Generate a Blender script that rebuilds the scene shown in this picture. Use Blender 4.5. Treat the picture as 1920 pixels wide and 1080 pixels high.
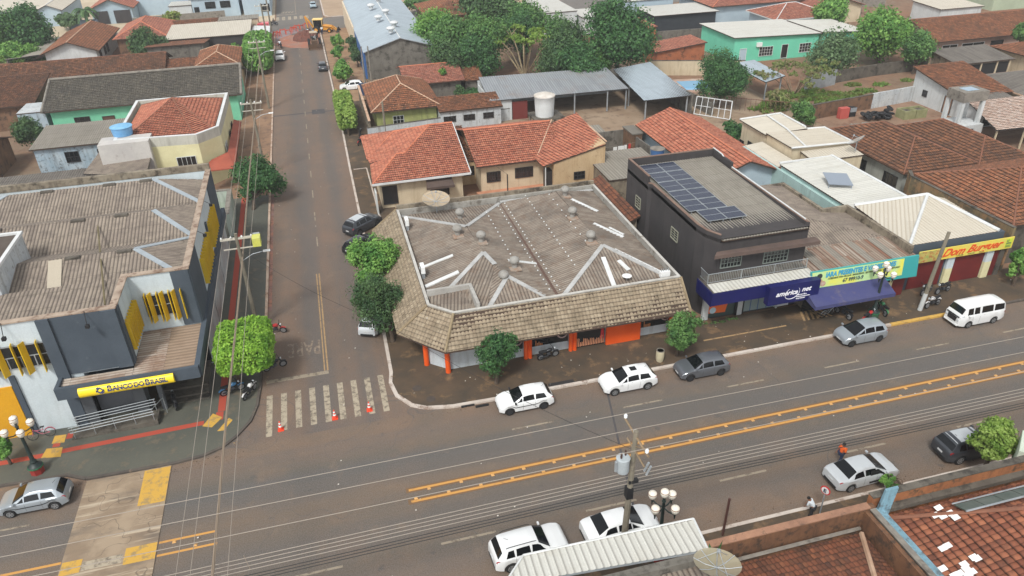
import bpy, math, random
import numpy as np
from mathutils import Vector, Matrix
for o in list(bpy.data.objects): bpy.data.objects.remove(o)
SC = bpy.context.scene
COL = SC.collection
random.seed(5); RNG = np.random.default_rng(5)
R = math.radians
# ---------------------------------------------------------------- camera, world, sun, exposure
HAZE = 0.0005
CAMH = 34.0
FPX = 1401.87
FW = Vector((0.21050806, 0.8341035, -0.50986048))
RT = Vector((0.96583673, -0.25808824, -0.02344932))
UP = Vector((0.15114815, 0.48750571, 0.85993745))
cd = bpy.data.cameras.new('camera'); cam = bpy.data.objects.new('camera', cd); COL.objects.link(cam)
cd.sensor_width = 36.0; cd.lens = FPX / 1920 * 36.0; cd.clip_start = 0.1; cd.clip_end = 4000
m = Matrix.Identity(4)
for i in range(3):
    m[i][0] = RT[i]; m[i][1] = UP[i]; m[i][2] = -FW[i]
m.translation = Vector((0, 0, CAMH)); cam.matrix_world = m
SC.camera = cam
W = bpy.data.worlds.new('World'); SC.world = W; W.use_nodes = True
wn = W.node_tree; bg = wn.nodes['Background']
sky = wn.nodes.new('ShaderNodeTexSky'); sky.sky_type = 'NISHITA'; sky.sun_disc = False
SUN_EL, SUN_AZ = R(52), R(215)         # azimuth clockwise from +Y
sky.sun_elevation = SUN_EL; sky.sun_rotation = SUN_AZ
sky.air_density = 1.0; sky.dust_density = 1.5; sky.ozone_density = 1.0
hs = wn.nodes.new('ShaderNodeHueSaturation'); hs.inputs['Saturation'].default_value = 0.12
wn.links.new(sky.outputs[0], hs.inputs['Color']); wn.links.new(hs.outputs[0], bg.inputs[0]); bg.inputs[1].default_value = 0.15
sl = bpy.data.lights.new('sun', 'SUN'); sl.energy = 1.9; sl.angle = R(11); sl.color = (1, .98, .93)
so = bpy.data.objects.new('sun', sl); COL.objects.link(so)
sd = Vector((math.sin(SUN_AZ)*math.cos(SUN_EL), math.cos(SUN_AZ)*math.cos(SUN_EL), math.sin(SUN_EL)))
so.rotation_euler = sd.to_track_quat('Z', 'Y').to_euler(); so.location = (0, 0, 80)
SC.view_settings.view_transform = 'Standard'; SC.view_settings.look = 'None'
SC.view_settings.exposure = 0.48; SC.view_settings.gamma = 1.0
SC.render.engine = 'CYCLES'
# ---------------------------------------------------------------- measuring helpers (photo ray meets a real plane)
def _ray(px, py): return FW*FPX + RT*(px-960) - UP*(py-540)
def GZ(px, py, z=0.0):
    d = _ray(px, py); t = (z-CAMH)/d.z; return (d.x*t, d.y*t)
def GY(px, py, Y):
    d = _ray(px, py); t = Y/d.y; return (d.x*t, CAMH+d.z*t)
# ---------------------------------------------------------------- materials
def lin(c):
    return tuple(((v/255)/12.92 if v/255 <= .04045 else ((v/255+.055)/1.055)**2.4) for v in c)
class NT:
    def __init__(s, name):
        s.m = bpy.data.materials.new(name); s.m.use_nodes = True; s.t = s.m.node_tree; s.n = s.t.nodes; s.l = s.t.links
        s.b = s.n['Principled BSDF']; s.geo = s.n.new('ShaderNodeNewGeometry'); s.pos = s.geo.outputs['Position']
    def noise(s, sc, det=5, rough=.6, vec=None, scale=None):
        n = s.n.new('ShaderNodeTexNoise'); n.inputs['Scale'].default_value = sc; n.inputs['Detail'].default_value = det; n.inputs['Roughness'].default_value = rough
        v = vec or s.pos
        if scale:
            mp = s.n.new('ShaderNodeMapping'); mp.inputs['Scale'].default_value = scale; s.l.new(v, mp.inputs[0]); v = mp.outputs[0]
        s.l.new(v, n.inputs['Vector']); return n.outputs['Fac']
    def ramp(s, f, a, b):
        n = s.n.new('ShaderNodeMapRange'); n.inputs[1].default_value = a; n.inputs[2].default_value = b; n.clamp = True
        s.l.new(f, n.inputs[0]); return n.outputs[0]
    def mix(s, f, a, b, mode='MIX'):
        n = s.n.new('ShaderNodeMix'); n.data_type = 'RGBA'; n.blend_type = mode
        for v, i in ((f, 0), (a, 6), (b, 7)):
            if isinstance(v, (int, float)): n.inputs[i].default_value = v
            elif isinstance(v, tuple): n.inputs[i].default_value = (*v[:3], 1)
            else: s.l.new(v, n.inputs[i])
        return n.outputs[2]
    def crack(s, col, sc, w, dark, k=.7, scale=None):
        n = s.noise(sc, 3, .55, scale=scale); d = s.math('ABSOLUTE', s.math('SUBTRACT', n, .5)); return s.mix(s.math('MULTIPLY', s.ramp(d, w, w*.3), k), col, lin(dark))
    def band(s, axis, c, w, soft):
        sx = s.n.new('ShaderNodeSeparateXYZ'); s.l.new(s.pos, sx.inputs[0]); wob = s.math('MULTIPLY', s.math('SUBTRACT', s.noise(.12, 3), .5), 2.2)
        d = s.math('ABSOLUTE', s.math('SUBTRACT', s.math('ADD', sx.outputs[axis], wob), c)); return s.ramp(d, w+soft, w)
    def math(s, op, a, b=None):
        n = s.n.new('ShaderNodeMath'); n.operation = op
        for v, i in ((a, 0), (b, 1)):
            if v is None: continue
            if isinstance(v, (int, float)): n.inputs[i].default_value = v
            else: s.l.new(v, n.inputs[i])
        return n.outputs[0]
    def done(s, col, rough=.85, metal=0, bump=None, bs=.3, bd=.02):
        if isinstance(col, tuple): s.b.inputs['Base Color'].default_value = (*col, 1)
        else: s.l.new(col, s.b.inputs['Base Color'])
        if isinstance(rough, (int, float)): s.b.inputs['Roughness'].default_value = rough
        else: s.l.new(rough, s.b.inputs['Roughness'])
        s.b.inputs['Metallic'].default_value = metal
        if bump is not None:
            bn = s.n.new('ShaderNodeBump'); bn.inputs['Strength'].default_value = bs; bn.inputs['Distance'].default_value = bd
            s.l.new(bump, bn.inputs['Height']); s.l.new(bn.outputs[0], s.b.inputs['Normal'])
        return s.m
def mat(name, c, c2=None, sc=.6, stain=None, ssc=1.5, th=.55, wid=.12, streak=None, rough=.85, metal=0, grain=.12, amt=1.0):
    """weathered plain surface: two tones by large noise, patches of a stain colour, vertical streaks, fine grain"""
    s = NT(name); c = lin(c); col = c
    if c2: col = s.mix(s.ramp(s.noise(sc), .35, .65), c, lin(c2))
    if stain: 
        f = s.ramp(s.noise(ssc, 8, .7), th, th+wid)
        col = s.mix(s.math('MULTIPLY', f, amt), col, lin(stain))
    if streak:
        f = s.ramp(s.noise(1.0, 6, .7, scale=(2.2, 2.2, .25)), .5, .72)
        col = s.mix(s.math('MULTIPLY', f, .75), col, lin(streak))
    g = s.noise(9, 4, .7)
    if grain: col = s.mix(s.ramp(g, .3, .7), col, s.mix(grain, col, (0, 0, 0)))
    return s.done(col, rough, metal, g if grain else None, .25, .01)
def plain(name, c, rough=.5, metal=0, emit=None):
    s = NT(name); s.done(lin(c), rough, metal)
    if metal == 0 and rough < .3: s.b.inputs['Coat Weight'].default_value = .5
    return s.m
def roofmat(name, pal, stain=None, th=.5, dark=None, far=False, ssc=.35, samt=.8, rough=.85, lines=False, rnd=1.0, furrow=None, lv_k=.8, lu_k=.45):
    """UV cells are single tiles (or corrugation x sheet): every cell takes its own tone out of pal; lichen or dirt lies over it"""
    s = NT(name); uv = s.n.new('ShaderNodeUVMap').outputs[0]
    fl = s.n.new('ShaderNodeVectorMath'); fl.operation = 'FLOOR'; s.l.new(uv, fl.inputs[0])
    wn_ = s.n.new('ShaderNodeTexWhiteNoise'); s.l.new(fl.outputs[0], wn_.inputs[0])
    cr = s.n.new('ShaderNodeValToRGB'); cr.color_ramp.interpolation = 'LINEAR'
    while len(cr.color_ramp.elements) < len(pal): cr.color_ramp.elements.new(.5)
    for i, c in enumerate(pal):
        e = cr.color_ramp.elements[i]; e.position = i/(len(pal)-1); e.color = (*lin(c), 1)
    s.l.new(wn_.outputs[0], cr.inputs[0])
    mean = tuple(sum(lin(c)[k] for c in pal)/len(pal) for k in range(3))
    col = s.mix(1-rnd, cr.outputs[0], mean) if rnd < 1 else cr.outputs[0]
    if stain: col = s.mix(s.math('MULTIPLY', s.ramp(s.noise(ssc, 8, .72), th, th+.22), samt), col, lin(stain))
    if dark: col = s.mix(s.math('MULTIPLY', s.ramp(s.noise(1.3, 8, .75), .48, .7), .75), col, lin(dark))
    sx = s.n.new('ShaderNodeSeparateXYZ'); s.l.new(uv, sx.inputs[0])
    if lines or far:  # tile-edge shadow painted into the colour as dark row and column lines
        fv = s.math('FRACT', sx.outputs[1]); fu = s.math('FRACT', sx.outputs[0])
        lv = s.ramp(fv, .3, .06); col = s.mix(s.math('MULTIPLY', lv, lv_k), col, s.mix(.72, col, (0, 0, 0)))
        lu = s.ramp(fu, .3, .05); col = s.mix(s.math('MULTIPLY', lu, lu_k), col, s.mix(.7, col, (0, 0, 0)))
    if furrow:
        fu = s.math('FRACT', sx.outputs[0]); d = s.math('ABSOLUTE', s.math('SUBTRACT', fu, .5))
        col = s.mix(s.math('MULTIPLY', s.ramp(d, .22, .5), .8), col, lin(furrow))
    g = s.noise(12, 3, .7); col = s.mix(s.ramp(g, .3, .7), col, s.mix(.15, col, (0, 0, 0)))
    return s.done(col, rough, 0, g, .3, .01)
def leafmat(name, c1, c2, c3=None, trans=.3):
    s = NT(name)
    ri = s.geo.outputs['Random Per Island']
    col = s.mix(ri, lin(c1), lin(c2))
    if c3: col = s.mix(s.ramp(s.noise(.9, 3), .45, .62), col, lin(c3))
    s.done(col, .55)
    s.b.inputs['Specular IOR Level'].default_value = .3
    t = s.n.new('ShaderNodeBsdfTranslucent'); s.l.new(col, t.inputs[0]) if not isinstance(col, tuple) else None
    mx = s.n.new('ShaderNodeMixShader'); mx.inputs[0].default_value = trans
    out = [n for n in s.n if n.type == 'OUTPUT_MATERIAL'][0]
    s.l.new(s.b.outputs[0], mx.inputs[1]); s.l.new(t.outputs[0], mx.inputs[2]); s.l.new(mx.outputs[0], out.inputs[0])
    return s.m
# ---------------------------------------------------------------- objects and tags
ORG = {}
def tag(o, label=None, cat=None, group=None, kind=None):
    if label: o['label'] = label
    if cat: o['category'] = cat
    if group: o['group'] = group
    if kind: o['kind'] = kind
    return o
def thing(name, label, cat, loc=(0, 0, 0), rz=0, group=None):
    o = bpy.data.objects.new(name, None); o.empty_display_size = .3; COL.objects.link(o)
    o.location = loc; o.rotation_euler = (0, 0, rz); ORG[o.name] = Vector(loc)
    return tag(o, label, cat, group)
def copytree(o, parent=None):
    c = o.copy(); COL.objects.link(c); ORG[c.name] = ORG.get(o.name, Vector((0, 0, 0)))
    if parent: c.parent = parent
    for ch in list(o.children): copytree(ch, c)
    return c
def place(o, loc, rz=None, label=None, scale=None):
    o.location = loc
    if rz is not None: o.rotation_euler = (0, 0, rz)
    if label: o['label'] = label
    if scale: o.scale = scale
    return o
class MB:
    def __init__(s): s.v = []; s.f = []; s.mi = []; s.uv = []
    def add(s, vs, fs, mi=0):
        k = len(s.v); s.v += [tuple(p) for p in vs]
        for f in fs: s.f.append(tuple(k+i for i in f)); s.mi.append(mi); s.uv.append(None)
        return s
    def poly(s, vs, mi=0, uv=None):
        k = len(s.v); s.v += [tuple(p) for p in vs]; s.f.append(tuple(range(k, k+len(vs)))); s.mi.append(mi); s.uv.append(uv); return s
    def box(s, x0, x1, y0, y1, z0, z1, mi=0, rz=0, c=None):
        vs = [(x, y, z) for z in (z0, z1) for x, y in ((x0, y0), (x1, y0), (x1, y1), (x0, y1))]
        if rz:
            cx, cy = c or ((x0+x1)/2, (y0+y1)/2); ca, sa = math.cos(rz), math.sin(rz)
            vs = [(cx+(x-cx)*ca-(y-cy)*sa, cy+(x-cx)*sa+(y-cy)*ca, z) for x, y, z in vs]
        return s.add(vs, [(3, 2, 1, 0), (4, 5, 6, 7), (0, 1, 5, 4), (1, 2, 6, 5), (2, 3, 7, 6), (3, 0, 4, 7)], mi)
    def prism(s, pts, z0, z1, mi=0):
        n = len(pts); vs = [(x, y, z0) for x, y in pts]+[(x, y, z1) for x, y in pts]
        return s.add(vs, [tuple(range(n-1, -1, -1)), tuple(range(n, 2*n))]+[(i, (i+1) % n, n+(i+1) % n, n+i) for i in range(n)], mi)
    def slab(s, poly, t, mi=0):
        """3D polygon (CCW from above) thickened downwards by t"""
        n = len(poly); vs = [tuple(p) for p in poly]+[(p[0], p[1], p[2]-t) for p in poly]
        return s.add(vs, [tuple(range(n)), tuple(range(2*n-1, n-1, -1))]+[(i, n+i, n+(i+1) % n, (i+1) % n) for i in range(n)], mi)
    def tube(s, pts, r, n=6, mi=0, caps=True):
        P_ = [Vector(p) for p in pts]; rs = r if isinstance(r, (list, tuple)) else [r]*len(P_); vs = []; fs = []
        for i, p in enumerate(P_):
            d = (P_[min(i+1, len(P_)-1)]-P_[max(i-1, 0)]).normalized()
            a = d.cross(Vector((0, 0, 1)) if abs(d.z) < .95 else Vector((1, 0, 0))).normalized(); b = d.cross(a)
            for k in range(n):
                t = 2*math.pi*k/n; vs.append(p+a*math.cos(t)*rs[i]+b*math.sin(t)*rs[i])
        for i in range(len(P_)-1):
            for k in range(n): fs.append((i*n+k, i*n+(k+1) % n, (i+1)*n+(k+1) % n, (i+1)*n+k))
        if caps: fs.append(tuple(range(n-1, -1, -1))); fs.append(tuple((len(P_)-1)*n+k for k in range(n)))
        return s.add(vs, fs, mi)
    def lathe(s, cx, cy, prof, n=12, mi=0, axis='z', cz=0):
        """prof: [(r, h)]; axis z: circles about (cx,cy); axis 'x'/'y': h along that axis from (cx,cy,cz)"""
        vs = []; fs = []
        for r, h in prof:
            for k in range(n):
                t = 2*math.pi*k/n; a, b = r*math.cos(t), r*math.sin(t)
                vs.append((cx+a, cy+b, cz+h) if axis == 'z' else (cx+h, cy+a, cz+b) if axis == 'x' else (cx+b, cy+h, cz+a))
        for i in range(len(prof)-1):
            for k in range(n): fs.append((i*n+k, i*n+(k+1) % n, (i+1)*n+(k+1) % n, (i+1)*n+k))
        fs.append(tuple(range(n-1, -1, -1))); fs.append(tuple((len(prof)-1)*n+k for k in range(n)))
        return s.add(vs, fs, mi)
    def build(s, name, mats, parent=None, smooth=False, local=False, bevel=0):
        if not isinstance(mats, (list, tuple)): mats = [mats]
        me = bpy.data.meshes.new(name); org = ORG.get(parent.name, Vector((0, 0, 0))) if parent else Vector((0, 0, 0))
        V = s.v if local or not parent else [(p[0]-org.x, p[1]-org.y, p[2]-org.z) for p in s.v]
        me.from_pydata(V, [], s.f)
        for mt in mats: me.materials.append(mt)
        if len(mats) > 1: me.polygons.foreach_set('material_index', s.mi)
        if any(u is not None for u in s.uv):
            ul = me.uv_layers.new(name='UVMap'); k = 0; flat = []
            for f, u in zip(s.f, s.uv):
                flat += [c for q in (u if u is not None else [(0, 0)]*len(f)) for c in q]
            ul.data.foreach_set('uv', flat)
        if smooth:
            me.polygons.foreach_set('use_smooth', [True]*len(me.polygons))
            try: me.set_sharp_from_angle(angle=R(40))
            except Exception: pass
        me.update()
        o = bpy.data.objects.new(name, me); COL.objects.link(o)
        if parent: o.parent = parent; ORG[o.name] = Vector(org)
        if bevel:
            b = o.modifiers.new('b', 'BEVEL'); b.width = bevel; b.segments = 2; b.limit_method = 'ANGLE'
        return o
def parts(name, m, parent, boxes):
    for q in boxes: b_ = MB(); b_.box(*q); b_.build(name, m, parent)
def struct(name, mb, m): return tag(mb.build(name, m), kind='structure')
# ---------------------------------------------------------------- roofs
def _clip(poly, ax, lim, keep_less):
    out = []; n = len(poly)
    for i in range(n):
        a, b = poly[i], poly[(i+1) % n]
        ia = (a[ax] <= lim+1e-9) if keep_less else (a[ax] >= lim-1e-9); ib = (b[ax] <= lim+1e-9) if keep_less else (b[ax] >= lim-1e-9)
        if ia: out.append(a)
        if ia != ib:
            t = (lim-a[ax])/(b[ax]-a[ax]); q = [a[0]+(b[0]-a[0])*t, a[1]+(b[1]-a[1])*t]; q[ax] = lim; out.append(tuple(q))
    return out
KIND = {  # period across, row length, height, samples over one period, row step
    'tile': (.24, .40, .04, (0, .2, .5, .8), .06), 'bigtile': (.30, .40, .045, (0, .2, .5, .8), .07), 'tile2': (.30, .42, .05, (0, .5), .05), 'skirt': (.28, .31, .03, (0, .25, .5, .75), .07), 'corr': (.26, 1.7, .045, (0, .25, .5, .75), .012),
    'rib': (.34, 4.0, .035, (0, .12, .24, .36), .0), 'flat': (.3, .45, 0, (0,), 0), 'farcorr': (.35, 3.0, .04, (0, .5), 0)}
def surf(mb, poly, kind, mi=0, geo=True, ax=None):
    """cover a convex 3D polygon (CCW from above) with real corrugation or tile courses"""
    P_ = [Vector(p) for p in poly]; n = Vector((0, 0, 0))
    for i in range(len(P_)):
        a, b = P_[i], P_[(i+1) % len(P_)]; n += Vector(((a.y-b.y)*(a.z+b.z), (a.z-b.z)*(a.x+b.x), (a.x-b.x)*(a.y+b.y)))
    n.normalize()
    if n.z < 0: n = -n; P_ = P_[::-1]
    if ax: u = Vector(ax); u = (u-n*u.dot(n)).normalized()
    elif n.z > .9999: u = Vector((1, 0, 0))
    else: u = Vector((0, 0, 1)).cross(n).normalized()
    v = n.cross(u); du, dv, hh_, smp, step = KIND[kind]; d0 = P_[0].dot(n)
    q = [(p.dot(u), p.dot(v)) for p in P_]
    if not geo or kind == 'flat':
        mb.poly([tuple(p) for p in P_], mi, [(a/du, b/dv) for a, b in q]); return
    prof = [math.sin(math.pi*t)**.8*hh_ if kind != 'rib' else (hh_ if i in (1, 2) else 0) for i, t in enumerate(smp)]
    v0 = math.floor(min(b for a, b in q)/dv); v1 = math.ceil(max(b for a, b in q)/dv)
    K = len(smp)
    for r in range(v0, v1):
        row = _clip(_clip(q, 1, r*dv, False), 1, (r+1)*dv, True) if len(q) > 2 else []
        if len(row) < 3: continue
        umin = min(a for a, b in row); umax = max(a for a, b in row)
        c0 = math.floor(umin/du*1.0)
        c = c0
        while c*du < umax:
            for k in range(K):
                ua = (c+smp[k])*du; ub = (c+(smp[k+1] if k+1 < K else 1.0))*du
                if ub <= umin or ua >= umax: continue
                cell = _clip(_clip(row, 0, ua, False), 0, ub, True) if len(row) > 2 else []
                if len(cell) < 3: continue
                ha, hb = prof[k], prof[(k+1) % K]; jt = (((c*73856093) ^ (r*19349663)) % 997/997-.5)*(.035 if step > .02 else .008); ha += jt; hb += jt
                vs = []; uvs = []
                for a, b in cell:
                    t = (a-ua)/(ub-ua); h = ha+(hb-ha)*t+step*(1-(b/dv-r))
                    vs.append(u*a+v*b+n*(d0+h)); uvs.append(((c+.02+.96*min(max((a-c*du)/du, 0), 1)), r+.02+.96*(b/dv-r)))
                mb.poly(vs, mi, uvs)
            c += 1
def roofplanes(x0, x1, y0, y1, z, rise, typ, k=1.0):
    """list of (polygon) for the roof over the rectangle; k is how far hips run in (1 = equal slopes)"""
    w, d = x1-x0, y1-y0; t = z+rise
    if typ == 'hip':
        h = min(w, d)/2
        if w >= d:
            a, b = (x0+h*k, (y0+y1)/2, t), (x1-h*k, (y0+y1)/2, t)
            return [[(x0, y0, z), (x1, y0, z), b, a], [(x1, y0, z), (x1, y1, z), b], [(x1, y1, z), (x0, y1, z), a, b], [(x0, y1, z), (x0, y0, z), a]], [(a, b), ((x0, y0, z), a), ((x1, y0, z), b), ((x1, y1, z), b), ((x0, y1, z), a)]
        a, b = ((x0+x1)/2, y0+h*k, t), ((x0+x1)/2, y1-h*k, t)
        return [[(x0, y0, z), (x1, y0, z), a], [(x1, y0, z), (x1, y1, z), b, a], [(x1, y1, z), (x0, y1, z), b], [(x0, y1, z), (x0, y0, z), a, b]], [(a, b), ((x0, y0, z), a), ((x1, y0, z), a), ((x1, y1, z), b), ((x0, y1, z), b)]
    if typ == 'gabx':
        ym = (y0+y1)/2; return [[(x0, y0, z), (x1, y0, z), (x1, ym, t), (x0, ym, t)], [(x1, y1, z), (x0, y1, z), (x0, ym, t), (x1, ym, t)]], [((x0, ym, t), (x1, ym, t))]
    if typ == 'gaby':
        xm = (x0+x1)/2; return [[(x1, y0, z), (x1, y1, z), (xm, y1, t), (xm, y0, t)], [(x0, y1, z), (x0, y0, z), (xm, y0, t), (xm, y1, t)]], [((xm, y0, t), (xm, y1, t))]
    if typ == 'shedN': return [[(x0, y0, z), (x1, y0, z), (x1, y1, t), (x0, y1, t)]], []
    if typ == 'shedS': return [[(x0, y0, t), (x1, y0, t), (x1, y1, z), (x0, y1, z)]], []
    if typ == 'shedE': return [[(x0, y0, z), (x1, y0, t), (x1, y1, t), (x0, y1, z)]], []
    if typ == 'shedW': return [[(x0, y0, t), (x1, y0, z), (x1, y1, z), (x0, y1, t)]], []
    return [[(x0, y0, z), (x1, y0, z), (x1, y1, z), (x0, y1, z)]], []
def planar(poly):
    P_ = [Vector(p) for p in poly]; n = Vector((0, 0, 0)); c = sum(P_, Vector((0, 0, 0)))/len(P_)
    for i in range(len(P_)):
        a, b = P_[i], P_[(i+1) % len(P_)]; n += Vector(((a.y-b.y)*(a.z+b.z), (a.z-b.z)*(a.x+b.x), (a.x-b.x)*(a.y+b.y)))
    return [(p.x, p.y, c.z-(n.x*(p.x-c.x)+n.y*(p.y-c.y))/n.z) for p in P_]
def roofpart(root, planes, ridges, kind, m, capm=None, geo=True, under=None, thick=.1, capr=.09, name='roof', fascia=None, eave=None):
    mb = MB()
    for p in planes:
        p = planar(p); surf(mb, p, kind, 0, geo)
        q = [(a[0], a[1], a[2]-.015) for a in p]; mb.slab(q, thick, 1)
    o = mb.build(name, [m, under or M_['wood']], root)
    if ridges and capm:
        rb = MB()
        for a, b in ridges: rb.tube([(a[0], a[1], a[2]+.03), (b[0], b[1], b[2]+.03)], capr, 6)
        rb.build('ridge_cap', capm, o)
    if fascia and eave:
        x0, x1, y0, y1, z = eave; fb = MB(); t = .05
        fb.box(x0-t, x1+t, y0-t, y0, z-.16, z+.03); fb.box(x0-t, x1+t, y1, y1+t, z-.16, z+.03); fb.box(x0-t, x0, y0, y1, z-.16, z+.03); fb.box(x1, x1+t, y0, y1, z-.16, z+.03)
        fb.build('gutter', fascia, o)
    return o
# openings: side in 'SENW', a..b along the wall, z0..z1
def opening(root, side, c, a, b, z0, z1, typ='window', frame=None, glass=None, bars=2, hb=1, t=.05):
    frame = frame or M_['frame_dark']; glass = glass or M_['glass']
    def bx(mb, p, q, r, s, d0, d1):
        if side == 'S': mb.box(p, q, c-d1, c-d0, r, s)
        elif side == 'N': mb.box(p, q, c+d0, c+d1, r, s)
        elif side == 'E': mb.box(c+d0, c+d1, p, q, r, s)
        else: mb.box(c-d1, c-d0, p, q, r, s)
    fb = MB(); w = .06
    bx(fb, a-w, a, z0-w, z1+w, .0, t+.03); bx(fb, b, b+w, z0-w, z1+w, .0, t+.03); bx(fb, a, b, z1, z1+w, 0, t+.03); bx(fb, a, b, z0-w, z0, 0, t+.05)
    if typ == 'window':
        for i in range(1, bars+1): xx = a+(b-a)*i/(bars+1); bx(fb, xx-.02, xx+.02, z0, z1, .012, t)
        for i in range(1, hb+1): zz = z0+(z1-z0)*i/(hb+1); bx(fb, a, b, zz-.018, zz+.018, .015, t-.004)
    o = fb.build('window' if typ == 'window' else 'door', frame, root)
    gb = MB(); bx(gb, a, b, z0, z1, .002, .014)
    gb.build('pane' if typ == 'window' else 'door_leaf', glass, o)
    return o
def house(name, label, cat, x0, x1, y0, y1, ze, typ, rise, wallm, roofm, kind='tile', over=.5, capm=None, fascia=None, geo=True, ops=(), k=1.0, under=None, group=None, nowall=False, thick=.1):
    root = thing(name, label, cat, ((x0+x1)/2, (y0+y1)/2, 0), 0, group)
    if not nowall:
        mb = MB(); mb.box(x0, x1, y0, y1, 0, ze-.13)
        sl = rise/((y1-y0)/2+over) if typ == 'gabx' else rise/((x1-x0)/2+over) if typ == 'gaby' else 0
        zz = ze+sl*over-.13
        if typ == 'gabx': 
            ym = (y0+y1)/2; tp = ze+rise-.14
            mb.add([(x0, y0, ze-.13), (x0, y1, ze-.13), (x0, y1, zz), (x0, ym, tp), (x0, y0, zz), (x1, y0, ze-.13), (x1, y1, ze-.13), (x1, y1, zz), (x1, ym, tp), (x1, y0, zz)], [(4, 3, 2, 1, 0), (5, 6, 7, 8, 9), (0, 5, 9, 4), (1, 2, 7, 6), (4, 9, 8, 3), (2, 3, 8, 7)])
        elif typ == 'gaby':
            xm = (x0+x1)/2; tp = ze+rise-.14
            mb.add([(x0, y0, ze-.13), (x1, y0, ze-.13), (x1, y0, zz), (xm, y0, tp), (x0, y0, zz), (x0, y1, ze-.13), (x1, y1, ze-.13), (x1, y1, zz), (xm, y1, tp), (x0, y1, zz)], [(0, 1, 2, 3, 4), (9, 8, 7, 6, 5), (1, 6, 7, 2), (0, 4, 9, 5), (2, 7, 8, 3), (3, 8, 9, 4)])
        elif typ.startswith('shed'):
            pl = roofplanes(x0-over, x1+over, y0-over, y1+over, ze, rise, typ)[0][0]
            def zt(x, y):
                if typ == 'shedN': f = (y-(y0-over))/(y1-y0+2*over)
                elif typ == 'shedS': f = ((y1+over)-y)/(y1-y0+2*over)
                elif typ == 'shedE': f = (x-(x0-over))/(x1-x0+2*over)
                else: f = ((x1+over)-x)/(x1-x0+2*over)
                return ze+rise*f-.13
            c4 = [(x0, y0), (x1, y0), (x1, y1), (x0, y1)]
            mb.add([(x, y, ze-.13) for x, y in c4]+[(x, y, zt(x, y)) for x, y in c4], [(4, 5, 6, 7), (0, 1, 5, 4), (1, 2, 6, 5), (2, 3, 7, 6), (3, 0, 4, 7)])
        mb.build('wall', wallm, root)
    pl, rd = roofplanes(x0-over, x1+over, y0-over, y1+over, ze, rise, typ, k)
    roofpart(root, pl, rd, kind, roofm, capm, geo, under, thick, fascia=fascia, eave=(x0-over, x1+over, y0-over, y1+over, ze) if fascia and typ == 'hip' else None)
    for op in ops:
        side, a, b, z0, z1 = op[:5]; c = {'S': y0, 'N': y1, 'E': x1, 'W': x0}[side]
        opening(root, side, c, a, b, z0, z1, *(op[5:]))
    return root
def parapet(mb, pts, t, z0, z1, mi=0):
    """wall of thickness t inside a closed rectangle (x0,x1,y0,y1)"""
    x0, x1, y0, y1 = pts
    mb.box(x0, x1, y0, y0+t, z0, z1, mi); mb.box(x0, x1, y1-t, y1, z0, z1, mi); mb.box(x0, x0+t, y0+t, y1-t, z0, z1, mi); mb.box(x1-t, x1, y0+t, y1-t, z0, z1, mi)
def wallthing(name, label, cat, pts, z0, z1, t, m, group=None, cap=None):
    """free-standing wall along a polyline"""
    root = thing(name, label, cat, (pts[0][0], pts[0][1], 0), 0, group); mb = MB(); cb = MB()
    for i in range(len(pts)-1):
        (xa, ya), (xb, yb) = pts[i], pts[i+1]; L = math.hypot(xb-xa, yb-ya); a = math.atan2(yb-ya, xb-xa)
        cx, cy = (xa+xb)/2, (ya+yb)/2; mb.box(cx-L/2, cx+L/2, cy-t/2, cy+t/2, z0, z1-.003*i, 0, a, (cx, cy))
        if cap: cb.box(cx-L/2, cx+L/2, cy-t/2-.04, cy+t/2+.04, z1-.003*i, z1+.06-.003*i, 0, a, (cx, cy))
    mb.build('wall_panel', m, root)
    if cap: cb.build('coping', cap, root)
    return root
# ---------------------------------------------------------------- foliage
def leaves(centres, normals, size, name, m, parent, aspect=.6, seedn=0):
    n = len(centres); rg = np.random.default_rng(seedn+n)
    d = rg.normal(size=(n, 3)); nn = normals+d*.55; nn /= np.linalg.norm(nn, axis=1)[:, None]
    a = np.cross(nn, rg.normal(size=(n, 3))); a /= np.linalg.norm(a, axis=1)[:, None]; b = np.cross(nn, a)
    s = size*(.6+.8*rg.random(n))[:, None]
    V = np.empty((n, 4, 3)); V[:, 0] = centres-a*s; V[:, 1] = centres-b*s*aspect+nn*s*.12; V[:, 2] = centres+a*s; V[:, 3] = centres+b*s*aspect+nn*s*.12
    me = bpy.data.meshes.new(name); me.vertices.add(n*4); me.vertices.foreach_set('co', (V.reshape(-1, 3)-np.array(ORG[parent.name])).ravel())
    me.loops.add(n*4); me.polygons.add(n); me.loops.foreach_set('vertex_index', np.arange(n*4)); me.polygons.foreach_set('loop_start', np.arange(0, n*4, 4)); me.polygons.foreach_set('loop_total', np.full(n, 4))
    me.materials.append(m); me.update(calc_edges=True)
    o = bpy.data.objects.new(name, me); COL.objects.link(o); o.parent = parent; ORG[o.name] = ORG[parent.name]
    return o
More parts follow.
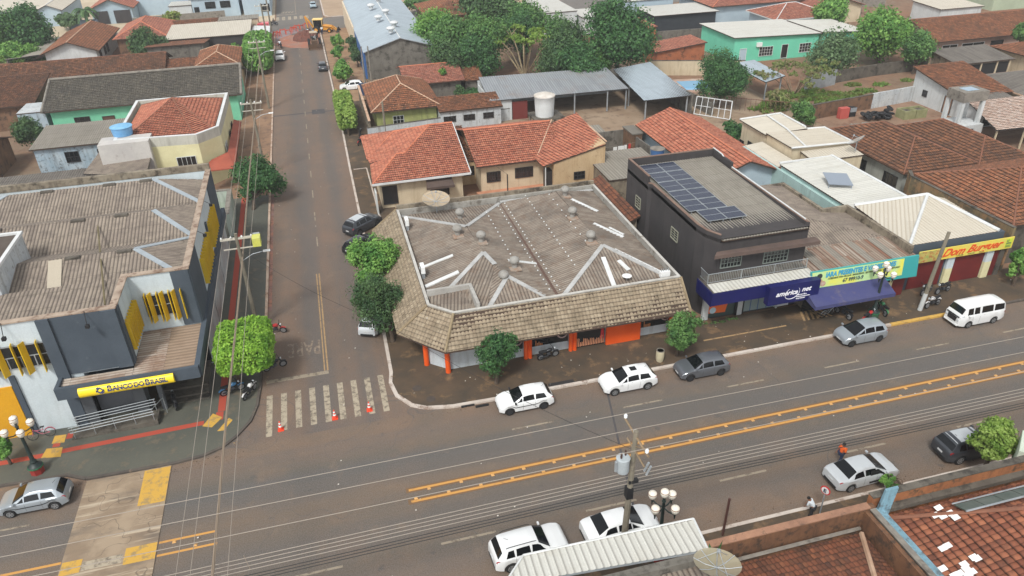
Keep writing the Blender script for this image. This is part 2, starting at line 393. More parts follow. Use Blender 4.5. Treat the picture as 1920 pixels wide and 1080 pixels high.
def crown_points(blobs, n, clump=.35, seedn=1, shell=.55):
    """leaves gather in clumps spread over several ellipsoids"""
    rg = np.random.default_rng(seedn); C_ = []; N_ = []
    vol = np.array([b[3]*b[4]+b[4]*b[5]+b[3]*b[5] for b in blobs]); vol = vol/vol.sum()
    for b, w in zip(blobs, vol):
        nl = max(int(n*w), 20); nc = max(int(nl/38), 6)
        d = rg.normal(size=(nc, 3)); d /= np.linalg.norm(d, axis=1)[:, None]; rr = (shell+(1-shell)*rg.random(nc)**.7)[:, None]
        cc = d*rr; k = rg.integers(0, nc, nl); p = rg.normal(size=(nl, 3)); p /= np.linalg.norm(p, axis=1)[:, None]
        R3 = np.array(b[3:6]); c0 = np.array(b[:3]); cs = clump*(.5+.9*rg.random(nc))
        pos = c0+cc[k]*R3*.9+p*(cs[k]*(.45+.55*rg.random(nl)))[:, None]*min(1.0, min(b[3:6])/1.5)*1.5
        C_.append(pos); nn = d[k]*.6+p*.7+np.array([0, 0, .35]); N_.append(nn/np.linalg.norm(nn, axis=1)[:, None])
    return np.concatenate(C_), np.concatenate(N_)
def tree(name, label, base, blobs, n, size, m, trunkm=None, tr=.16, group=None, clump=.55, seedn=1, shell=.5, cat='tree', z0=0.0, split=None, aspect=.6):
    bx, by = base; root = thing(name, label, cat, (bx, by, z0), 0, group); trunkm = trunkm or M_['bark']; rg = random.Random(seedn)
    tb = MB(); zc = min(b[2]-b[5]*.5 for b in blobs); sp = split or max(z0+.5, zc*.8)
    cx = sum(b[0] for b in blobs)/len(blobs); cy = sum(b[1] for b in blobs)/len(blobs)
    f = (bx+(cx-bx)*.25, by+(cy-by)*.25, sp); tb.tube([(bx, by, z0-.1), (bx+(f[0]-bx)*.4+.05, by+(f[1]-by)*.4, z0+(sp-z0)*.5), f], [tr*1.25, tr, tr*.85], 8)
    for b in blobs:
        for k in range(2):
            e = (b[0]+rg.uniform(-.4, .4)*b[3], b[1]+rg.uniform(-.4, .4)*b[4], b[2]+rg.uniform(0, .5)*b[5]); md = ((f[0]+e[0])/2+rg.uniform(-.2, .2), (f[1]+e[1])/2+rg.uniform(-.2, .2), (f[2]+e[2])/2+.1)
            tb.tube([f, md, e], [tr*.6, tr*.35, .02], 5)
    tb.build('trunk', trunkm, root, smooth=True)
    C_, N_ = crown_points(blobs, n, clump, seedn, shell); leaves(C_, N_, size, 'crown', m, root, aspect, seedn)
    return root
def hedgebox(name, label, x0, x1, y0, y1, z0, z1, n, size, m, base=None, seedn=3, cat='tree', group=None, bump=.22):
    """clipped box crown on a trunk"""
    bx, by = base or ((x0+x1)/2, (y0+y1)/2); root = thing(name, label, cat, (bx, by, 0), 0, group); rg = np.random.default_rng(seedn)
    if z0 > .3:
        tb = MB(); tb.tube([(bx, by, -.1), (bx+.05, by, z0*.6), (bx, by, z0+.3)], [.16, .13, .12], 8)
        for k in range(6): tb.tube([(bx, by, z0*.7), (x0+(x1-x0)*rg.random(), y0+(y1-y0)*rg.random(), (z0+z1)/2)], [.07, .02], 5)
        tb.build('trunk', M_['bark'], root, smooth=True)
    c = np.array([(x0+x1)/2, (y0+y1)/2, (z0+z1)/2]); h = np.array([(x1-x0)/2, (y1-y0)/2, (z1-z0)/2])
    A = np.array([h[1]*h[2], h[0]*h[2], h[0]*h[1]*1.2]); A = A/A.sum(); axs = rg.choice(3, n, p=A); sg = np.where(rg.random(n) < .5, -1, 1)
    p = rg.uniform(-1, 1, (n, 3)); nn = np.zeros((n, 3)); ii = np.arange(n); p[ii, axs] = sg*(1-.22*rg.random(n)**1.5); nn[ii, axs] = sg
    q = np.abs(p); L = (q**4.5).sum(1)**(1/4.5); mx = np.maximum(L, .0001); p = p/np.maximum(mx, 1)[:, None]
    lump = np.sin(p[:, 0]*h[0]*3.1+seedn)*np.cos(p[:, 1]*h[1]*2.7)*np.sin(p[:, 2]*h[2]*3.3+1)
    pos = c+p*h+nn*(lump*bump)[:, None]+rg.normal(size=(n, 3))*.06
    leaves(pos, nn*.8+np.array([0, 0, .3]), size, 'crown', m, root, .6, seedn)
    return root
def grass(name, label, spots, n, h, m):
    """loose blades and weeds scattered over ground spots (x,y,rx,ry)"""
    rg = np.random.default_rng(len(spots)*7+n); cs = []
    w = np.array([s[2]*s[3] for s in spots], float); w /= w.sum()
    for s, k in zip(spots, (w*n).astype(int)):
        r = np.sqrt(rg.random(k)); t = rg.random(k)*6.283; j = .75+.25*np.sin(t*5+s[0])
        cs.append(np.stack([s[0]+s[2]*r*np.cos(t)*j, s[1]+s[3]*r*np.sin(t)*j, h*.5*rg.random(k)], 1))
    c = np.concatenate(cs); o = thing('tmp', None, None); 
    nn = rg.normal(size=(len(c), 3)); nn[:, 2] *= .4
    g = leaves(c, nn/np.linalg.norm(nn, axis=1)[:, None], h*.6, name, m, o, .35, 9); g.parent = None
    bpy.data.objects.remove(o); return tag(g, label, None, None, 'stuff')
# ---------------------------------------------------------------- lettering
def text(name, s, m, parent, loc, rot, size, depth=.02, shear=0, bold=0, sx=1, al='LEFT', local=False):
    cu = bpy.data.curves.new(name, 'FONT'); cu.body = s; cu.size = size; cu.extrude = depth/2; cu.shear = shear; cu.offset = bold; cu.align_x = al; cu.resolution_u = 3
    to = bpy.data.objects.new(name+'_c', cu); COL.objects.link(to); bpy.context.view_layer.update()
    me = bpy.data.meshes.new_from_object(to.evaluated_get(bpy.context.evaluated_depsgraph_get())); bpy.data.objects.remove(to)
    me.materials.clear(); me.materials.append(m)
    o = bpy.data.objects.new(name, me); COL.objects.link(o); o.parent = parent
    org = ORG.get(parent.name, Vector((0, 0, 0))) if parent and not local else Vector((0, 0, 0))
    o.location = Vector(loc)-org; o.rotation_euler = rot; o.scale = (sx, 1, 1); return o
M_ = {}
# ---------------------------------------------------------------- shared materials
M_['wood'] = mat('dark_timber', (74, 58, 48), rough=.9)
M_['frame_dark'] = plain('dark_metal', (52, 50, 50), .5)
M_['frame_white'] = plain('white_frame', (205, 208, 205), .5)
M_['glass'] = plain('dark_glass', (28, 31, 34), .12)
M_['bark'] = mat('bark', (98, 84, 70), (70, 58, 48), 3)
M_['conc'] = mat('concrete', (140, 134, 124), (118, 112, 104), 1.5, (84, 78, 70), 1.2, .55)
M_['conc_dark'] = mat('old_concrete', (104, 98, 88), (84, 78, 70), .8, (58, 54, 48), .9, .5)
M_['render_dirty'] = mat('stained_render', (150, 140, 122), (120, 108, 92), .8, (70, 62, 52), 1.0, .5, streak=(72, 64, 54))
M_['white_wall'] = mat('white_wall', (205, 208, 208), (190, 194, 194), .5, (140, 138, 130), .9, .62, streak=(170, 170, 164))
M_['white_old'] = mat('white_peeling_wall', (196, 200, 200), (180, 186, 190), .6, (110, 108, 104), 3.0, .58, .05, streak=(126, 122, 114), amt=.7)
M_['mould'] = mat('mouldy_blue_white_wall', (178, 192, 200), (150, 172, 186), .7, (84, 84, 82), 2.6, .55, .06, streak=(96, 98, 96), amt=.75)
M_['cream'] = mat('cream_wall', (208, 194, 166), (196, 180, 152), .5, (150, 126, 100), 1.2, .62, streak=(168, 150, 122))
M_['yellow_wall'] = mat('pale_yellow_wall', (226, 220, 176), (214, 206, 160), .5, (150, 140, 110), .9, .66)
M_['peach'] = mat('ochre_peach_wall', (198, 174, 138), (186, 160, 124), .5, (130, 96, 66), 1.4, .58, streak=(160, 126, 88))
M_['mint'] = mat('mint_wall', (128, 206, 170), (116, 196, 160), .5, (90, 150, 124), 1, .66)
M_['mint2'] = mat('bright_mint_wall', (116, 210, 178), (108, 200, 168), .4)
M_['olive'] = mat('yellow_green_wall', (160, 166, 104), (148, 152, 94), .7, (196, 190, 140), 1.8, .58, streak=(96, 100, 66))
M_['pink_wall'] = mat('dusty_pink_wall', (176, 150, 136), (160, 134, 120), .6, (110, 90, 78), 1, .6)
M_['grey_wall'] = mat('grey_block_wall', (120, 116, 108), (104, 100, 92), .9, (70, 66, 60), 1.1, .52, streak=(70, 66, 60))
M_['brown_wall'] = mat('earth_stained_wall', (128, 96, 72), (108, 82, 62), .8, (64, 50, 42), 1.2, .52, streak=(60, 48, 40))
M_['brick'] = mat('bare_brick_wall', (170, 104, 70), (150, 90, 60), 1.2, (96, 66, 50), 1.4, .52)
M_['lightblue'] = mat('light_blue_wall', (178, 196, 206), (166, 184, 196), .5, (120, 130, 136), 1, .62)
M_['paleblue'] = mat('pale_teal_wall', (176, 204, 200), (164, 192, 188), .5, streak=(140, 160, 156))
M_['charcoal'] = mat('charcoal_wall', (66, 62, 62), (58, 55, 56), .5, (84, 80, 78), 1.2, .64, streak=(48, 46, 46))
M_['slate'] = mat('slate_blue_wall', (74, 84, 94), (66, 76, 86), .6, (90, 98, 104), 1.5, .62)
M_['bankwhite'] = mat('bluish_white_wall', (206, 216, 220), (196, 208, 212), .4, (160, 170, 172), 1, .66, streak=(180, 190, 192))
M_['yellow'] = plain('yellow_paint', (232, 190, 20), .5)
M_['orange'] = mat('orange_paint', (232, 92, 28), (222, 84, 24), .6, rough=.5, grain=.04)
M_['galv'] = mat('galvanised_steel', (172, 178, 182), (150, 156, 160), 1.2, (120, 118, 112), 2, .6, rough=.5, metal=.3)
M_['steel_rail'] = plain('steel_rail', (176, 182, 184), .35, .6)
M_['white_metal'] = mat('white_metal', (214, 216, 216), (200, 202, 202), 1, (160, 150, 140), 2, .66, rough=.5)
M_['black'] = plain('black_rubber', (28, 28, 30), .7)
M_['wire'] = plain('wire_grey', (150, 140, 128), .5)
M_['wire_black'] = plain('wire_black', (40, 38, 38), .6)
M_['white'] = plain('white_plastic', (225, 226, 224), .4)
M_['white_cap'] = mat('white_flashing', (214, 216, 216), (198, 200, 198), 1, grain=.03)
# roofs
T = roofmat
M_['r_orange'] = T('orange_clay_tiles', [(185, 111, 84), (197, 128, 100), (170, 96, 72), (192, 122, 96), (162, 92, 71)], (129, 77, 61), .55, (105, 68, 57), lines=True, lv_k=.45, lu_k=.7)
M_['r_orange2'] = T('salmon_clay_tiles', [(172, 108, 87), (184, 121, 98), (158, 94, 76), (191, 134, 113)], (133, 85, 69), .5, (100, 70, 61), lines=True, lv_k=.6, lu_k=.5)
M_['r_airy'] = None
M_['leaf_airy'] = leafmat('yellow_green_airy_leaves', (132, 164, 72), (168, 192, 100), (112, 146, 62))
M_['bark_pale'] = mat('pale_bark', (176, 160, 128), (150, 134, 106), 2)
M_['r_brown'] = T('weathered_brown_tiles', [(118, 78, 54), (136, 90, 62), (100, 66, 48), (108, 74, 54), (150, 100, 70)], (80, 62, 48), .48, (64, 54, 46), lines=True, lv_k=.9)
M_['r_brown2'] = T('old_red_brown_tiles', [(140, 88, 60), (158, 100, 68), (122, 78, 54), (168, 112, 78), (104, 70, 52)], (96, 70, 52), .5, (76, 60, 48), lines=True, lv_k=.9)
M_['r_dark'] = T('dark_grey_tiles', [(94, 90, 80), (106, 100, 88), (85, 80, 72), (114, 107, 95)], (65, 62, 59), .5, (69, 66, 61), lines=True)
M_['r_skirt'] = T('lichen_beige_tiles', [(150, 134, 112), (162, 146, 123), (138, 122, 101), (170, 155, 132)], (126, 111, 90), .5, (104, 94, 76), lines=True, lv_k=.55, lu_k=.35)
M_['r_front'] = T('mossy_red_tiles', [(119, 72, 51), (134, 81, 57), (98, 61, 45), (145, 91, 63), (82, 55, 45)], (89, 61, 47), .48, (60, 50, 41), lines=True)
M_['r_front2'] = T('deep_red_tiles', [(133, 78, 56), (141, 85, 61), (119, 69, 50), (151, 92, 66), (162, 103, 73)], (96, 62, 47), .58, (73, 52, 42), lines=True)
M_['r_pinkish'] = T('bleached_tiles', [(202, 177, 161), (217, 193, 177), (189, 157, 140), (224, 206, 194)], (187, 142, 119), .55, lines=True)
M_['c_grey'] = T('grey_fibre_cement', [(148, 136, 122), (156, 143, 129), (138, 126, 114)], (112, 100, 92), .5, (98, 88, 80), furrow=(62, 56, 52))
M_['c_brown'] = T('brown_stained_fibre_cement', [(142, 130, 117), (152, 141, 128), (130, 118, 106)], (104, 96, 88), .45, (116, 92, 74), furrow=(66, 56, 50), samt=.9)
M_['c_dark'] = T('dark_fibre_cement', [(112, 106, 98), (122, 116, 108), (100, 94, 88)], (86, 80, 74), .5, furrow=(70, 66, 62))
M_['c_light'] = T('light_fibre_cement', [(142, 136, 125), (148, 142, 131), (136, 130, 119)], (122, 116, 106), .5, furrow=(108, 103, 95))
M_['m_blue'] = T('pale_blue_metal_sheet', [(164, 176, 184), (172, 184, 192), (158, 170, 178)], (140, 150, 158), .5, samt=.6, rough=.5, furrow=(136, 146, 154))
M_['m_grey'] = T('grey_metal_sheet', [(142, 146, 150), (150, 154, 158), (134, 138, 142)], (140, 120, 104), .52, rough=.5, furrow=(110, 114, 118))
M_['m_beige'] = T('beige_metal_sheet', [(200, 193, 178), (204, 197, 182), (196, 189, 174)], (186, 177, 160), .5, samt=.5, rough=.55, furrow=(180, 168, 148))
M_['m_white'] = T('off_white_metal_sheet', [(202, 201, 193), (207, 206, 198), (197, 196, 188)], (186, 180, 166), .52, samt=.7, rough=.5, furrow=(160, 156, 148))
M_['m_rust'] = T('rusty_metal_sheets', [(156, 130, 110), (136, 96, 76), (172, 160, 146), (130, 108, 92), (160, 146, 130)], (120, 88, 68), .5, rough=.7, furrow=(96, 80, 68))
# leaves
M_['leaf_lime'] = leafmat('bright_lime_leaves', (130, 176, 60), (164, 204, 84), (104, 150, 52))
M_['leaf_lime2'] = leafmat('pale_lime_leaves', (132, 160, 74), (164, 188, 100), (110, 144, 60))
M_['leaf_green'] = leafmat('mid_green_leaves', (86, 126, 68), (120, 158, 88), (68, 108, 60))
M_['leaf_fresh'] = leafmat('fresh_green_leaves', (106, 152, 72), (148, 190, 98), (80, 128, 60))
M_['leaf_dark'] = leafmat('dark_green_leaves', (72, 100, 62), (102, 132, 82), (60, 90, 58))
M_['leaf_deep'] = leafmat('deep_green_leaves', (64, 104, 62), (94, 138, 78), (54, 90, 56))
M_['leaf_yell'] = leafmat('yellowing_leaves', (120, 150, 60), (150, 164, 90), (140, 130, 80))
M_['leaf_grey'] = leafmat('grey_green_leaves', (96, 122, 84), (124, 150, 104), (80, 108, 72))
M_['leaf_twig'] = leafmat('sparse_twiggy_leaves', (138, 146, 88), (116, 140, 74), (150, 142, 104))
M_['leaf_grass'] = leafmat('weeds', (96, 130, 58), (128, 158, 78), (120, 120, 70))
# ---------------------------------------------------------------- ground sheets
def groundmat():
    s = NT('red_earth'); a = s.mix(s.ramp(s.noise(.06, 6, .6), .4, .6), lin((134, 98, 74)), lin((120, 104, 86)))
    a = s.mix(s.ramp(s.noise(.5, 8, .7), .45, .7), a, lin((104, 78, 62))); g = s.noise(4, 5, .7); a = s.mix(s.math('MULTIPLY', s.ramp(g, .45, .75), .5), a, lin((160, 126, 98)))
    return s.done(a, .95, 0, g, .5, .04)
gm = groundmat()
struct('ground', MB().poly([(-2500, -2500, 0), (2500, -2500, 0), (2500, 2500, 0), (-2500, 2500, 0)]), gm)
def asphalt(name, stretch, c1, c2, c3, axis=1, dusty=(), dark=()):
    s = NT(name); n1 = s.noise(1.0, 5, .6, scale=stretch); a = s.mix(s.ramp(n1, .36, .64), lin(c1), lin(c2))
    a = s.mix(s.math('MULTIPLY', s.ramp(s.noise(.22, 7, .65), .5, .72), .8), a, lin(c3))
    for c_, w_, k_ in dusty: a = s.mix(s.math('MULTIPLY', s.math('MULTIPLY', s.band(axis, c_, w_, 1.2), s.ramp(s.noise(.35, 6, .7), .3, .7)), k_), a, lin((116, 87, 61)))
    for c_, w_, k_ in dark: a = s.mix(s.math('MULTIPLY', s.math('MULTIPLY', s.band(axis, c_, w_, .9), s.ramp(s.noise(.2, 5, .6, scale=stretch), .3, .6)), k_), a, lin((68, 66, 64)))
    a = s.crack(a, .06, .0012, (64, 58, 54), .6); a = s.crack(a, .15, .001, (68, 62, 58), .35)
    n2 = s.noise(1.0, 7, .7, scale=tuple(v*3 for v in stretch)); a = s.mix(s.math('MULTIPLY', s.ramp(n2, .5, .8), .35), a, lin((84, 78, 74)))
    sp = s.noise(1.1, 3, .5); a = s.mix(s.math('MULTIPLY', s.ramp(sp, .66, .74), .6), a, lin((58, 52, 48))); a = s.mix(s.math('MULTIPLY', s.ramp(s.noise(.5, 8, .75), .56, .68), .35), a, lin((126, 102, 76)))
    g = s.noise(14, 4, .8); a = s.mix(s.ramp(g, .3, .7), s.mix(.10, a, (1, 1, 1)), s.mix(.16, a, (0, 0, 0)))
    return s.done(a, s.ramp(n1, 0, 1.6), 0, g, .35, .01) if False else s.done(a, .8, 0, g, .35, .01)
am = asphalt('asphalt_dusty', (.025, .42, 1), (99, 79, 58), (80, 70, 57), (111, 84, 57), 1, ((26.6, 1.2, .8), (40.2, 1.1, .9)), ((36.0, .8, .85), (31.2, .6, .7), (28, .4, .5), (39, .3, .5)))
am2 = asphalt('asphalt_mud_streaked', (.55, .02, 1), (99, 76, 57), (82, 69, 57), (110, 80, 57), 0, ((-6.4, .8, .8), (-4.4, .5, .5), (1.6, .5, .7), (-1.6, .4, .4)), ((-3.3, .4, .6), (.2, .4, .7)))
am3 = asphalt('asphalt_far', (.03, .3, 1), (98, 90, 81), (90, 84, 77), (106, 93, 80))
Z1 = .004
struct('road', MB().poly([(-400, 25.8, Z1), (400, 25.8, Z1), (400, 41.0, Z1), (-400, 41.0, Z1)]), am)
struct('side_street', MB().poly([(-13, 41.0, Z1), (9.5, 41.0, Z1), (9.5, 46, Z1), (2.6, 46, Z1), (2.6, 176, Z1), (-7.6, 176, Z1), (-7.6, 47.5, Z1), (-13, 47.5, Z1)]), am2)
struct('cross_street', MB().poly([(-300, 176, Z1), (300, 176, Z1), (300, 189.5, Z1), (-300, 189.5, Z1)]), am3)
struct('far_side_street', MB().poly([(-7.0, 189.5, Z1), (3.8, 189.5, Z1), (3.8, 420, Z1), (-7.0, 420, Z1)]), am3)
pv_r = mat('stained_pavement', (92, 75, 58), (72, 63, 52), .5, (134, 106, 76), .55, .54, .14, rough=.85)
pv_l = mat('green_grey_pavers', (94, 94, 84), (80, 82, 75), .4, (112, 102, 86), .8, .54, rough=.7)
pv_far = mat('dusty_pavement', (150, 118, 92), (132, 104, 82), .4, (110, 86, 70), .7, .52)
yardm = mat('yard_concrete', (158, 138, 116), (138, 116, 94), .25, (108, 88, 72), .4, .52)
yard2 = mat('dirt_yard', (150, 120, 98), (132, 106, 86), .3, (116, 84, 66), .5, .52)
cur_r = [(2.35, 175), (2.45, 104), (2.35, 90), (2.3, 68), (2.2, 52), (2.1, 46.1), (1.9, 44.9), (2.15, 43.3), (3.05, 41.9), (4.0, 41.3), (5.8, 40.95), (8.9, 40.88), (300, 40.88)]
struct('corner_pavement', MB().prism([(x, y) for x, y in cur_r]+[(300, 45.6), (6.2, 45.6), (6.2, 118), (8.3, 118), (8.3, 175)], -.1, .12), pv_r)
cur_l = [(-300, 40.9), (-24, 41.5), (-19.2, 41.3), (-17.9, 40.6), (-12.7, 40.5), (-10.9, 40.7), (-9.7, 41.2), (-8.9, 42.0), (-8.0, 43.4), (-7.6, 45.0), (-7.45, 47), (-7.15, 56), (-7.15, 175)]
struct('bank_pavement', MB().prism([(x, y) for x, y in cur_l[:-1]]+[(-7.15, 84), (-11.8, 84), (-11.8, 46.9), (-300, 46.9)], -.1, .12), pv_l)
struct('far_left_pavement', MB().prism([(-7.15, 84), (-7.15, 175), (-11.4, 175), (-11.4, 84)], -.1, .115), pv_far)
struct('south_pavement', MB().prism([(-300, 22), (300, 22), (300, 25.85), (-300, 25.85)], -.1, .12), pv_r)
struct('far_pavement', MB().prism([(-300, 189.6), (-7.3, 189.6), (-7.3, 300), (-300, 300)], -.1, .10), mat('far_pale_pavement', (196, 180, 154), (182, 164, 138), .2))
struct('far_pavement_east', MB().prism([(4.1, 189.6), (300, 189.6), (300, 300), (4.1, 300)], -.1, .10), mat('far_dusty_pavement', (176, 152, 126), (160, 136, 112), .2))
struct('sandy_verge', MB().poly([(2.62, 118, .126), (8.2, 118, .126), (8.2, 174.8, .126), (2.75, 174.8, .126)]), mat('sandy_verge', (158, 128, 98), (136, 106, 80), .5, (112, 86, 66), .8, .54))
struct('yard_east', MB().poly([(24.2, 76, Z1), (66, 76, Z1), (66, 112, Z1), (24.2, 112, Z1)]), yardm)
struct('yard_far_east', MB().poly([(66.2, 74, Z1), (130, 74, Z1), (130, 91, Z1), (66.2, 91, Z1)]), yard2)
def kerb(name, pts, w, z, m):
    mb = MB(); L = []; n = len(pts)
    for i in range(n):
        a, b = Vector(pts[max(i-1, 0)]), Vector(pts[min(i+1, n-1)]); d = (b-a).normalized(); nn = Vector((-d.y, d.x)); p = Vector(pts[i]); L.append((p+nn*w/2, p-nn*w/2))
    for i in range(n-1):
        (a, b), (c, d) = L[i], L[i+1]
        vs = [(a.x, a.y, 0), (b.x, b.y, 0), (d.x, d.y, 0), (c.x, c.y, 0), (a.x, a.y, z), (b.x, b.y, z), (d.x, d.y, z), (c.x, c.y, z)]
        mb.add(vs, [(4, 5, 6, 7), (0, 1, 5, 4), (2, 3, 7, 6), (3, 0, 4, 7), (1, 2, 6, 5)][:5])
    struct(name, mb, m)
kw = mat('white_kerb_paint', (206, 196, 186), (186, 172, 160), .8, (128, 104, 88), 1.0, .56, .1)
kd = mat('bare_kerb', (96, 88, 80), (76, 70, 66), 1.2, (140, 122, 104), 2, .6)
ky = mat('yellow_kerb_paint', (214, 172, 84), (196, 154, 76), 1, (140, 118, 90), 2, .56)
kp = mat('pale_dusty_kerb', (196, 176, 158), (176, 150, 130), .8, (134, 96, 76), 1.0, .52, .1)
kerb('kerb_corner', cur_r[4:12], .26, .15, kw); kerb('kerb_north', [(8.9, 40.88), (41.6, 40.88)], .26, .15, kw)
kerb('kerb_yellow', [(41.6, 40.88), (49.5, 40.88)], .3, .15, ky); kerb('kerb_east', [(49.5, 40.88), (300, 40.88)], .22, .15, kd)
kerb('kerb_side_street_east', cur_r[:5], .24, .15, kw)
kerb('kerb_bank', cur_l[3:12], .2, .14, kd); kerb('kerb_bank_front', cur_l[0:4], .2, .14, kd); kerb('kerb_side_street_west', [(-7.15, 56), (-7.15, 175)], .22, .15, kp)
kerb('kerb_south', [(-300, 25.85), (300, 25.85)], .22, .15, kw)
kerb('kerb_far_east', [(4.1, 260), (4.1, 192), (4.9, 190), (6.5, 189.6), (90, 189.6)], .3, .15, kw)
kerb('kerb_gutter_west', [(-6.88, 58), (-6.88, 84)], .34, .012, mat('muddy_gutter', (150, 104, 84), (120, 96, 92), .8, (96, 70, 58), 1.1, .5))
# pavement lines beside the orange roofed house
MBk = MB(); MBk.box(4.25, 4.4, 65, 88.8, .12, .16); MBk.box(2.75, 4.25, 88.7, 88.85, .12, .16); struct('pavement_edging', MBk, kw)
# ---------------------------------------------------------------- painted markings
def paint(name, c, under, th=.52, wid=.1):
    s = NT(name); a = s.mix(s.ramp(s.noise(2.2, 8, .75), th, th+wid), lin(c), lin(under)); return s.done(a, .8)
pw = paint('faded_white_paint', (150, 138, 120), (104, 92, 80), .5); pw2 = paint('worn_white_paint', (168, 156, 136), (104, 94, 82), .47, .14); pw3 = paint('almost_gone_paint', (146, 130, 114), (108, 95, 84), .44, .12)
pyl = paint('yellow_road_paint', (196, 144, 76), (160, 120, 76), .55, .12); pyf = paint('faded_yellow_paint', (166, 136, 96), (116, 98, 82), .52)
pyb = paint('bright_yellow_paint', (196, 154, 66), (150, 128, 88), .5, .12); prd = paint('red_tactile_paint', (168, 72, 54), (138, 66, 52), .6)
def strip(mb, x0, x1, y0, y1, z=.008): mb.poly([(x0, y0, z), (x1, y0, z), (x1, y1, z), (x0, y1, z)])
b = MB(); strip(b, 1.5, 300, 33.7, 34.12, .0065); strip(b, 1.5, 300, 32.74, 33.16, .0065); struct('centre_line_rust_stain', b, paint('rust_stain', (118, 90, 62), (100, 82, 64), .5, .25))
b = MB(); strip(b, 1.66, 300, 33.82, 34.0); strip(b, 1.68, 300, 32.86, 33.04); strip(b, -12.75, -9.55, 33.82, 33.98); strip(b, -12.75, -9.5, 32.86, 33.02); strip(b, -60, -17.9, 33.82, 34.0); strip(b, -60, -17.9, 32.86, 33.04)
struct('centre_lines', b, pyl)
b = MB()
for k in range(-8, 30):
    if k == -1 or k == -2 or k == -3: continue
    x = 9.2+8.02*k-(.5 if k < 0 else 0); strip(b, x, x+2.95, 37.42, 37.56)
for k in range(-8, 30):
    x = 11.55+8.7*k
    if -19 < x < -10: continue
    strip(b, x, x+3.2, 29.24, 29.4)
struct('lane_dashes', b, pw)
b = MB()
for i in range(9): x = -6.95+1.0*i; strip(b, x, x+.42, 41.85+(.0 if i else -.4), 46.0+.02*i)
struct('crosswalk', b, pw2)
b = MB(); strip(b, -7.0, -2.45, 47.5, 47.92); struct('stop_line', b, pw)
b = MB(); strip(b, -2.56, -2.44, 47.95, 63.5); strip(b, -2.78, -2.68, 47.95, 63.5)
struct('side_street_lines', b, pyf)
b = MB()
for k in range(16):
    y = 69.2+k*6.3; strip(b, -2.46, -2.34, y, y+2.2)
strip(b, -2.45, -2.3, 196, 230)
struct('side_street_dashes', b, pw)
b = MB()
for i in range(6): strip(b, -7.0+1.35*i, -6.3+1.35*i, 189.9, 194)
strip(b, -7, -2.2, 196.4, 196.8)
struct('far_crosswalk', b, pw2)
rt = thing('road_word', None, None); t1 = text('painted_word', 'PARE', pw3, None, (-2.85, 52.3, .0075), (0, 0, math.pi), 1.2, 0, bold=.02); t1.scale = (.95, 2.3, 1); tag(t1, kind='structure')
t2 = text('painted_word', 'PARE', pw2, None, (-2.9, 200.8, .0075), (0, 0, math.pi), 1.5, 0, bold=.02); t2.scale = (.85, 2, 1); tag(t2, kind='structure')
bpy.data.objects.remove(rt)
# raised concrete crossing
def slabmat():
    s = NT('crossing_concrete'); a = s.mix(s.ramp(s.noise(.5, 6, .6), .4, .62), lin((156, 138, 116)), lin((134, 116, 96)))
    a = s.mix(s.math('MULTIPLY', s.ramp(s.noise(1.0, 5, .6, scale=(.25, .8, 1)), .52, .68), .8), a, lin((104, 94, 84)))
    a = s.mix(s.math('MULTIPLY', s.ramp(s.noise(1.0, 5, .6, scale=(.2, 3, 1)), .56, .66), .6), a, lin((196, 182, 160)))
    a = s.crack(a, .22, .004, (96, 84, 72), .7); a = s.crack(a, .5, .003, (110, 96, 82), .6)
    return s.done(a, .85, 0, s.noise(10), .3, .01)
    br = s.n.new('ShaderNodeTexBrick'); br.inputs['Scale'].default_value = .22; br.inputs['Mortar Size'].default_value = .005; br.inputs['Color1'].default_value = (1, 1, 1, 1); br.inputs['Color2'].default_value = (.9, .9, .9, 1); br.inputs['Mortar'].default_value = (.6, .55, .5, 1)
    s.l.new(s.pos, br.inputs['Vector']); return s.done(s.mix(.9, a, br.outputs[0], 'MULTIPLY'), .85, 0, s.noise(10), .3, .01)
b = MB(); b.prism([(-17.85, 25.97), (-12.8, 25.97), (-12.8, 40.38), (-17.85, 40.38)], -.05, .055); struct('raised_crossing', b, slabmat())
b = MB(); strip(b, -14.4, -12.82, 37.2, 40.3, .06); strip(b, -14.5, -12.82, 32.75, 33.95, .06); strip(b, -17.8, -16.75, 32.9, 33.85, .06); strip(b, -14.4, -12.82, 26.4, 29.4, .06); struct('crossing_yellow_blocks', b, pyb)
b = MB(); strip(b, -16.7, -14.6, 32.95, 33.6, .06); struct('crossing_white_bar', b, pw2)
# tactile route and yellow squares on the bank pavement
Zt = .125
b = MB(); b.poly([(-60, 43.2, Zt), (-21.1, 43.45, Zt), (-21.1, 43.9, Zt), (-60, 43.65, Zt)]); b.poly([(-20.05, 43.55, Zt), (-11.1, 43.85, Zt), (-11.1, 44.3, Zt), (-20.05, 44.0, Zt)])
strip(b, -10.25, -9.75, 45.05, 84, Zt); strip(b, -20.75, -20.3, 44.35, 44.72, Zt); strip(b, -20.05, -19.66, 45.0, 45.6, Zt); strip(b, -10.35, -9.85, 44.1, 45.0, Zt)
struct('tactile_strip', b, prd)
b = MB()
for q in ([(-21.2, 43.42), (-19.97, 43.21), (-20.06, 44.18), (-21.08, 44.32)], [(-20.87, 44.75), (-20.07, 44.67), (-20.12, 45.51), (-20.86, 45.57)], [(-19.6, 44.97), (-19.34, 45.01), (-19.29, 45.72), (-19.63, 45.77)], [(-11.18, 43.72), (-10.53, 43.41), (-9.89, 44.32), (-10.57, 44.94)], [(-10.15, 42.9), (-9.73, 42.83), (-9.18, 43.82), (-9.45, 44.13)]):
    b.poly([(x, y, Zt+.004) for x, y in q])
struct('yellow_tactile_squares', b, pyb)
b = MB(); strip(b, 26.3, 33.6, 43.05, 43.2, Zt); struct('pavement_yellow_line', b, pyf)
b = MB()
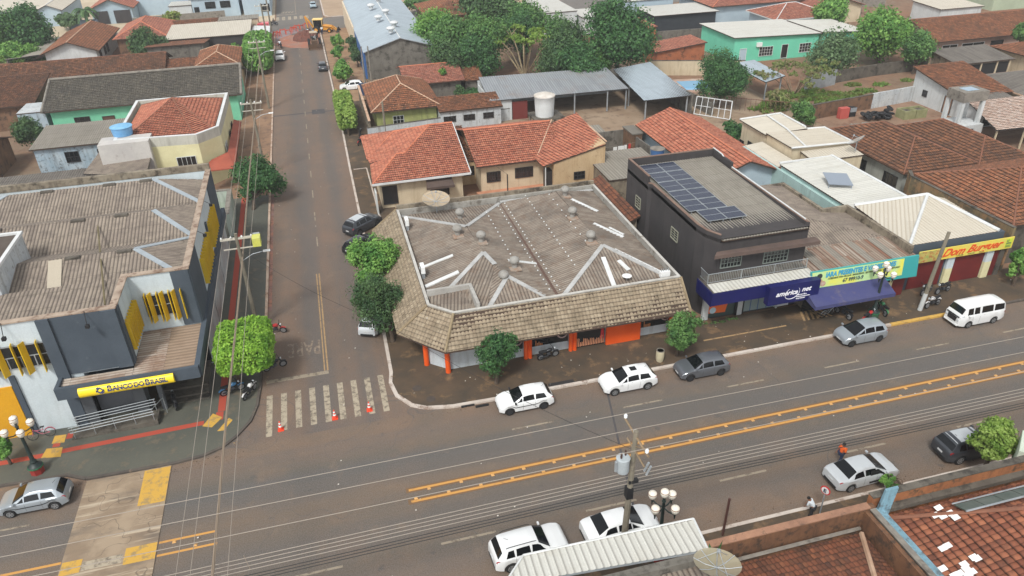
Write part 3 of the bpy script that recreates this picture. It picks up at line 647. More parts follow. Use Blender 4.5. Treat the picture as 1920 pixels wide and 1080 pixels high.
for k in range(7):
    x = 35.3+k*.42; b.poly([(x, 43.3, Zt), (x+.2, 43.3, Zt), (x+.2+(.5 if k < 4 else -.5), 44.6, Zt), (x+(.5 if k < 4 else -.5), 44.6, Zt)])
struct('pavement_hatching', b, pyf)
# dark trench line with patch across the side street, cable channel line on the main road
b = MB(); strip(b, -7, 2.3, 114.4, 114.8, .0062); strip(b, -1.4, .5, 113.6, 116, .0066); b.poly([(13.6, 25.9, .0062), (13.75, 25.9, .0062), (17.2, 40.8, .0062), (17.05, 40.8, .0062)]); struct('road_patches', b, mat('tar_patch', (84, 80, 80), (72, 70, 72), 1))
# red earth spread and dig at the junction
b = MB(); b.poly([(-7, 164, .007), (-4, 160, .007), (0, 158, .007), (2, 163, .007), (2.2, 172, .007), (0, 176, .007), (-3, 172, .007), (-6.8, 174, .007)]); struct('mud_patch', b, mat('red_mud', (168, 104, 78), (150, 118, 104), .5, (190, 150, 130), 1, .56))
b = MB(); b.poly([(-7, 165, .011), (-6, 170, .011), (-2.2, 175, .011), (-2, 178, .011), (-6.8, 178, .011)]); struct('wet_patch', b, mat('pale_wet_patch', (150, 136, 136), (130, 118, 118), .5))
# ---------------------------------------------------------------- bank
bank = thing('bank_building', 'slate and white bank with yellow louvres and grey corrugated roof on the street corner', 'bank', (-20, 58, 0))
ZP = 8.85; S_, W_ = M_['slate'], M_['bankwhite']
b = MB(); b.box(-40, -10.8, 50.5, 70.3, 4.3, 7.8); b.box(-40, -14.85, 46.3, 50.5, 4.3, 7.8); b.box(-40, -18.0, 46.3, 70.3, 0, 4.3); b.box(-18, -10.9, 51.3, 70.3, 0, 4.3)
b.box(-40, -14.85, 46.3, 46.62, 7.8, ZP); b.box(-15.17, -14.85, 46.62, 50.5, 7.8, ZP); b.box(-14.85, -10.8, 50.5, 50.82, 7.8, ZP); b.box(-11.12, -10.8, 50.82, 70.3, 7.8, ZP); b.box(-40, -11.12, 69.98, 70.3, 7.8, ZP)
b.build('wall', W_, bank)
parts('dark_panel', S_, bank, [(-19.45, -14.83, 46.22, 46.3, 4.4, ZP+.003), (-19.5, -18.75, 46.05, 46.3, 0, ZP+.006), (-15.7, -14.8, 46.05, 46.3, 4.4, ZP+.006), (-10.8, -10.72, 66.2, 70.32, 4.4, ZP+.004), (-10.8, -10.72, 50.5, 54.6, 4.4, ZP+.004), (-10.8, -10.66, 60.9, 61.25, 4.4, 7.6), (-14.85, -14.72, 46.3, 46.9, 4.4, ZP+.002), (-17.95, -14.9, 50.9, 51.3, 0, 4.1), (-22.3, -21.95, 46.15, 46.3, 0, 5.0), (-12.0, -10.8, 50.42, 50.5, 4.4, ZP+.005)])
b = MB(); b.box(-30, -22.35, 46.17, 46.3, 0, 4.2); b.build('yellow_panel', mat('mustard_paint', (222, 164, 20), (212, 152, 16), .6), bank)
cop = mat('flaking_coping', (178, 160, 142), (150, 132, 116), .8, (120, 96, 80), 1.6, .5)
b = MB(); b.box(-40, -14.75, 46.2, 46.66, ZP+.01, ZP+.1); b.box(-15.2, -14.72, 46.66, 50.4, ZP+.01, ZP+.1); b.box(-15.2, -10.7, 50.4, 50.86, ZP+.013, ZP+.103); b.box(-11.16, -10.68, 50.86, 70.35, ZP+.01, ZP+.1)
b.build('coping', cop, bank)
b = MB(); b.box(-40, -10.75, 69.94, 70.34, ZP+.02, ZP+.6); b.box(-32, -31.6, 46.7, 69.9, 8.3, ZP+.4); b.build('rear_parapet', M_['render_dirty'], bank)
# roof: three hipped bays of fibre cement with painted hips
pl = []; hips = []
def bay(x0, x1, y0, y1, yr, zv, zr, run):
    a, c = (x0+run, yr, zr), (x1-run, yr, zr)
    pl.extend([[(x0, y0, zv), (x1, y0, zv), c, a], [(x1, y0, zv), (x1, y1, zv), c], [(x1, y1, zv), (x0, y1, zv), a, c], [(x0, y1, zv), (x0, y0, zv), a]])
    hips.extend([((x1, y0, zv), c), ((x0, y0, zv), a)])
bay(-31.4, -11.2, 64.4, 69.9, 68.6, 8.0, 9.1, 4.2); bay(-31.4, -11.2, 57.6, 64.4, 61.3, 8.0, 9.1, 3.2); bay(-31.4, -11.2, 50.9, 57.6, 54.6, 8.0, 9.0, 3.6)
hips.append(((-11.2, 57.6, 8.0), (-14.8, 54.6, 9.0)))
pl.append([(-39, 46.7, 8.05), (-15.3, 46.7, 8.05), (-15.3, 50.9, 8.6), (-39, 50.9, 8.6)])
rf = roofpart(bank, pl, [], 'corr', M_['c_grey'], None, True, thick=.04)
fl_m = mat('blue_grey_flashing', (166, 176, 182), (150, 158, 164), 1, (130, 128, 124), 2, .62)
for a, c in hips:
    mb = MB()
    a, c = Vector(a), Vector(c); d = (c-a).normalized(); s = Vector((-d.y, d.x, 0)).normalized()*.2; u = Vector((0, 0, .08))
    mb.poly([a+s+u, a-s+u, c-s+u, c+s+u]); mb.poly([a+s+u*.2, a+s+u, c+s+u, c+s+u*.2]); mb.poly([a-s+u, a-s+u*.2, c-s+u*.2, c-s+u]); mb.build('hip_flashing', fl_m, rf)
for (x, y, z) in [(-24, 68.4, 9.05), (-19, 68.4, 9.05), (-16, 68.4, 9.05), (-26, 61.1, 9.05), (-20, 61.1, 9.05), (-16.8, 61.1, 9.05), (-19, 54.4, 8.95), (-15.5, 54.4, 8.95), (-24, 54.4, 8.95)]:
    mb = MB(); mb.box(x-.5, x+.5, y-.18, y+.18, z, z+.16); mb.build('roof_vent', M_['conc_dark'], rf)
mb = MB(); q = [(-20.6, 54.4, 8.98), (-19.7, 54.4, 8.98), (-19.3, 51.3, 8.2), (-20.2, 51.3, 8.2)]; mb.poly([(x, y, z+.07) for x, y, z in q]); mb.build('skylight_sheet', M_['m_beige'], rf)
mb = MB(); mb.tube([(-18.4, 60, 8.9), (-15.6, 47.2, 8.75)], .06, 5); mb.build('roof_pipe', mat('mossy_pipe', (110, 100, 70)), rf)
# window bands and louvres
def band(x0, x1, y, nm):
    mb = MB(); mb.box(x0, x1, y-.03, y-.004, 5.45, 7.2); o = mb.build('window', M_['glass'], bank)
    mb = MB(); mb.box(x0, x1, y-.07, y-.031, 6.3, 6.36); mb.box(x0, x1, y-.07, y-.031, 7.14, 7.2); mb.box(x0, x1, y-.07, y-.031, 5.45, 5.5)
    n = int((x1-x0)/.8)
    for i in range(n+1): mb.box(x0+i*(x1-x0)/n-.03, x0+i*(x1-x0)/n+.03, y-.07, y-.031, 5.5, 6.3)
    mb.build('frame', M_['galv'], o)
    return o
band(-34, -19.55, 46.3, 'w'); band(-14.2, -11.95, 50.5, 'w')
ym = mat('yellow_louvre', (226, 188, 30), (214, 176, 26), 1, rough=.5)
def finS(x, y, dx=.28):
    mb = MB(); z0, z1 = 5.1, 7.45
    mb.add([(x, y, z0), (x+.05, y, z0), (x+.05+dx, y-.4, z0), (x+dx, y-.4, z0), (x, y, z1), (x+.05, y, z1), (x+.05+dx, y-.4, z1), (x+dx, y-.4, z1)], [(3, 2, 1, 0), (4, 5, 6, 7), (0, 1, 5, 4), (1, 2, 6, 5), (2, 3, 7, 6), (3, 0, 4, 7)])
    mb.build('louvre', ym, bank)
for i in range(14): finS(-19.95-i*.72, 46.24, -.22 if i % 2 else .05)
for i in range(7): finS(-14.05+i*.40, 50.44, -.18 if i % 2 else .02)
def finE(y, x, z0, z1):
    mb = MB(); mb.add([(x, y, z0), (x, y+.06, z0), (x+.34, y+.02, z0), (x+.34, y-.04, z0), (x, y, z1), (x, y+.06, z1), (x+.34, y+.02, z1), (x+.34, y-.04, z1)], [(3, 0, 1, 2)[::-1], (4, 5, 6, 7), (0, 1, 5, 4), (1, 2, 6, 5), (2, 3, 7, 6), (3, 0, 4, 7)]); mb.build('louvre', ym, bank)
for i in range(8): finE(46.95+i*.42, -14.82, 5.1, 7.3)
for i in range(9): finE(55.2+i*.6, -10.78, 5.0, 7.2)
for i in range(8): finE(61.6+i*.6, -10.78, 5.0, 7.2)
# corner canopy with its roof sheet, and slab along the street
b = MB(); b.box(-19.45, -10.6, 44.7, 44.95, 3.5, 4.4); b.box(-19.45, -19.2, 44.95, 46.04, 3.5, 4.4); b.box(-10.85, -10.5, 44.95, 71.5, 3.45, 4.4); b.box(-19.2, -10.85, 44.95, 51.3, 3.5, 3.7)
cn = b.build('canopy', S_, bank)
rwm = T('rusty_white_sheet', [(168, 156, 142), (190, 180, 168), (150, 134, 118)], (124, 90, 66), .46, furrow=(110, 80, 60))
b = MB(); surf(b, [(-19.2, 44.95, 4.12), (-14.85, 44.95, 4.12), (-14.85, 46.05, 4.2), (-19.2, 46.05, 4.2)], 'corr', 0, True, (0, 1, 0)); b.build('canopy_roof', rwm, cn); b = MB(); surf(b, [(-14.85, 44.95, 4.12), (-12.9, 44.95, 4.12), (-12.9, 50.42, 4.3), (-14.85, 50.42, 4.3)], 'corr', 0, True, (0, 1, 0)); b.build('canopy_roof', rwm, cn)
b = MB(); surf(b, [(-12.9, 44.95, 4.12), (-10.85, 44.95, 4.12), (-10.85, 50.42, 4.3), (-12.9, 50.42, 4.3)], 'farcorr', 0, True, (0, 1, 0)); b.build('canopy_roof', T('dusty_brown_sheet', [(150, 130, 110), (156, 135, 115)], (132, 110, 90), .5, furrow=(128, 108, 90)), cn)
# ground floor: shutter, pier, stair doors
b = MB(); b.box(-18.2, -15.4, 46.9, 46.95, 0.1, 3.5); b.build('shutter', mat('grey_shutter', (98, 102, 108), (90, 94, 100), .6, rough=.6), bank)
parts('pier', mat('dark_grey_pier', (90, 94, 98), (80, 84, 88), .8), bank, [(-18.75, -18.0, 46.1, 47.2, 0, 3.5), (-15.5, -14.75, 46.1, 47.0, 0, 3.5), (-14.0, -13.7, 46.4, 46.7, 0, 3.5)])
b = MB(); b.box(-14.7, -11.0, 51.2, 51.29, .3, 3.3); b.build('entrance_glass', M_['glass'], bank)
b = MB(); b.box(-14.6, -11.1, 48.2, 51.2, 0, .5); b.box(-14.6, -11.0, 47.4, 48.2, 0, .33); b.box(-14.6, -10.9, 46.8, 47.4, 0, .2); b.build('steps', M_['conc_dark'], bank)
b = MB(); b.box(-10.9, -10.82, 51.4, 56.8, 0, 3.44); b.box(-10.9, -10.82, 57.2, 63.5, 0, 3.44); b.box(-10.9, -10.82, 64, 71, 0, 3.44); b.build('street_wall_panel', mat('pinkish_grey_panel', (150, 136, 130), (190, 196, 196), .25), bank)
# sign, half round, with lettering and emblem
b = MB(); prof = []; n = 9
for i in range(n): t = math.pi*i/(n-1)-math.pi/2; prof.append((44.66-.26*math.cos(t), 3.88+.36*math.sin(t)))
vs = [(-18.05, y, z) for y, z in prof]+[(-12.2, y, z) for y, z in prof]
b.add(vs, [(i, i+n, i+1+n, i+1) for i in range(n-1)]+[tuple(range(n)), tuple(range(2*n-1, n-1, -1))]); sg = b.build('sign', plain('sign_yellow', (248, 218, 40), .4), bank, True)
navy = plain('sign_navy', (40, 52, 96), .5)
lt = R(78)
for s_, x_, sz in (('B', -16.3, .54), ('ANCO', -15.97, .42), ('DO', -14.68, .42), ('B', -13.98, .54), ('RASIL', -13.64, .42)): text('lettering', s_, navy, sg, (x_, 44.368, 3.84), (R(70), 0, 0), sz, .02, bold=.02)
b = MB(); cx, cz = -16.72, 3.98
def lz(x, z): return (cx+x, 44.40+.36*z+.0, cz+z)
for sx in (1, -1):
    b.poly([lz(-.25*sx, -.02), lz(0, .22*sx), lz(.25*sx, -.02), lz(.25*sx, -.02-.09*sx), lz(0, .11*sx), lz(-.25*sx, -.02-.09*sx)][::sx])
    b.poly([lz(-.22*sx, .12*sx), lz(-.1*sx, .24*sx), lz(-.03*sx, .17*sx), lz(-.15*sx, .05*sx)][::sx]); b.poly([lz(.13*sx, -.2*sx), lz(.25*sx, -.1*sx), lz(.2*sx, -.2*sx)][::sx])
b.build('emblem', navy, sg)
# ramp and its rails
b = MB(); b.add([(-19.6, 44.75, .12), (-14.1, 44.75, .12), (-14.1, 46.0, .12), (-19.6, 46.0, .12), (-19.6, 44.75, .14), (-14.1, 44.75, .55), (-14.1, 46.0, .55), (-19.6, 46.0, .14)], [(4, 5, 6, 7), (0, 1, 5, 4), (1, 2, 6, 5), (2, 3, 7, 6), (3, 0, 4, 7)]); b.build('ramp', M_['conc_dark'], bank)
for y_, xs in ((44.85, (-19.4, -18.1, -16.8, -15.5, -14.3)), (45.95, (-19.4, -14.3))):
    b = MB(); z_ = lambda x: .14+.41*(x+19.6)/5.5
    for h in (.5, .72, .95): b.tube([(-19.6, y_, z_(-19.6)+h), (-14.2, y_, z_(-14.2)+h)], .03, 6)
    for x_ in xs: b.tube([(x_, y_, z_(x_)), (x_, y_, z_(x_)+.95)], .028, 6)
    b.build('handrail', M_['steel_rail'], bank)
b = MB(); b.tube([(-14.2, 44.85, 1.5), (-13.7, 46.0, 1.45), (-14.0, 47.3, 1.45)], .03, 6); b.tube([(-13.7, 46.0, .12), (-13.7, 46, 1.45)], .03, 6); b.build('handrail', M_['steel_rail'], bank)
for x_, y_ in ((-16.6, 45.6), (-21.4, 45.6), (-10.3, 63), (-10.3, 57)):
    b = MB()
    if y_ < 47: b.tube([(x_, 46.2, 9.0), (x_+.1, y_, 8.3)], .025, 5); b.box(x_, x_+.22, y_-.15, y_+.1, 8.1, 8.32)
    else: b.tube([(-11, y_, 8.9), (-10.3, y_, 8.4)], .02, 5); b.box(-10.4, -10.15, y_-.12, y_+.12, 8.2, 8.4)
    b.build('floodlight', M_['black'], bank)
# water tank housing on the roof
t = thing('roof_tank_housing', 'white rendered tank housing standing on the bank roof', 'roof housing', (-26, 55, 8.4)); b = MB(); b.box(-31, -22.7, 50.8, 57.2, 8.0, 10.2); b.build('wall', M_['white_old'], t)
b = MB(); b.box(-31.1, -22.6, 50.7, 50.95, 10.2, 10.4); b.box(-22.85, -22.6, 50.95, 57.3, 10.2, 10.4); b.box(-31.1, -22.85, 57.05, 57.3, 10.2, 10.4); b.build('rim', M_['white_cap'], t)
b = MB(); b.box(-31, -22.9, 51, 57, 10.21, 10.26); b.build('lid', M_['c_brown'], t)
# ---------------------------------------------------------------- corner shop building with tiled skirt
cs = thing('corner_shop', 'single-storey corner shop with beige tiled skirt roof and orange pillars', 'shop', (15, 54, 0))
base = [(6.2, 45.0), (24.7, 45.0), (24.7, 64.2), (4.9, 64.2), (4.9, 46.25)]
b = MB(); b.prism([(6.4, 45.2), (24.6, 45.2), (24.6, 64.1), (5.1, 64.1), (5.1, 46.35)], 0, 4.3); b.build('wall', mat('shop_white_wall', (196, 204, 208), (186, 194, 198), .5, streak=(160, 164, 164)), cs)
pp = [(7.0, 45.25), (24.9, 45.25), (24.9, 64.5), (5.35, 64.5), (5.35, 46.95)]
b = MB(); n = len(pp)
def inset(pts, d):
    out = []; n = len(pts)
    for i in range(n):
        p, a, c = Vector(pts[i]), Vector(pts[i-1]), Vector(pts[(i+1) % n]); d1 = (p-a).normalized(); d2 = (c-p).normalized(); n1 = Vector((-d1.y, d1.x)); n2 = Vector((-d2.y, d2.x)); bs = (n1+n2).normalized(); out.append(tuple(p+bs*d/max(.2, bs.dot(n1))))
    return out
pi_ = inset(pp, .22)
for i in range(n):
    j = (i+1) % n; b.prism([pp[i], pp[j], pi_[j], pi_[i]], 4.0, 4.98)
b.build('parapet', mat('grey_parapet', (168, 166, 160), (150, 146, 138), .8, (110, 104, 96), 1.3, .52), cs)
b = MB()
for i in range(n):
    j = (i+1) % n
    if i == 2: continue
    b.prism([pp[i], pp[j], pi_[j], pi_[i]], 4.985, 5.03)
b.build('coping', mat('pale_coping', (196, 194, 188), (176, 172, 164), 1, (140, 134, 124), 1.5, .6), cs)
b = MB(); b.box(5.4, 24.9, 64.5, 64.75, 0, 5.35); b.build('rear_parapet', M_['render_dirty'], cs)
# skirt: courses of barrel tiles
ev = [(5.95, 43.55, 2.9), (25.0, 43.3, 2.9), (25.0, 64.4, 2.9), (2.95, 64.9, 2.9), (2.95, 46.9, 2.9)]
top = [(x, y, 4.9) for x, y in pp]
b = MB()
for i, j in ((0, 1), (3, 4), (4, 0)):
    q = [ev[i], ev[j], top[j], top[i]]
    if i == 3: q = [ev[3], ev[4], top[4], top[3]]
    surf(b, q, 'skirt', 0); b.slab([(x, y, z-.02) for x, y, z in q], .12, 1)
sk = b.build('skirt_roof', [M_['r_skirt'], M_['wood']], cs)
skm = mat('skirt_ridge', (150, 134, 106), (128, 112, 88), 1.5)
for p, q in (((ev[0][0], ev[0][1], 2.98), (top[0][0], top[0][1], 4.98)), ((ev[4][0], ev[4][1], 2.98), (top[4][0], top[4][1], 4.98)), ((2.95, 64.9, 2.95), (5.35, 64.6, 4.98)), ((25, 43.3, 2.95), (24.9, 45.25, 4.98))): b = MB(); b.tube([p, q], .11, 6); b.build('ridge_cap', skm, sk)
# sheet roof behind the parapet
zv = 4.45; nb = [5.6, 15.2, 24.65]
P1, P2 = (10.6, 57.4, 5.75), (10.9, 52.3, 5.75); Q1, Q2 = (20.2, 62.2, 5.75), (20.5, 50.6, 5.75)
wc = [(5.6, 47.1, zv), (7.2, 45.5, zv), (15.2, 45.5, zv), (15.2, 64.1, zv), (5.6, 64.1, zv)]
V2, A2, R2 = (9.5, 45.5, zv), (11.9, 48.5, 5.45), (11.4, 50.4, 5.55)
PL = [[wc[4], wc[0], P2, P1], [wc[0], wc[1], V2, R2, P2], [V2, A2, R2], [V2, (14.7, 45.5, zv), A2], [(14.7, 45.5, zv), wc[2], wc[3], P1, P2, R2, A2], [wc[3], wc[4], P1], [(15.2, 45.5, zv), (24.65, 45.5, zv), Q2], [(24.65, 45.5, zv), (24.65, 64.1, zv), Q1, Q2], [(15.2, 64.1, zv), (15.2, 45.5, zv), Q2, Q1], [(24.65, 64.1, zv), (15.2, 64.1, zv), Q1]]
rf = roofpart(cs, PL, [], 'corr', M_['c_brown'], None, True, thick=.04, name='sheet_roof')
pgf = mat('pale_grey_flashing', (184, 184, 182), (160, 160, 158), 1.2, (130, 120, 110), 2, .6)
def flash(mb, a, c, w=.18, up=.08):
    a, c = Vector(a), Vector(c); d = (c-a).normalized(); s = Vector((-d.y, d.x, 0)).normalized()*w; u = Vector((0, 0, up))
    mb.poly([a+s+u, a-s+u, c-s+u, c+s+u]); mb.poly([a+s, a+s+u, c+s+u, c+s]); mb.poly([a-s+u, a-s, c-s, c-s+u])
for a, c in ((wc[0], P2), (R2, P2), (V2, A2), ((14.7, 45.5, zv), A2), (wc[3], P1), (wc[4], P1), ((15.2, 45.5, zv), Q2), ((24.65, 45.5, zv), Q2), ((15.2, 64.0, 4.6), (24.6, 64.0, 4.6))): mb = MB(); flash(mb, a, c); mb.build('hip_flashing', pgf, rf)
mb = MB(); flash(mb, (15.2, 45.6, zv), (15.2, 64.0, zv), .12, .07); mb.build('valley_gutter', mat('rust_gutter', (96, 74, 64)), rf)
wp = M_['white_cap']
def zroof(x, y):
    if x > 15.2: return min(4.45+.293*(24.65-x), 4.45+.25*(x-15.2), 4.45+.255*(y-45.5))
    return min(4.45+.26*(x-5.6), 4.45+.295*(15.2-x))
for nm, p, q, w in (('white_strip', (5.75, 53.4), (8.6, 53.5), .16), ('white_strip', (5.75, 50.4), (8.5, 50.7), .2), ('white_strip', (12.7, 51.4), (15.1, 51.4), .14), ('white_strip', (20.0, 49.2), (19.7, 45.8), .18), ('white_strip', (21.1, 48.6), (21.5, 47.4), .18), ('skylight_sheet', (21.2, 60.6), (23.0, 58.4), .2), ('skylight_sheet', (21.4, 55.2), (23.3, 53.0), .22), ('skylight_sheet', (22.7, 54.8), (23.6, 53.6), .13), ('white_strip', (21.4, 50.2), (24.0, 46.9), .1)):
    mb = MB(); flash(mb, (*p, zroof(*p)), (*q, zroof(*q)), w, .09); mb.build(nm, wp, rf)
# rows of white sealed bolt heads
mb = MB()
def rowdots(x, y0, y1, n, zf):
    for k in range(n):
        y = y0+(y1-y0)*k/(n-1); z = zf(x, y); mb.lathe(x, y, [(.07, z), (.05, z+.06), (.01, z+.08)], 6)
zE = lambda x, y: 4.53+(x-15.2)*.26; zW = lambda x, y: 4.53+(15.2-x)*.3
rowdots(15.55, 46, 63.5, 26, zE); rowdots(17.6, 49.2, 63.5, 20, zE); rowdots(14.8, 47, 63, 22, zW); rowdots(13.2, 50, 61, 14, zW); rowdots(19.5, 52, 62, 9, zE)
tag(mb.build('bolt_head', wp, rf), kind='stuff')
b = MB(); b.box(5.6, 9.05, 48.3, 48.55, 4.3, 5.35); b.box(8.8, 9.05, 45.5, 48.3, 4.3, 5.34); b.build('curb_wall', mat('pale_curb', (176, 174, 168), (156, 152, 146), 1, (120, 114, 106), 1.5, .55), cs)
b = MB(); surf(b, [(5.7, 46.9, 4.62), (7.1, 45.5, 4.62), (8.8, 45.5, 4.62), (8.8, 48.3, 5.0), (5.7, 48.3, 5.0)], 'corr'); b.build('boxed_roof_sheet', M_['c_brown'], cs)
# ventilators
ventm = mat('dull_ventilator', (158, 156, 150), (140, 136, 130), 3, (120, 100, 84), 4, .58)
turb = lambda mb, x, y, z, r=.4: (mb.lathe(x, y, [(r*.55, z-.45), (r*.55, z-.05), (r*.8, z), (r, z+.14), (r*1.02, z+.27), (r*.85, z+.42), (r*.5, z+.52), (.04, z+.56)], 14))
for x, y, z in ((9.6, 56.4, 6.0), (11.2, 54.4, 6.1), (10.6, 60.4, 5.6), (12.9, 50.1, 5.65), (11.6, 48.5, 5.45), (19.9, 56.5, 6.15), (19.8, 51.6, 6.15), (20.8, 61.2, 6.1)):
    mb = MB(); turb(mb, x, y, z); o = mb.build('roof_ventilator', ventm, rf, True)
    mb = MB(); mb.box(x-.45, x+.45, y-.6, y+.1, z-.5, z-.38); mb.build('flashing_plate', mat('rusted_plate', (160, 150, 138), (150, 118, 96), 2.5), o)
# facade: pillars, low wall, shopfront glazing
O_ = M_['orange']
for x, y in ((6.25, 44.9), (4.85, 46.3), (9.4, 44.9), (12.45, 44.9), (16.05, 44.9), (24.2, 44.9), (4.85, 51), (4.85, 57)):
    b = MB()
    for dx in ((-.17, .17) if x > 12 and x < 20 else (0,)): b.lathe(x+dx, y, [(.2 if x < 12 else .16, .12), (.2 if x < 12 else .16, 3.4)], 12)
    if 12 < x < 20: b.box(x-.08, x+.08, y-.02, y+.15, .12, 3.4)
    b.build('pillar', O_, cs, True)
b = MB(); b.box(18.75, 21.6, 44.75, 44.95, .13, 3.4); b.build('orange_panel', O_, cs)
for x0, x1 in ((12.8, 15.7), (21.7, 24.3), (9.7, 12.1)):
    b = MB(); b.box(x0, x1, 45.08, 45.16, .95, 3.3); o = b.build('shop_window', M_['glass'], cs)
    mb = MB(); cx_ = x1-.45
    for r in (.42, .36):
        for k in range(16):
            a0 = 6.283*k/16; a1 = 6.283*(k+1)/16; mb.tube([(cx_+r*math.cos(a0), 45.05, 1.75+r*math.sin(a0)), (cx_+r*math.cos(a1), 45.05, 1.75+r*math.sin(a1))], .02, 4, caps=False)
    mb.build('ring_decal', plain('decal_pinkish', (206, 176, 170), .5), o)
    mb = MB(); rr = random.Random(int(x0*10))
    for k in range(5):
        xx = x0+.3+k*.12; mb.box(xx, xx+.07, 45.04, 45.07, 1.0, 1.15+rr.random()*.35)
    mb.build('food_decal', plain('decal_tan', (196, 130, 84), .5), o)
b = MB(); b.box(16.3, 18.7, 45.06, 45.16, .14, 3.3); o = b.build('shop_door', M_['glass'], cs)
mb = MB(); rr = random.Random(2)
for k in range(17):
    xx = 16.4+k*.135; h = .3+rr.random()*.4; mb.poly([(xx, 45.04, .25), (xx+.09, 45.04, .22), (xx+.11, 45.04, .25+h), (xx+.04, 45.04, .35+h)])
mb.build('food_decal', plain('decal_salmon', (226, 158, 120), .5), o)
mb = MB()
for k in range(3):
    for q in range(9): 
        if rr.random() < .8: mb.box(17.0+q*.12, 17.09+q*.12, 45.03, 45.05, 1.75+k*.24, 1.92+k*.24)
mb.build('yellow_lettering_decal', plain('decal_yellow', (190, 180, 60), .5), o)
mb = MB(); mb.poly([(18.35, 45.03, .6), (18.45, 45.03, .6), (18.55, 45.03, 2.0), (18.45, 45.03, 2.1)]); mb.poly([(18.6, 45.03, .6), (18.68, 45.03, .6), (18.55, 45.03, 2.1), (18.4, 45.03, 1.9)]); mb.poly([(18.2, 45.03, 1.6), (18.68, 45.03, 2.0), (18.68, 45.03, 2.15), (18.2, 45.03, 1.75)]); mb.build('red_decal', plain('decal_red', (200, 50, 60), .5), o)
# things on its roof
def dish(label, x, y, z, r, tilt, az, m, depth=.22):
    root = thing('satellite_dish', label, 'satellite dish', (x, y, z)); mb = MB(); n = 24; k = 5
    Mx = Matrix.Rotation(az, 3, 'Z') @ Matrix.Rotation(tilt, 3, 'X'); vs = []; c = Vector((x, y, z+r*.75))
    for i in range(k+1):
        rr_ = r*i/k
        for j in range(n): a = 6.283*j/n; vs.append(c+Mx @ Vector((rr_*math.cos(a), rr_*math.sin(a), depth*r*((i/k)**2)*1.3)))
    fs = []
    for i in range(k):
        for j in range(n): fs.append((i*n+j, i*n+(j+1) % n, (i+1)*n+(j+1) % n, (i+1)*n+j))
    mb.add(vs, fs); mb.build('reflector', m, root, True)
    mb = MB()
    for j in range(0, n, 3):
        a = 6.283*j/n; mb.tube([c+Mx @ Vector((0, 0, .03)), c+Mx @ Vector((r*.5*math.cos(a), r*.5*math.sin(a), .35*depth*r+.02)), c+Mx @ Vector((r*math.cos(a), r*math.sin(a), depth*r*1.3+.01))], .02, 4)
    mb.build('rib', M_['galv'], root)
    f = c+Mx @ Vector((0, 0, r*.85)); mb = MB()
    for j in (0, 8, 16): a = 6.283*j/n; mb.tube([c+Mx @ Vector((r*.85*math.cos(a), r*.85*math.sin(a), depth*r)), f], .015, 4)
    mb.lathe(f.x, f.y, [(.07, f.z-.08), (.09, f.z), (.05, f.z+.1)], 8); mb.build('feed_horn', M_['galv'], root)
    mb = MB(); mb.tube([(x, y, z-.3), (x, y, z+r*.75)], .05, 6); mb.build('mast', M_['galv'], root)
    return root
def meshmat(name, c, hole):
    s = NT(name); s.done(lin(c), .6, .1)
    t = s.n.new('ShaderNodeBsdfTransparent'); mx = s.n.new('ShaderNodeMixShader'); mx.inputs[0].default_value = hole
    out = [n for n in s.n if n.type == 'OUTPUT_MATERIAL'][0]; s.l.new(s.b.outputs[0], mx.inputs[1]); s.l.new(t.outputs[0], mx.inputs[2]); s.l.new(mx.outputs[0], out.inputs[0]); return s.m
M_['dishmesh'] = meshmat('perforated_dish', (190, 172, 146), .25); M_['dishgrey'] = meshmat('grey_mesh_dish', (186, 182, 172), .4)
dish('tan ribbed satellite dish on the rear parapet of the corner shop', 9.0, 63.6, 4.7, 1.3, R(12), R(10), M_['dishmesh'])
def acunit(label, x, y, z, rz=0):
    root = thing('air_conditioner', label, 'air conditioner', (x, y, z)); mb = MB(); mb.box(x-.16, x+.16, y-.42, y+.42, z, z+.62); mb.build('casing', M_['white'], root, bevel=.02)
    mb = MB(); mb.lathe(x-.16, y-.08, [(.24, -.012), (.24, 0)], 16, 0, 'x', z+.31); mb.lathe(x+.172, y-.08, [(.24, -.012), (.24, 0)], 16, 0, 'x', z+.31); mb.build('fan_grille', M_['frame_dark'], root)
    mb = MB(); mb.box(x-.12, x+.12, y-.35, y-.3, z-.5, z); mb.box(x-.12, x+.12, y+.3, y+.35, z-.5, z); mb.build('bracket', M_['galv'], root); return root
acunit('white air conditioner unit at the north end of the corner shop parapet', 5.85, 60.9, 5.05); acunit('white air conditioner unit with dark fan halfway along the corner shop parapet', 5.85, 52.0, 5.0)
t = thing('antenna_box', 'small white antenna box with stubs on the south-east roof corner', 'antenna', (23.9, 45.9, 4.8)); b = MB(); b.box(23.4, 24.2, 45.7, 46.0, 4.9, 5.35)
b.build('casing', M_['white'], t); 
for k in range(4): b = MB(); b.tube([(23.5+k*.2, 45.85, 5.35), (23.5+k*.2, 45.85, 5.6)], .03, 5); b.build('stub', M_['galv'], t)
b = MB(); b.tube([(23.8, 45.85, 4.5), (23.8, 45.85, 4.9)], .03, 5); b.build('mast', M_['galv'], t)
t = thing('small_dish', 'small white satellite dish on the brown sheets near the antenna box', 'satellite dish', (20.9, 46.4, 4.7)); b = MB(); b.lathe(20.9, 46.4, [(.02, 5.0), (.25, 5.04), (.38, 5.12)], 14); b.build('reflector', M_['white'], t, True); b = MB(); b.tube([(20.9, 46.4, 4.6), (20.9, 46.4, 5.0)], .03, 5); b.build('mast', M_['galv'], t)
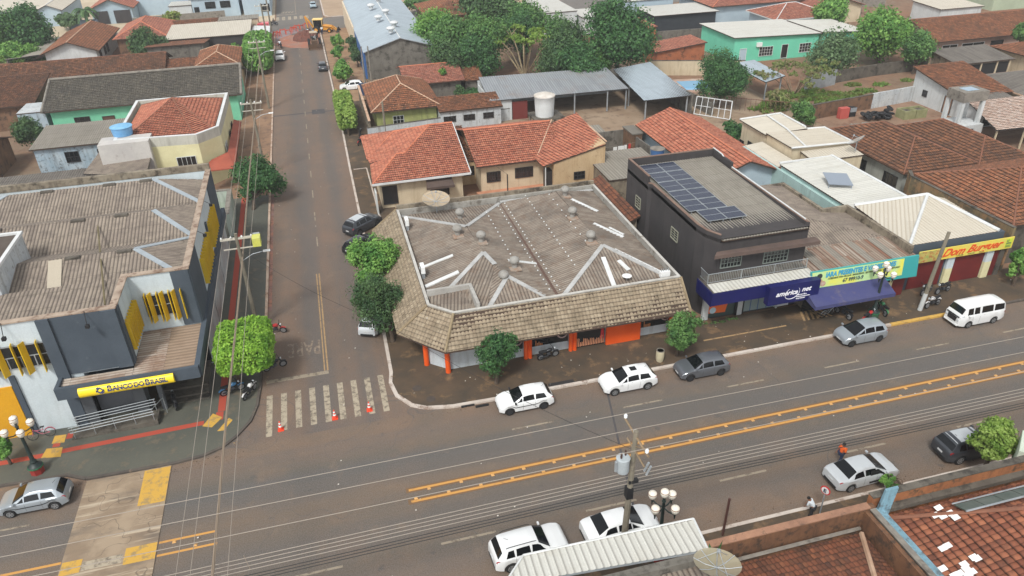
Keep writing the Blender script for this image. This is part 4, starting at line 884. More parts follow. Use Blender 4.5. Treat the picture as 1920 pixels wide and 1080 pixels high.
# ---------------------------------------------------------------- charcoal building with solar panels
sb = thing('charcoal_building', 'two-storey charcoal building with solar panels above a blue shop', 'building', (31.7, 54, 0))
out = [(28.4, 46.0), (36.2, 46.0), (36.2, 62.0), (27.3, 62.0), (27.3, 57.3), (27.55, 57.0), (27.55, 48.4), (27.75, 47.2)]
b = MB(); b.prism(out, 0, 7.3); b.build('wall', M_['charcoal'], sb)
oi = inset(out, .22); b = MB(); n = len(out)
for i in range(n):
    j = (i+1) % n; h = 8.25 if i in (2, 3) else 7.62
    if i == 0: h = 7.36
    b.prism([out[i], out[j], oi[j], oi[i]], 7.0, h)
b.box(35.98, 36.2, 58.2, 62.0, 7.62, 8.2); b.build('parapet', M_['charcoal'], sb)
b = MB()
for i in range(n):
    j = (i+1) % n
    if i == 0: continue
    h = 8.253 if i in (2, 3) else 7.623; b.prism([out[i], out[j], oi[j], oi[i]], h, h+.05)
b.build('coping', mat('rusty_brown_coping', (112, 88, 76), (134, 110, 96), 1, (160, 150, 140), 1.8, .6), sb)
b = MB(); b.tube([(36.1, 61.9, 8.35), (36.1, 60.2, 8.3), (36.1, 59.4, 8.0), (36.1, 58.2, 7.75), (36.1, 46.5, 7.72)], .06, 6); b.build('white_edging', M_['white_cap'], sb)
zr = lambda y: 7.22+(y-46)*.018
rf = roofpart(sb, [[(27.8, 48.2, zr(48.2)), (28.5, 45.8, zr(45.8)), (36.0, 45.8, zr(45.8)), (36.0, 61.8, zr(61.8)), (27.75, 61.8, zr(61.8))]], [], 'corr', M_['c_light'], None, True, thick=.05)
# solar panels, dark cells with silver frames
def pvmat():
    s = NT('solar_cells'); uv = s.n.new('ShaderNodeUVMap').outputs[0]; sx = s.n.new('ShaderNodeSeparateXYZ'); s.l.new(uv, sx.inputs[0])
    fu = s.math('FRACT', s.math('MULTIPLY', sx.outputs[0], 6)); fv = s.math('FRACT', s.math('MULTIPLY', sx.outputs[1], 12))
    a = s.math('MAXIMUM', s.ramp(s.math('ABSOLUTE', s.math('SUBTRACT', fu, .5)), .46, .5), s.ramp(s.math('ABSOLUTE', s.math('SUBTRACT', fv, .5)), .44, .5))
    col = s.mix(s.math('MULTIPLY', a, .5), lin((36, 44, 64)), lin((90, 98, 116))); return s.done(col, .25)
pv = pvmat(); x0, y0 = 29.0, 61.0
GA, GB = (27.85, 60.9), (31.55, 60.9)
PR = [0, 0]
def panel(x, y, w, h):
    z = zr(y)+.33; z2 = z-.0
    root = thing('solar_panel', 'dark solar panel, '+['rear row', 'second row from the rear', 'third row from the rear', 'fourth row from the rear', 'fifth row from the rear', 'front row'][PR[0]]+', '+['left', 'right'][PR[1]]+' column, on the charcoal building', 'solar panel', (x, y, z), 0, 'solar panels on the charcoal building roof')
    fb = MB(); t = .035; fb.box(x, x+w, y, y+t, z-.04, z+.012); fb.box(x, x+w, y+h-t, y+h, z-.04, z+.012); fb.box(x, x+t, y+t, y+h-t, z-.04, z+.012); fb.box(x+w-t, x+w, y+t, y+h-t, z-.04, z+.012); fb.box(x+t, x+w-t, y+h/2-.02, y+h/2+.02, z-.03, z+.009); fb.build('frame', M_['galv'], root)
    gb = MB(); gb.poly([(x+t, y+t, z), (x+w-t, y+t, z), (x+w-t, y+h-t, z), (x+t, y+h-t, z)], 0, [(0, 0), (1, 0), (1, 1), (0, 1)]); gb.build('cell_sheet', pv, root)
    for dx in (.3, w-.3):
        lb = MB(); lb.box(x+dx-.03, x+dx+.03, y+.1, y+.16, z-.36, z-.04); lb.box(x+dx-.03, x+dx+.03, y+h-.16, y+h-.1, z-.36, z-.04); lb.build('leg', M_['galv'], root)
pw_, ph = 1.72, 2.04
for r in range(6):
    yb = 61.1-(r+1)*(ph+.03); n_ = 2
    cols = range(2)
    for c in cols:
        PR[:] = [r, c]
        x = 28.05+c*(pw_+.03)
        if r == 5: x += pw_*.0+1.0
        panel(x if r < 5 else x-.35, yb, pw_, ph)
# front: ledge, windows, balcony and canopy
b = MB(); b.prism([(27.7, 45.4), (36.9, 45.2), (36.9, 46.0), (28.2, 46.0)], 5.95, 6.25); b.build('ledge', mat('brown_ledge', (104, 86, 78), (90, 76, 70), 1), sb)
bl = M_['frame_dark']; gr = plain('green_grey_bars', (120, 128, 122), .5)
opening(sb, 'S', 46.0, 28.7, 30.4, 4.75, 5.8, 'window', gr, M_['glass'], 5, 2); opening(sb, 'S', 46.0, 32.5, 34.6, 4.55, 5.8, 'window', gr, M_['glass'], 6, 3)
opening(sb, 'W', 27.3, 58.6, 59.6, 4.5, 5.5, 'window', plain('cream_frame', (140, 140, 124), .6), M_['glass'], 1, 3); opening(sb, 'W', 27.55, 51.3, 52.5, 4.6, 5.5, 'window', plain('cream_frame2', (140, 140, 124), .6), M_['glass'], 1, 3)
b = MB(); b.box(26.9, 35.8, 43.55, 46.0, 4.0, 4.12); cn = b.build('canopy', M_['conc'], sb)
b = MB(); surf(b, [(26.9, 43.5, 4.15), (35.8, 43.5, 4.15), (35.8, 44.7, 4.24), (26.9, 44.7, 4.24)], 'rib', 0); b.build('canopy_sheet', M_['m_white'], cn)
b = MB(); b.box(26.9, 35.8, 44.7, 46.0, 4.12, 4.2); b.build('balcony_floor', M_['conc_dark'], cn)
b = MB(); b.tube([(27.0, 46, 5.05), (27.0, 44.8, 5.05), (35.7, 44.8, 5.05)], .03, 6); b.tube([(27.0, 46, 4.3), (27.0, 44.8, 4.3), (35.7, 44.8, 4.3)], .02, 6)
for k in range(4): b.tube([(27+k*2.9, 44.8, 4.2), (27+k*2.9, 44.8, 5.05)], .035, 6)
for k in range(58): b.tube([(27.1+k*.15, 44.8, 4.3), (27.1+k*.15, 44.8, 5.05)], .012, 4, caps=False)
for k in range(7): b.tube([(27.0, 44.9+k*.16, 4.3), (27.0, 44.9+k*.16, 5.05)], .012, 4, caps=False)
b.build('balcony_railing', M_['steel_rail'], sb)
nav = mat('royal_navy_panel', (18, 24, 92), (15, 20, 80), .8, rough=.4, grain=.03)
b = MB(); b.box(26.75, 31.4, 43.45, 43.52, 3.0, 4.1); b.box(26.75, 26.82, 43.52, 46.0, 2.9, 4.1); b.box(31.4, 35.85, 42.95, 43.52, 2.45, 4.12); nb_ = b.build('sign', nav, sb)
wm = plain('sign_white', (235, 236, 240), .5)
text('lettering', 'america', wm, nb_, (32.0, 42.94, 3.2), (R(90), 0, 0), .6, .02, .35, .012); text('lettering', 'net', wm, nb_, (34.25, 42.94, 3.32), (R(90), 0, 0), .6, .02, .35, .012)
text('lettering', 'internet fibra\ntelecomunicacoes\nempresarial', wm, nb_, (33.85, 42.94, 3.02), (R(90), 0, 0), .17, .01, .2, .004)
b = MB()
for k in range(20):
    a0 = 6.283*(k/26)+2.3; a1 = 6.283*((k+1)/26)+2.3; f = lambda a: (33.45+.62*math.cos(a)+.12*math.sin(a), 42.94, 3.32+.52*math.sin(a)); b.tube([f(a0), f(a1)], .014+.012*math.sin(k/19*3.1), 5, caps=False)
b.build('swoosh', wm, nb_)
# ground floor front: glass, mural, white piers
parts('pier', M_['white_wall'], sb, [(27.5, 28.0, 45.75, 46.0, .1, 3.0), (30.6, 31.05, 45.7, 46.0, .1, 3.0), (34.2, 34.35, 45.7, 46, .1, 3.0)])
b = MB(); b.box(30.42, 30.6, 45.72, 46, .1, 3.0); b.box(31.05, 31.2, 45.72, 46, .1, 3.0); b.build('black_trim', M_['black'], sb)
b = MB(); b.box(28.0, 30.42, 45.9, 45.96, .2, 3.0); mu = b.build('shop_window', plain('grey_green_glass', (70, 84, 82), .2), sb)
b = MB(); b.box(31.2, 34.2, 45.9, 45.96, .2, 3.0); o = b.build('shop_window', plain('pale_frosted_glass', (140, 156, 156), .3), sb); b = MB()
for xx in (31.9, 32.6, 33.4): b.box(xx-.02, xx+.02, 45.86, 45.9, .2, 2.4)
b.box(31.2, 34.2, 45.86, 45.9, 2.38, 2.44); b.build('frame', plain('blue_frame', (60, 90, 150), .5), o)
b = MB(); b.box(34.4, 35.5, 45.86, 45.95, .13, 2.7); b.build('door', M_['white'], sb)
b = MB(); b.poly([(28.05, 45.88, .6), (29.6, 45.88, .5), (29.75, 45.88, 1.3), (29.3, 45.88, 2.2), (28.9, 45.88, 2.5), (28.2, 45.88, 2.4)]); b.poly([(28.75, 45.885, 2.2), (29.1, 45.885, 2.2), (29.2, 45.885, 3.0), (28.9, 45.885, 3.0)]); b.build('orange_mural', plain('mural_orange', (236, 112, 50), .5), mu)
b = MB(); b.lathe(29.65, 45.87, [(.46, -.005), (.46, 0)], 20, 0, 'y', 2.05); b.lathe(30.15, 45.872, [(.3, -.005), (.3, 0)], 18, 0, 'y', 2.6); pk = b.build('pink_disc', plain('mural_pink', (222, 30, 110), .5), mu)
text('lettering', 'vero', wm, pk, (29.93, 45.84, 2.52), (R(90), 0, 0), .22, .005, 0, .006)
b = MB(); b.lathe(28.45, 45.87, [(.3, -.004), (.3, 0)], 14, 0, 'y', .85); b.build('pale_mural_patch', plain('mural_pale', (190, 214, 226), .5), mu)
# ---------------------------------------------------------------- gift shop
gs = thing('gift_shop', 'gift shop with yellow signboard, blue awning and patched rusty sheet roof', 'shop', (40.5, 51, 0))
b = MB(); b.prism([(36.25, 44.6), (45.55, 44.6), (45.55, 53.2), (42.9, 53.2), (42.9, 59.6), (36.25, 59.6)], 0, 3.9); b.build('wall', M_['render_dirty'], gs)
b = MB(); b.box(45.3, 45.6, 44.6, 53.3, 4.0, 4.75); b.box(42.7, 45.3, 53.0, 53.3, 4.0, 4.74); b.box(42.7, 43.0, 53.3, 59.7, 4.0, 4.75); b.box(36.25, 42.7, 59.4, 59.7, 4.0, 4.73); b.build('parapet', M_['render_dirty'], gs)
rf = roofpart(gs, [[(36.2, 47.6, 4.05), (45.3, 47.6, 4.05), (39.5, 52.3, 4.95)], [(39.5, 52.3, 4.95), (39.5, 59.4, 4.95), (36.2, 59.4, 4.05), (36.2, 47.6, 4.05)], [(39.5, 52.3, 4.95), (45.3, 47.6, 4.05), (45.3, 53.1, 4.05), (39.5, 53.1, 4.95)], [(39.5, 53.1, 4.95), (42.75, 53.1, 4.446), (42.75, 59.4, 4.446), (39.5, 59.4, 4.95)]], [], 'corr', M_['c_grey'], None, True, thick=.05)
x = 36.0; k = 0; rr = random.Random(8)
while x < 45.2:
    w = .75; z0 = 3.95+rr.random()*.05; q = [(x, 43.9, z0), (x+w+.06, 43.9, z0), (x+w+.06, 47.7, z0+.22), (x, 47.7, z0+.22)]
    b = MB(); surf(b, q, 'corr' if k % 3 else 'rib', 0); b.slab([(a, c, d-.02) for a, c, d in q], .03); b.build('patch_sheet', M_['m_rust'] if k % 3 != 1 else M_['c_light'], rf); x += w; k += 1
b = MB(); b.add([(35.55, 43.45, 2.75), (45.5, 43.45, 2.5), (45.3, 43.55, 4.45), (35.3, 43.55, 4.5), (35.55, 43.6, 2.75), (45.5, 43.6, 2.5), (45.3, 43.7, 4.45), (35.3, 43.7, 4.5)], [(0, 1, 2, 3), (7, 6, 5, 4), (0, 4, 5, 1), (1, 5, 6, 2), (2, 6, 7, 3), (3, 7, 4, 0)])
sgn = b.build('signboard', plain('sign_teal', (56, 160, 160), .5), gs)
def ymat():
    s = NT('sign_yellow_green'); return s.done(s.mix(s.ramp(s.noise(.5, 2), .4, .6), lin((226, 224, 90)), lin((190, 224, 160))), .5)
b = MB(); b.poly([(35.6, 43.44, 3.05), (43.95, 43.44, 2.88), (43.9, 43.535, 4.4), (35.4, 43.535, 4.45)]); b.build('sign_face', ymat(), sgn)
cy = plain('letter_cyan', (60, 160, 200), .5); gn = plain('letter_olive', (96, 110, 70), .5); dk = plain('letter_dark', (60, 84, 90), .5); rz = (R(87), R(-.6)*0, 0)
text('lettering', 'IARA PRESENTES E VARIEDADES', cy, sgn, (36.65, 43.46, 3.9), (R(87), 0, 0), .6, .01, 0, .028, .76); text('lettering', 'ACESSORIOS PARA CELULAR - BRINQUEDOS - BIJUTERIA EM GERAL - MUSICA - VESTUARIO', gn, sgn, (36.9, 43.45, 3.66), (R(87), 0, 0), .2, .01, 0, .006, .82); text('lettering', '67 99910-9', dk, sgn, (38.3, 43.43, 3.2), (R(87), 0, 0), .46, .01, .1, .014, .9)
b = MB(); b.lathe(36.1, 43.5, [(.25, -.02), (.25, 0)], 14, 0, 'y', 4.05); b.build('sign_portrait', plain('portrait_dark', (50, 60, 60), .6), sgn); b = MB(); b.lathe(36.1, 43.46, [(.32, -.02), (.32, 0)], 14, 0, 'y', 3.55); b.lathe(36.5, 43.45, [(.25, -.02), (.25, 0)], 14, 0, 'y', 3.35); b.build('sign_picture', mat('portrait_pale', (206, 196, 180), (190, 140, 110), 3), sgn)
b = MB(); q = [(35.0, 41.9, 2.35), (42.3, 41.9, 2.35), (42.3, 43.5, 3.0), (35.0, 43.5, 3.0)]; b.slab(q, .04); b.box(35.0, 42.3, 41.86, 41.9, 2.05, 2.36); b.add([(35.0, 41.9, 2.05), (35.0, 43.5, 2.3), (35.0, 43.5, 3.0), (35.0, 41.9, 2.35)], [(0, 1, 2, 3)]); b.add([(42.3, 41.9, 2.05), (42.3, 43.5, 2.3), (42.3, 43.5, 3.0), (42.3, 41.9, 2.35)], [(0, 1, 2, 3)]); b.build('awning', mat('faded_blue_awning', (72, 74, 112), (56, 60, 112), .5, (88, 84, 110), 1, .55), gs)
b = MB(); b.box(35.9, 43.2, 44.55, 44.62, .14, 2.6); b.build('shop_front', M_['glass'], gs)
b = MB(); b.box(43.3, 44.2, 44.4, 44.62, .12, 2.7); b.build('pier', M_['yellow_wall'], gs)
b = MB(); b.box(43.55, 43.9, 44.36, 44.4, 1.7, 2.3); b.build('notice', M_['black'], gs)
red = mat('dark_red_door', (112, 34, 32), (100, 28, 28), .6, rough=.6)
b = MB(); b.box(44.2, 45.5, 44.5, 44.6, .14, 2.6); b.build('red_door', red, gs)
# ---------------------------------------------------------------- burger shop
bs_ = thing('burger_shop', 'burger shop with yellow signboard and dark red shutters under a beige roof', 'shop', (50.5, 49, 0))
b = MB(); b.box(45.65, 55.3, 45.1, 52.6, 0, 4.4); b.build('wall', M_['slate'], bs_)
rf = roofpart(bs_, [[(45.7, 45.2, 4.45), (53.1, 52.1, 5.2), (45.75, 52.6, 4.9)], [(45.7, 45.2, 4.45), (54.7, 45.2, 4.45), (53.1, 52.1, 5.2)], [(54.7, 45.2, 4.45), (55.3, 52.2, 4.5), (53.1, 52.1, 5.2)]], [((45.7, 45.2, 4.5), (53.1, 52.1, 5.22)), ((54.7, 45.2, 4.5), (53.1, 52.1, 5.22)), ((53.1, 52.1, 5.22), (45.75, 52.6, 4.92))], 'rib', M_['m_beige'], M_['white_cap'], True, capr=.15)
b = MB(); b.box(46.4, 49.6, 45.04, 45.1, .14, 2.9); b.build('shutter', red, bs_); b = MB(); b.box(50.8, 53.8, 45.04, 45.1, .14, 2.9); b.build('shutter', red, bs_)
b = MB(); b.box(54.7, 55.3, 45.0, 45.1, .14, 2.9); b.build('shutter', red, bs_)
for xx in (49.85, 53.9):
    b = MB(); b.box(xx, xx+.7, 44.85, 45.12, .12, 1.7, 0); b.box(xx, xx+.7, 44.86, 45.12, 1.7, 3.0, 1); b.build('pier', [M_['yellow_wall'], M_['bankwhite']], bs_)
b = MB(); b.box(55.3, 55.8, 44.9, 45.2, .1, 3.6); b.build('corner_pier', M_['conc_dark'], bs_)
b = MB(); b.box(46.4, 56.0, 44.62, 44.7, 2.92, 4.0); sg = b.build('signboard', mat('sign_warm_yellow', (226, 200, 80), (216, 206, 100), .5, grain=.03), bs_)
b = MB(); b.box(46.42, 48.6, 44.60, 44.62, 2.94, 3.98); b.build('burger_picture', mat('burger_picture', (200, 170, 96), (150, 170, 90), 2.0, (170, 90, 50), 3, .5, grain=0), sg)
rl = plain('letter_red_orange', (220, 84, 40), .5)
text('lettering', 'Dom', rl, sg, (48.75, 44.6, 3.18), (R(90), 0, 0), 1.0, .02, .5, .025, 1.05); text('lettering', 'Burguer', rl, sg, (51.25, 44.6, 3.22), (R(90), 0, 0), .98, .02, .5, .025, 1.08)
text('lettering', 'LANCHES          PORCOES          SUCOS', gn, sg, (50.3, 44.6, 3.0), (R(90), 0, 0), .16, .01); b = MB(); b.box(55.2, 55.85, 44.6, 44.62, 3.05, 3.9); o = b.build('phone_panel', plain('lime_patch', (196, 214, 60), .5), sg); text('lettering', '67\n9999\n3232', dk, o, (55.25, 44.595, 3.62), (R(90), 0, 0), .26, .01, 0, .005)
# ---------------------------------------------------------------- pale roofed houses behind the shops
PT = M_['paleblue']
hs2 = house('pale_house', 'long pale teal house with off-white sheet roof behind the burger shop', 'house', 45.9, 51.9, 52.9, 64.6, 4.4, 'shedE', .25, PT, M_['m_white'], 'rib', .12, None, None, True, [('W', 56, 56.9, 2.6, 3.4)])
b = MB(); b.box(51.8, 52.1, 52.7, 64.8, 4.62, 4.74); b.box(45.7, 51.8, 64.6, 64.8, 4.5, 4.66); b.build('white_edging', M_['white_cap'], hs2)
b = MB(); b.add([(46.6, 57.6, 4.9), (48.6, 56.6, 4.9), (49.2, 58.6, 5.3), (47.2, 59.6, 5.3)], [(0, 1, 2, 3)]); b.slab([(46.6, 57.6, 4.88), (48.6, 56.6, 4.88), (49.2, 58.6, 5.28), (47.2, 59.6, 5.28)], .03); b.tube([(46.7, 57.7, 4.4), (46.7, 57.7, 4.9)], .04, 5); b.tube([(48.5, 56.7, 4.5), (48.5, 56.7, 4.9)], .04, 5); b.build('solar_heater', plain('heater_glass', (150, 160, 172), .3, .3), hs2)
b = MB(); b.box(45.62, 45.9, 53.3, 72, 0, 3.9); b.build('side_wall', PT, hs2)
h3 = house('beige_house', 'cream house with beige sheet roof and a broad white edge, nearer the long pale house', 'house', 48.9, 56.2, 67.4, 72.4, 4.75, 'shedW', .2, M_['cream'], M_['m_beige'], 'rib', .12)
b = MB(); b.tube([(48.7, 67.2, 5.0), (56.4, 67.2, 4.8), (56.4, 72.5, 4.8), (53.9, 72.6, 4.85)], .12, 6); b.tube([(51.6, 72.5, 5.0), (50.4, 67.2, 5.0)], .1, 6); b.build('white_edging', M_['white_cap'], h3)
h6 = house('low_annex', 'lower beige sheet roof with mesh dish at its corner', 'annex', 50.0, 56.0, 64.9, 67.2, 4.2, 'shedN', .25, M_['cream'], M_['m_beige'], 'rib', .1)
h4 = house('beige_house', 'cream house with pale hipped sheet roof and white edges beside the vacant lot', 'house', 48.9, 53.8, 72.6, 77.8, 4.8, 'shedE', .15, M_['cream'], M_['m_beige'], 'rib', .25, M_['white_cap'], None, True, [('W', 75, 76, 2.0, 2.8), ('W', 77, 77.8, 1.6, 2.4)])
b = MB(); b.tube([(48.6, 78, 4.9), (54.1, 78.1, 5.05), (54.0, 72.7, 5.05)], .12, 6); b.tube([(52.2, 78, 5.05), (51.6, 72.6, 5.05)], .1, 6); b.build('white_edging', M_['white_cap'], h4)
h5 = house('low_annex', 'low off-white annex roof between the teal wall and the cream houses', 'annex', 45.9, 48.6, 66, 72.8, 3.5, 'shedE', .3, M_['cream'], M_['m_beige'], 'rib', .1, None, None)
dish('large mesh satellite dish beside the beige house with broad ridge strips', 55.2, 65.2, 4.9, .95, R(-35), R(40), M_['dishgrey'])
dish('round mesh satellite dish on the gift shop roof near the charcoal building', 37.6, 50.8, 4.8, .95, R(-40), R(30), M_['dishgrey'])
dish('white mesh satellite dish in the yard beside the orange roofed house', 37.4, 63.6, 4.0, .8, R(30), R(200), M_['dishgrey'])
H = house; oc = M_['r_orange']; wc_ = M_['white_cap']
def cap(c): return roofmat('cap', [c, tuple(int(v*.9) for v in c)])
M_['cap_o'] = mat('mortared_orange_ridge', (206, 128, 96), (188, 108, 76), 1); M_['cap_b'] = mat('mortared_brown_ridge', (140, 92, 70), (118, 80, 62), 1); M_['cap_p'] = mat('pale_mortar_ridge', (206, 176, 150), (180, 146, 120), 1)
# orange tiled houses behind the corner shop
r = thing('tiled_house', 'orange tiled cream house with brown awning directly behind the corner shop', 'house', (9.5, 83, 0))
b = MB(); b.box(4.9, 13.9, 76.1, 91, 0, 3.17); b.add([(13.9, 76.1, 3.17), (13.9, 91, 3.17), (13.9, 85.5, 5.6), (13.8, 76.1, 3.17), (13.8, 91, 3.17), (13.8, 85.5, 5.6)], [(0, 1, 2), (5, 4, 3)]); b.build('wall', M_['cream'], r)
e_ = 3.3; A_, B2, C2, D2 = (7.4, 80.4, 4.55), (8.3, 80.4, 4.55), (12.1, 85.5, 5.8), (14.8, 85.5, 5.8)
roofpart(r, [[(4.1, 75.4, e_), (8.3, 75.4, e_), B2, A_], [(8.3, 75.4, e_), (14.7, 75.4, e_), D2, C2, B2], [(4.1, 75.4, e_), A_, (4.4, 81.3, e_)], [(4.4, 81.3, e_), A_, B2, C2, (8.0, 88.0, 4.6), (4.3, 83.0, e_)], [(4.2, 83.0, e_), (8.0, 88.0, 4.6), (4.2, 91.5, e_)], [(8.0, 88.0, 4.6), C2, D2, (14.8, 91.5, 3.9), (4.2, 91.5, e_)]], [((4.1, 75.4, e_), A_), (A_, B2), (B2, C2), (C2, D2), ((4.3, 83, e_), (8, 88, 4.6)), ((8, 88, 4.6), C2)], 'tile', oc, M_['cap_o'])
b = MB(); b.box(4.0, 14.75, 75.3, 75.38, 3.14, 3.36); b.tube([(14.78, 75.4, 3.3), (14.85, 85.5, 5.8)], .07, 5); b.build('gutter', wc_, r)
opening(r, 'S', 76.1, 5.1, 6.6, .6, 2.6, 'door'); opening(r, 'S', 76.1, 10.3, 12.3, .9, 2.0)
b = MB(); b.slab([(9.7, 74.9, 2.35), (12.8, 74.9, 2.35), (12.6, 76.05, 3.1), (9.9, 76.05, 3.1)], .05); b.box(9.7, 12.8, 74.86, 74.9, 2.1, 2.36); b.build('awning', mat('brown_awning', (92, 76, 68), (80, 66, 60), 1), r)
b = MB(); b.box(4.2, 4.35, 74.6, 76.0, 0, 2.6); b.tube([(4.25, 74.6, .1), (4.25, 74.6, 2.4)], .04, 5); b.build('gate', M_['frame_white'], r)
H('tiled_link', 'low red brown tiled passage roof between the two orange roofed houses', 'house', 14.3, 16.6, 80, 90, 2.9, 'shedN', .9, M_['peach'], M_['r_brown2'], 'tile', .1, None, None, True, [('S', 14.9, 16.0, 1.2, 2.2)])
r = H('tiled_house', 'wide orange tiled cream house with barred windows and tiled porch', 'house', 16.2, 25.6, 77, 89.4, 3.4, 'gabx', 2.1, M_['cream'], oc, 'tile', .6, M_['cap_o'], wc_, True, [('S', 16.9, 18.4, 1.3, 2.4, 'window', None, None, 4, 1), ('S', 20.2, 22.2, 1.4, 2.5, 'window', None, None, 4, 1)])
b = MB(); b.box(15.6, 23.5, 72.6, 77, 0, .25); b.build('porch_floor', mat('salmon_tiles_floor', (196, 140, 110), (176, 122, 94), 1), r); b = MB(); b.tube([(18.6, 74.4, 0), (18.6, 74.4, 3.0)], .07, 6); b.tube([(18.6, 74.4, 3.0), (17.6, 76.6, 3.5)], .02, 4); b.build('post', M_['frame_dark'], r)
# wing with the sloping gable wall, hip meets the main roof
root = thing('house_wing', 'orange tiled wing with tall sloping ochre gable wall above the corner shop roof', 'house', (26.5, 78, 0))
b = MB(); b.add([(23.9, 74.3, 0), (29.9, 74.3, 0), (29.9, 74.3, 5.35), (23.9, 74.3, 3.55), (23.9, 84, 0), (29.9, 84, 0), (29.9, 84, 5.35), (23.9, 84, 3.55)], [(0, 1, 2, 3), (7, 6, 5, 4), (1, 5, 6, 2), (4, 0, 3, 7), (3, 2, 6, 7)]); b.build('wall', M_['peach'], root)
roofpart(root, [[(22.6, 74.2, 3.3), (29.95, 74.2, 5.5), (29.95, 84.2, 5.5), (26.4, 83.6, 5.3), (22.4, 76.6, 3.35)]], [((22.5, 76.5, 3.45), (26.5, 83.4, 5.5)), ((29.95, 74.2, 5.5), (29.95, 84.2, 5.5))], 'tile', oc, M_['cap_p'])
opening(root, 'S', 74.3, 26.3, 27.5, 1.5, 2.3)
b = MB(); b.box(22.9, 23.0, 74.3, 74.4, .2, 3.3); b.build('post', M_['frame_white'], root)
b = MB(); b.box(23.2, 23.9, 74.8, 76, .2, 2.6); b.build('door', M_['frame_dark'], root)
wallthing('boundary_wall', 'stained low wall between the orange houses and the corner shop', 'wall', [(6, 65.6), (24, 65.6)], 0, 4.0, .25, M_['render_dirty'], None, M_['cap_p'])
# grey yard roofs between the wing and the charcoal building
H('lean_to', 'steep dark red tiled lean-to squeezed beside the charcoal building', 'lean-to', 25.6, 27.0, 58.5, 68.5, 3.1, 'shedE', .9, M_['render_dirty'], M_['r_front'], 'tile', .25, None, None)
H('flat_roof_annex', 'pale grey flat annex roof behind the lean-to', 'annex', 28.6, 35.6, 69.4, 77.5, 3.0, 'flat', 0, M_['render_dirty'], M_['c_light'], 'farcorr', .1, None, None)
wallthing('yard_wall', 'dark mildewed yard wall behind the pale grey annex', 'wall', [(31, 85.2), (37.0, 85.2), (37.3, 78.6)], 0, 2.6, .2, M_['grey_wall'])
wallthing('yard_wall', 'dark yard wall running back from the orange wing', 'wall', [(30.7, 76), (31, 90.5)], 0, 2.2, .2, M_['grey_wall'])
t = thing('clothes_line', 'white and red washing on a line in the shaded yard', 'laundry', (34.5, 81.5, 0)); b = MB()
for k, (x, w) in enumerate(((33.8, .5), (34.5, .8), (35.4, .3))): b.box(x, x+w, 81.4+.15*k, 81.44+.15*k, .6+.2*k, 1.9)
b.build('cloth', M_['white'], t); b = MB(); b.box(36.0, 36.3, 81.9, 81.95, 1.1, 1.9); b.build('cloth', plain('red_cloth', (190, 60, 60)), t); b = MB(); b.tube([(31.2, 81.2, 1.95), (37, 82.1, 1.95)], .012, 4); b.build('line', M_['wire'], t)
def watertank(label, x, y, z, r, h, m, m2, open_=False):
    root = thing('water_tank', label, 'water tank', (x, y, z)); mb = MB(); mb.lathe(x, y, [(r*.9, z), (r*.93, z+h*.25), (r*.97, z+h*.6), (r, z+h*.97), (r*1.05, z+h), (r*1.05, z+h*1.03)], 24)
    mb.build('tank_body', m, root, True); mb = MB(); mb.lathe(x, y, [(r*1.07, z+h*1.03), (r*1.05, z+h*1.07), (r*.5, z+h*1.17), (.05, z+h*1.2)] if not open_ else [(r*1.06, z+h*1.03), (r*.9, z+h*1.04), (r*.2, z+h*1.06)], 24); mb.build('tank_lid', m2, root, True); return root
bl_ = mat('blue_tank', (96, 156, 206), (120, 170, 212), 1.2); 
watertank('blue water tank on the pale yellow house roof beside red tiles', -22.4, 91.8, 6.4, 1.15, .95, bl_, mat('blue_tank_lid', (140, 190, 220), (110, 170, 212), 1.5))
watertank('blue water tank on the wall behind the charcoal building', 36.4, 74.6, 3.1, .8, .7, plain('navy_tank', (60, 100, 150)), M_['conc'])
r = watertank('large white water tank raised on a concrete platform in the yard', 29.0, 94.4, 2.5, 1.35, 2.6, mat('white_tank', (222, 224, 224), (208, 210, 208), .8, (180, 160, 140), 1.2, .68), mat('white_tank_lid', (214, 210, 202), (190, 180, 168), 1))
t = thing('tank_platform', 'weathered concrete platform on legs under the big white tank', 'platform', (29.3, 94.6, 0)); b = MB(); b.box(27.2, 31.4, 92.8, 96.4, 2.25, 2.5); b.build('deck', M_['conc_dark'], t)
for x in (27.4, 29.2, 31.0):
    for y in (93.0, 96.1): b = MB(); b.box(x, x+.25, y, y+.25, 0, 2.25); b.build('leg', M_['conc'], t)
t = thing('metal_box_shed', 'small ribbed grey metal cabinet in the yard behind the orange wing', 'shed', (33, 87.6, 0)); b = MB(); b.box(31.4, 34.6, 86, 89, 0, 1.9); b.build('body', M_['galv'], t); b = MB(); surf(b, [(31.3, 85.8, 1.95), (34.8, 85.8, 1.95), (34.8, 89.2, 2.2), (31.3, 89.2, 2.2)], 'farcorr'); b.build('roof', M_['c_light'], t)
t = thing('brick_box', 'small brown shed against the orange roofed rear house', 'shed', (37.2, 83.6, 0)); b = MB(); b.box(36.6, 37.9, 82.2, 85.2, 0, 2.9); b.build('wall', M_['brown_wall'], t); b = MB(); b.box(36.5, 38, 82.1, 85.3, 2.9, 3.05); b.build('roof', M_['c_light'], t)
# orange roofed house behind the charcoal building
H('tiled_house', 'large orange tiled house with bluish wall behind the charcoal building', 'house', 38.6, 46.2, 65.6, 83.8, 3.3, 'gaby', 1.75, M_['lightblue'], oc, 'bigtile', .7, M_['cap_o'], wc_)
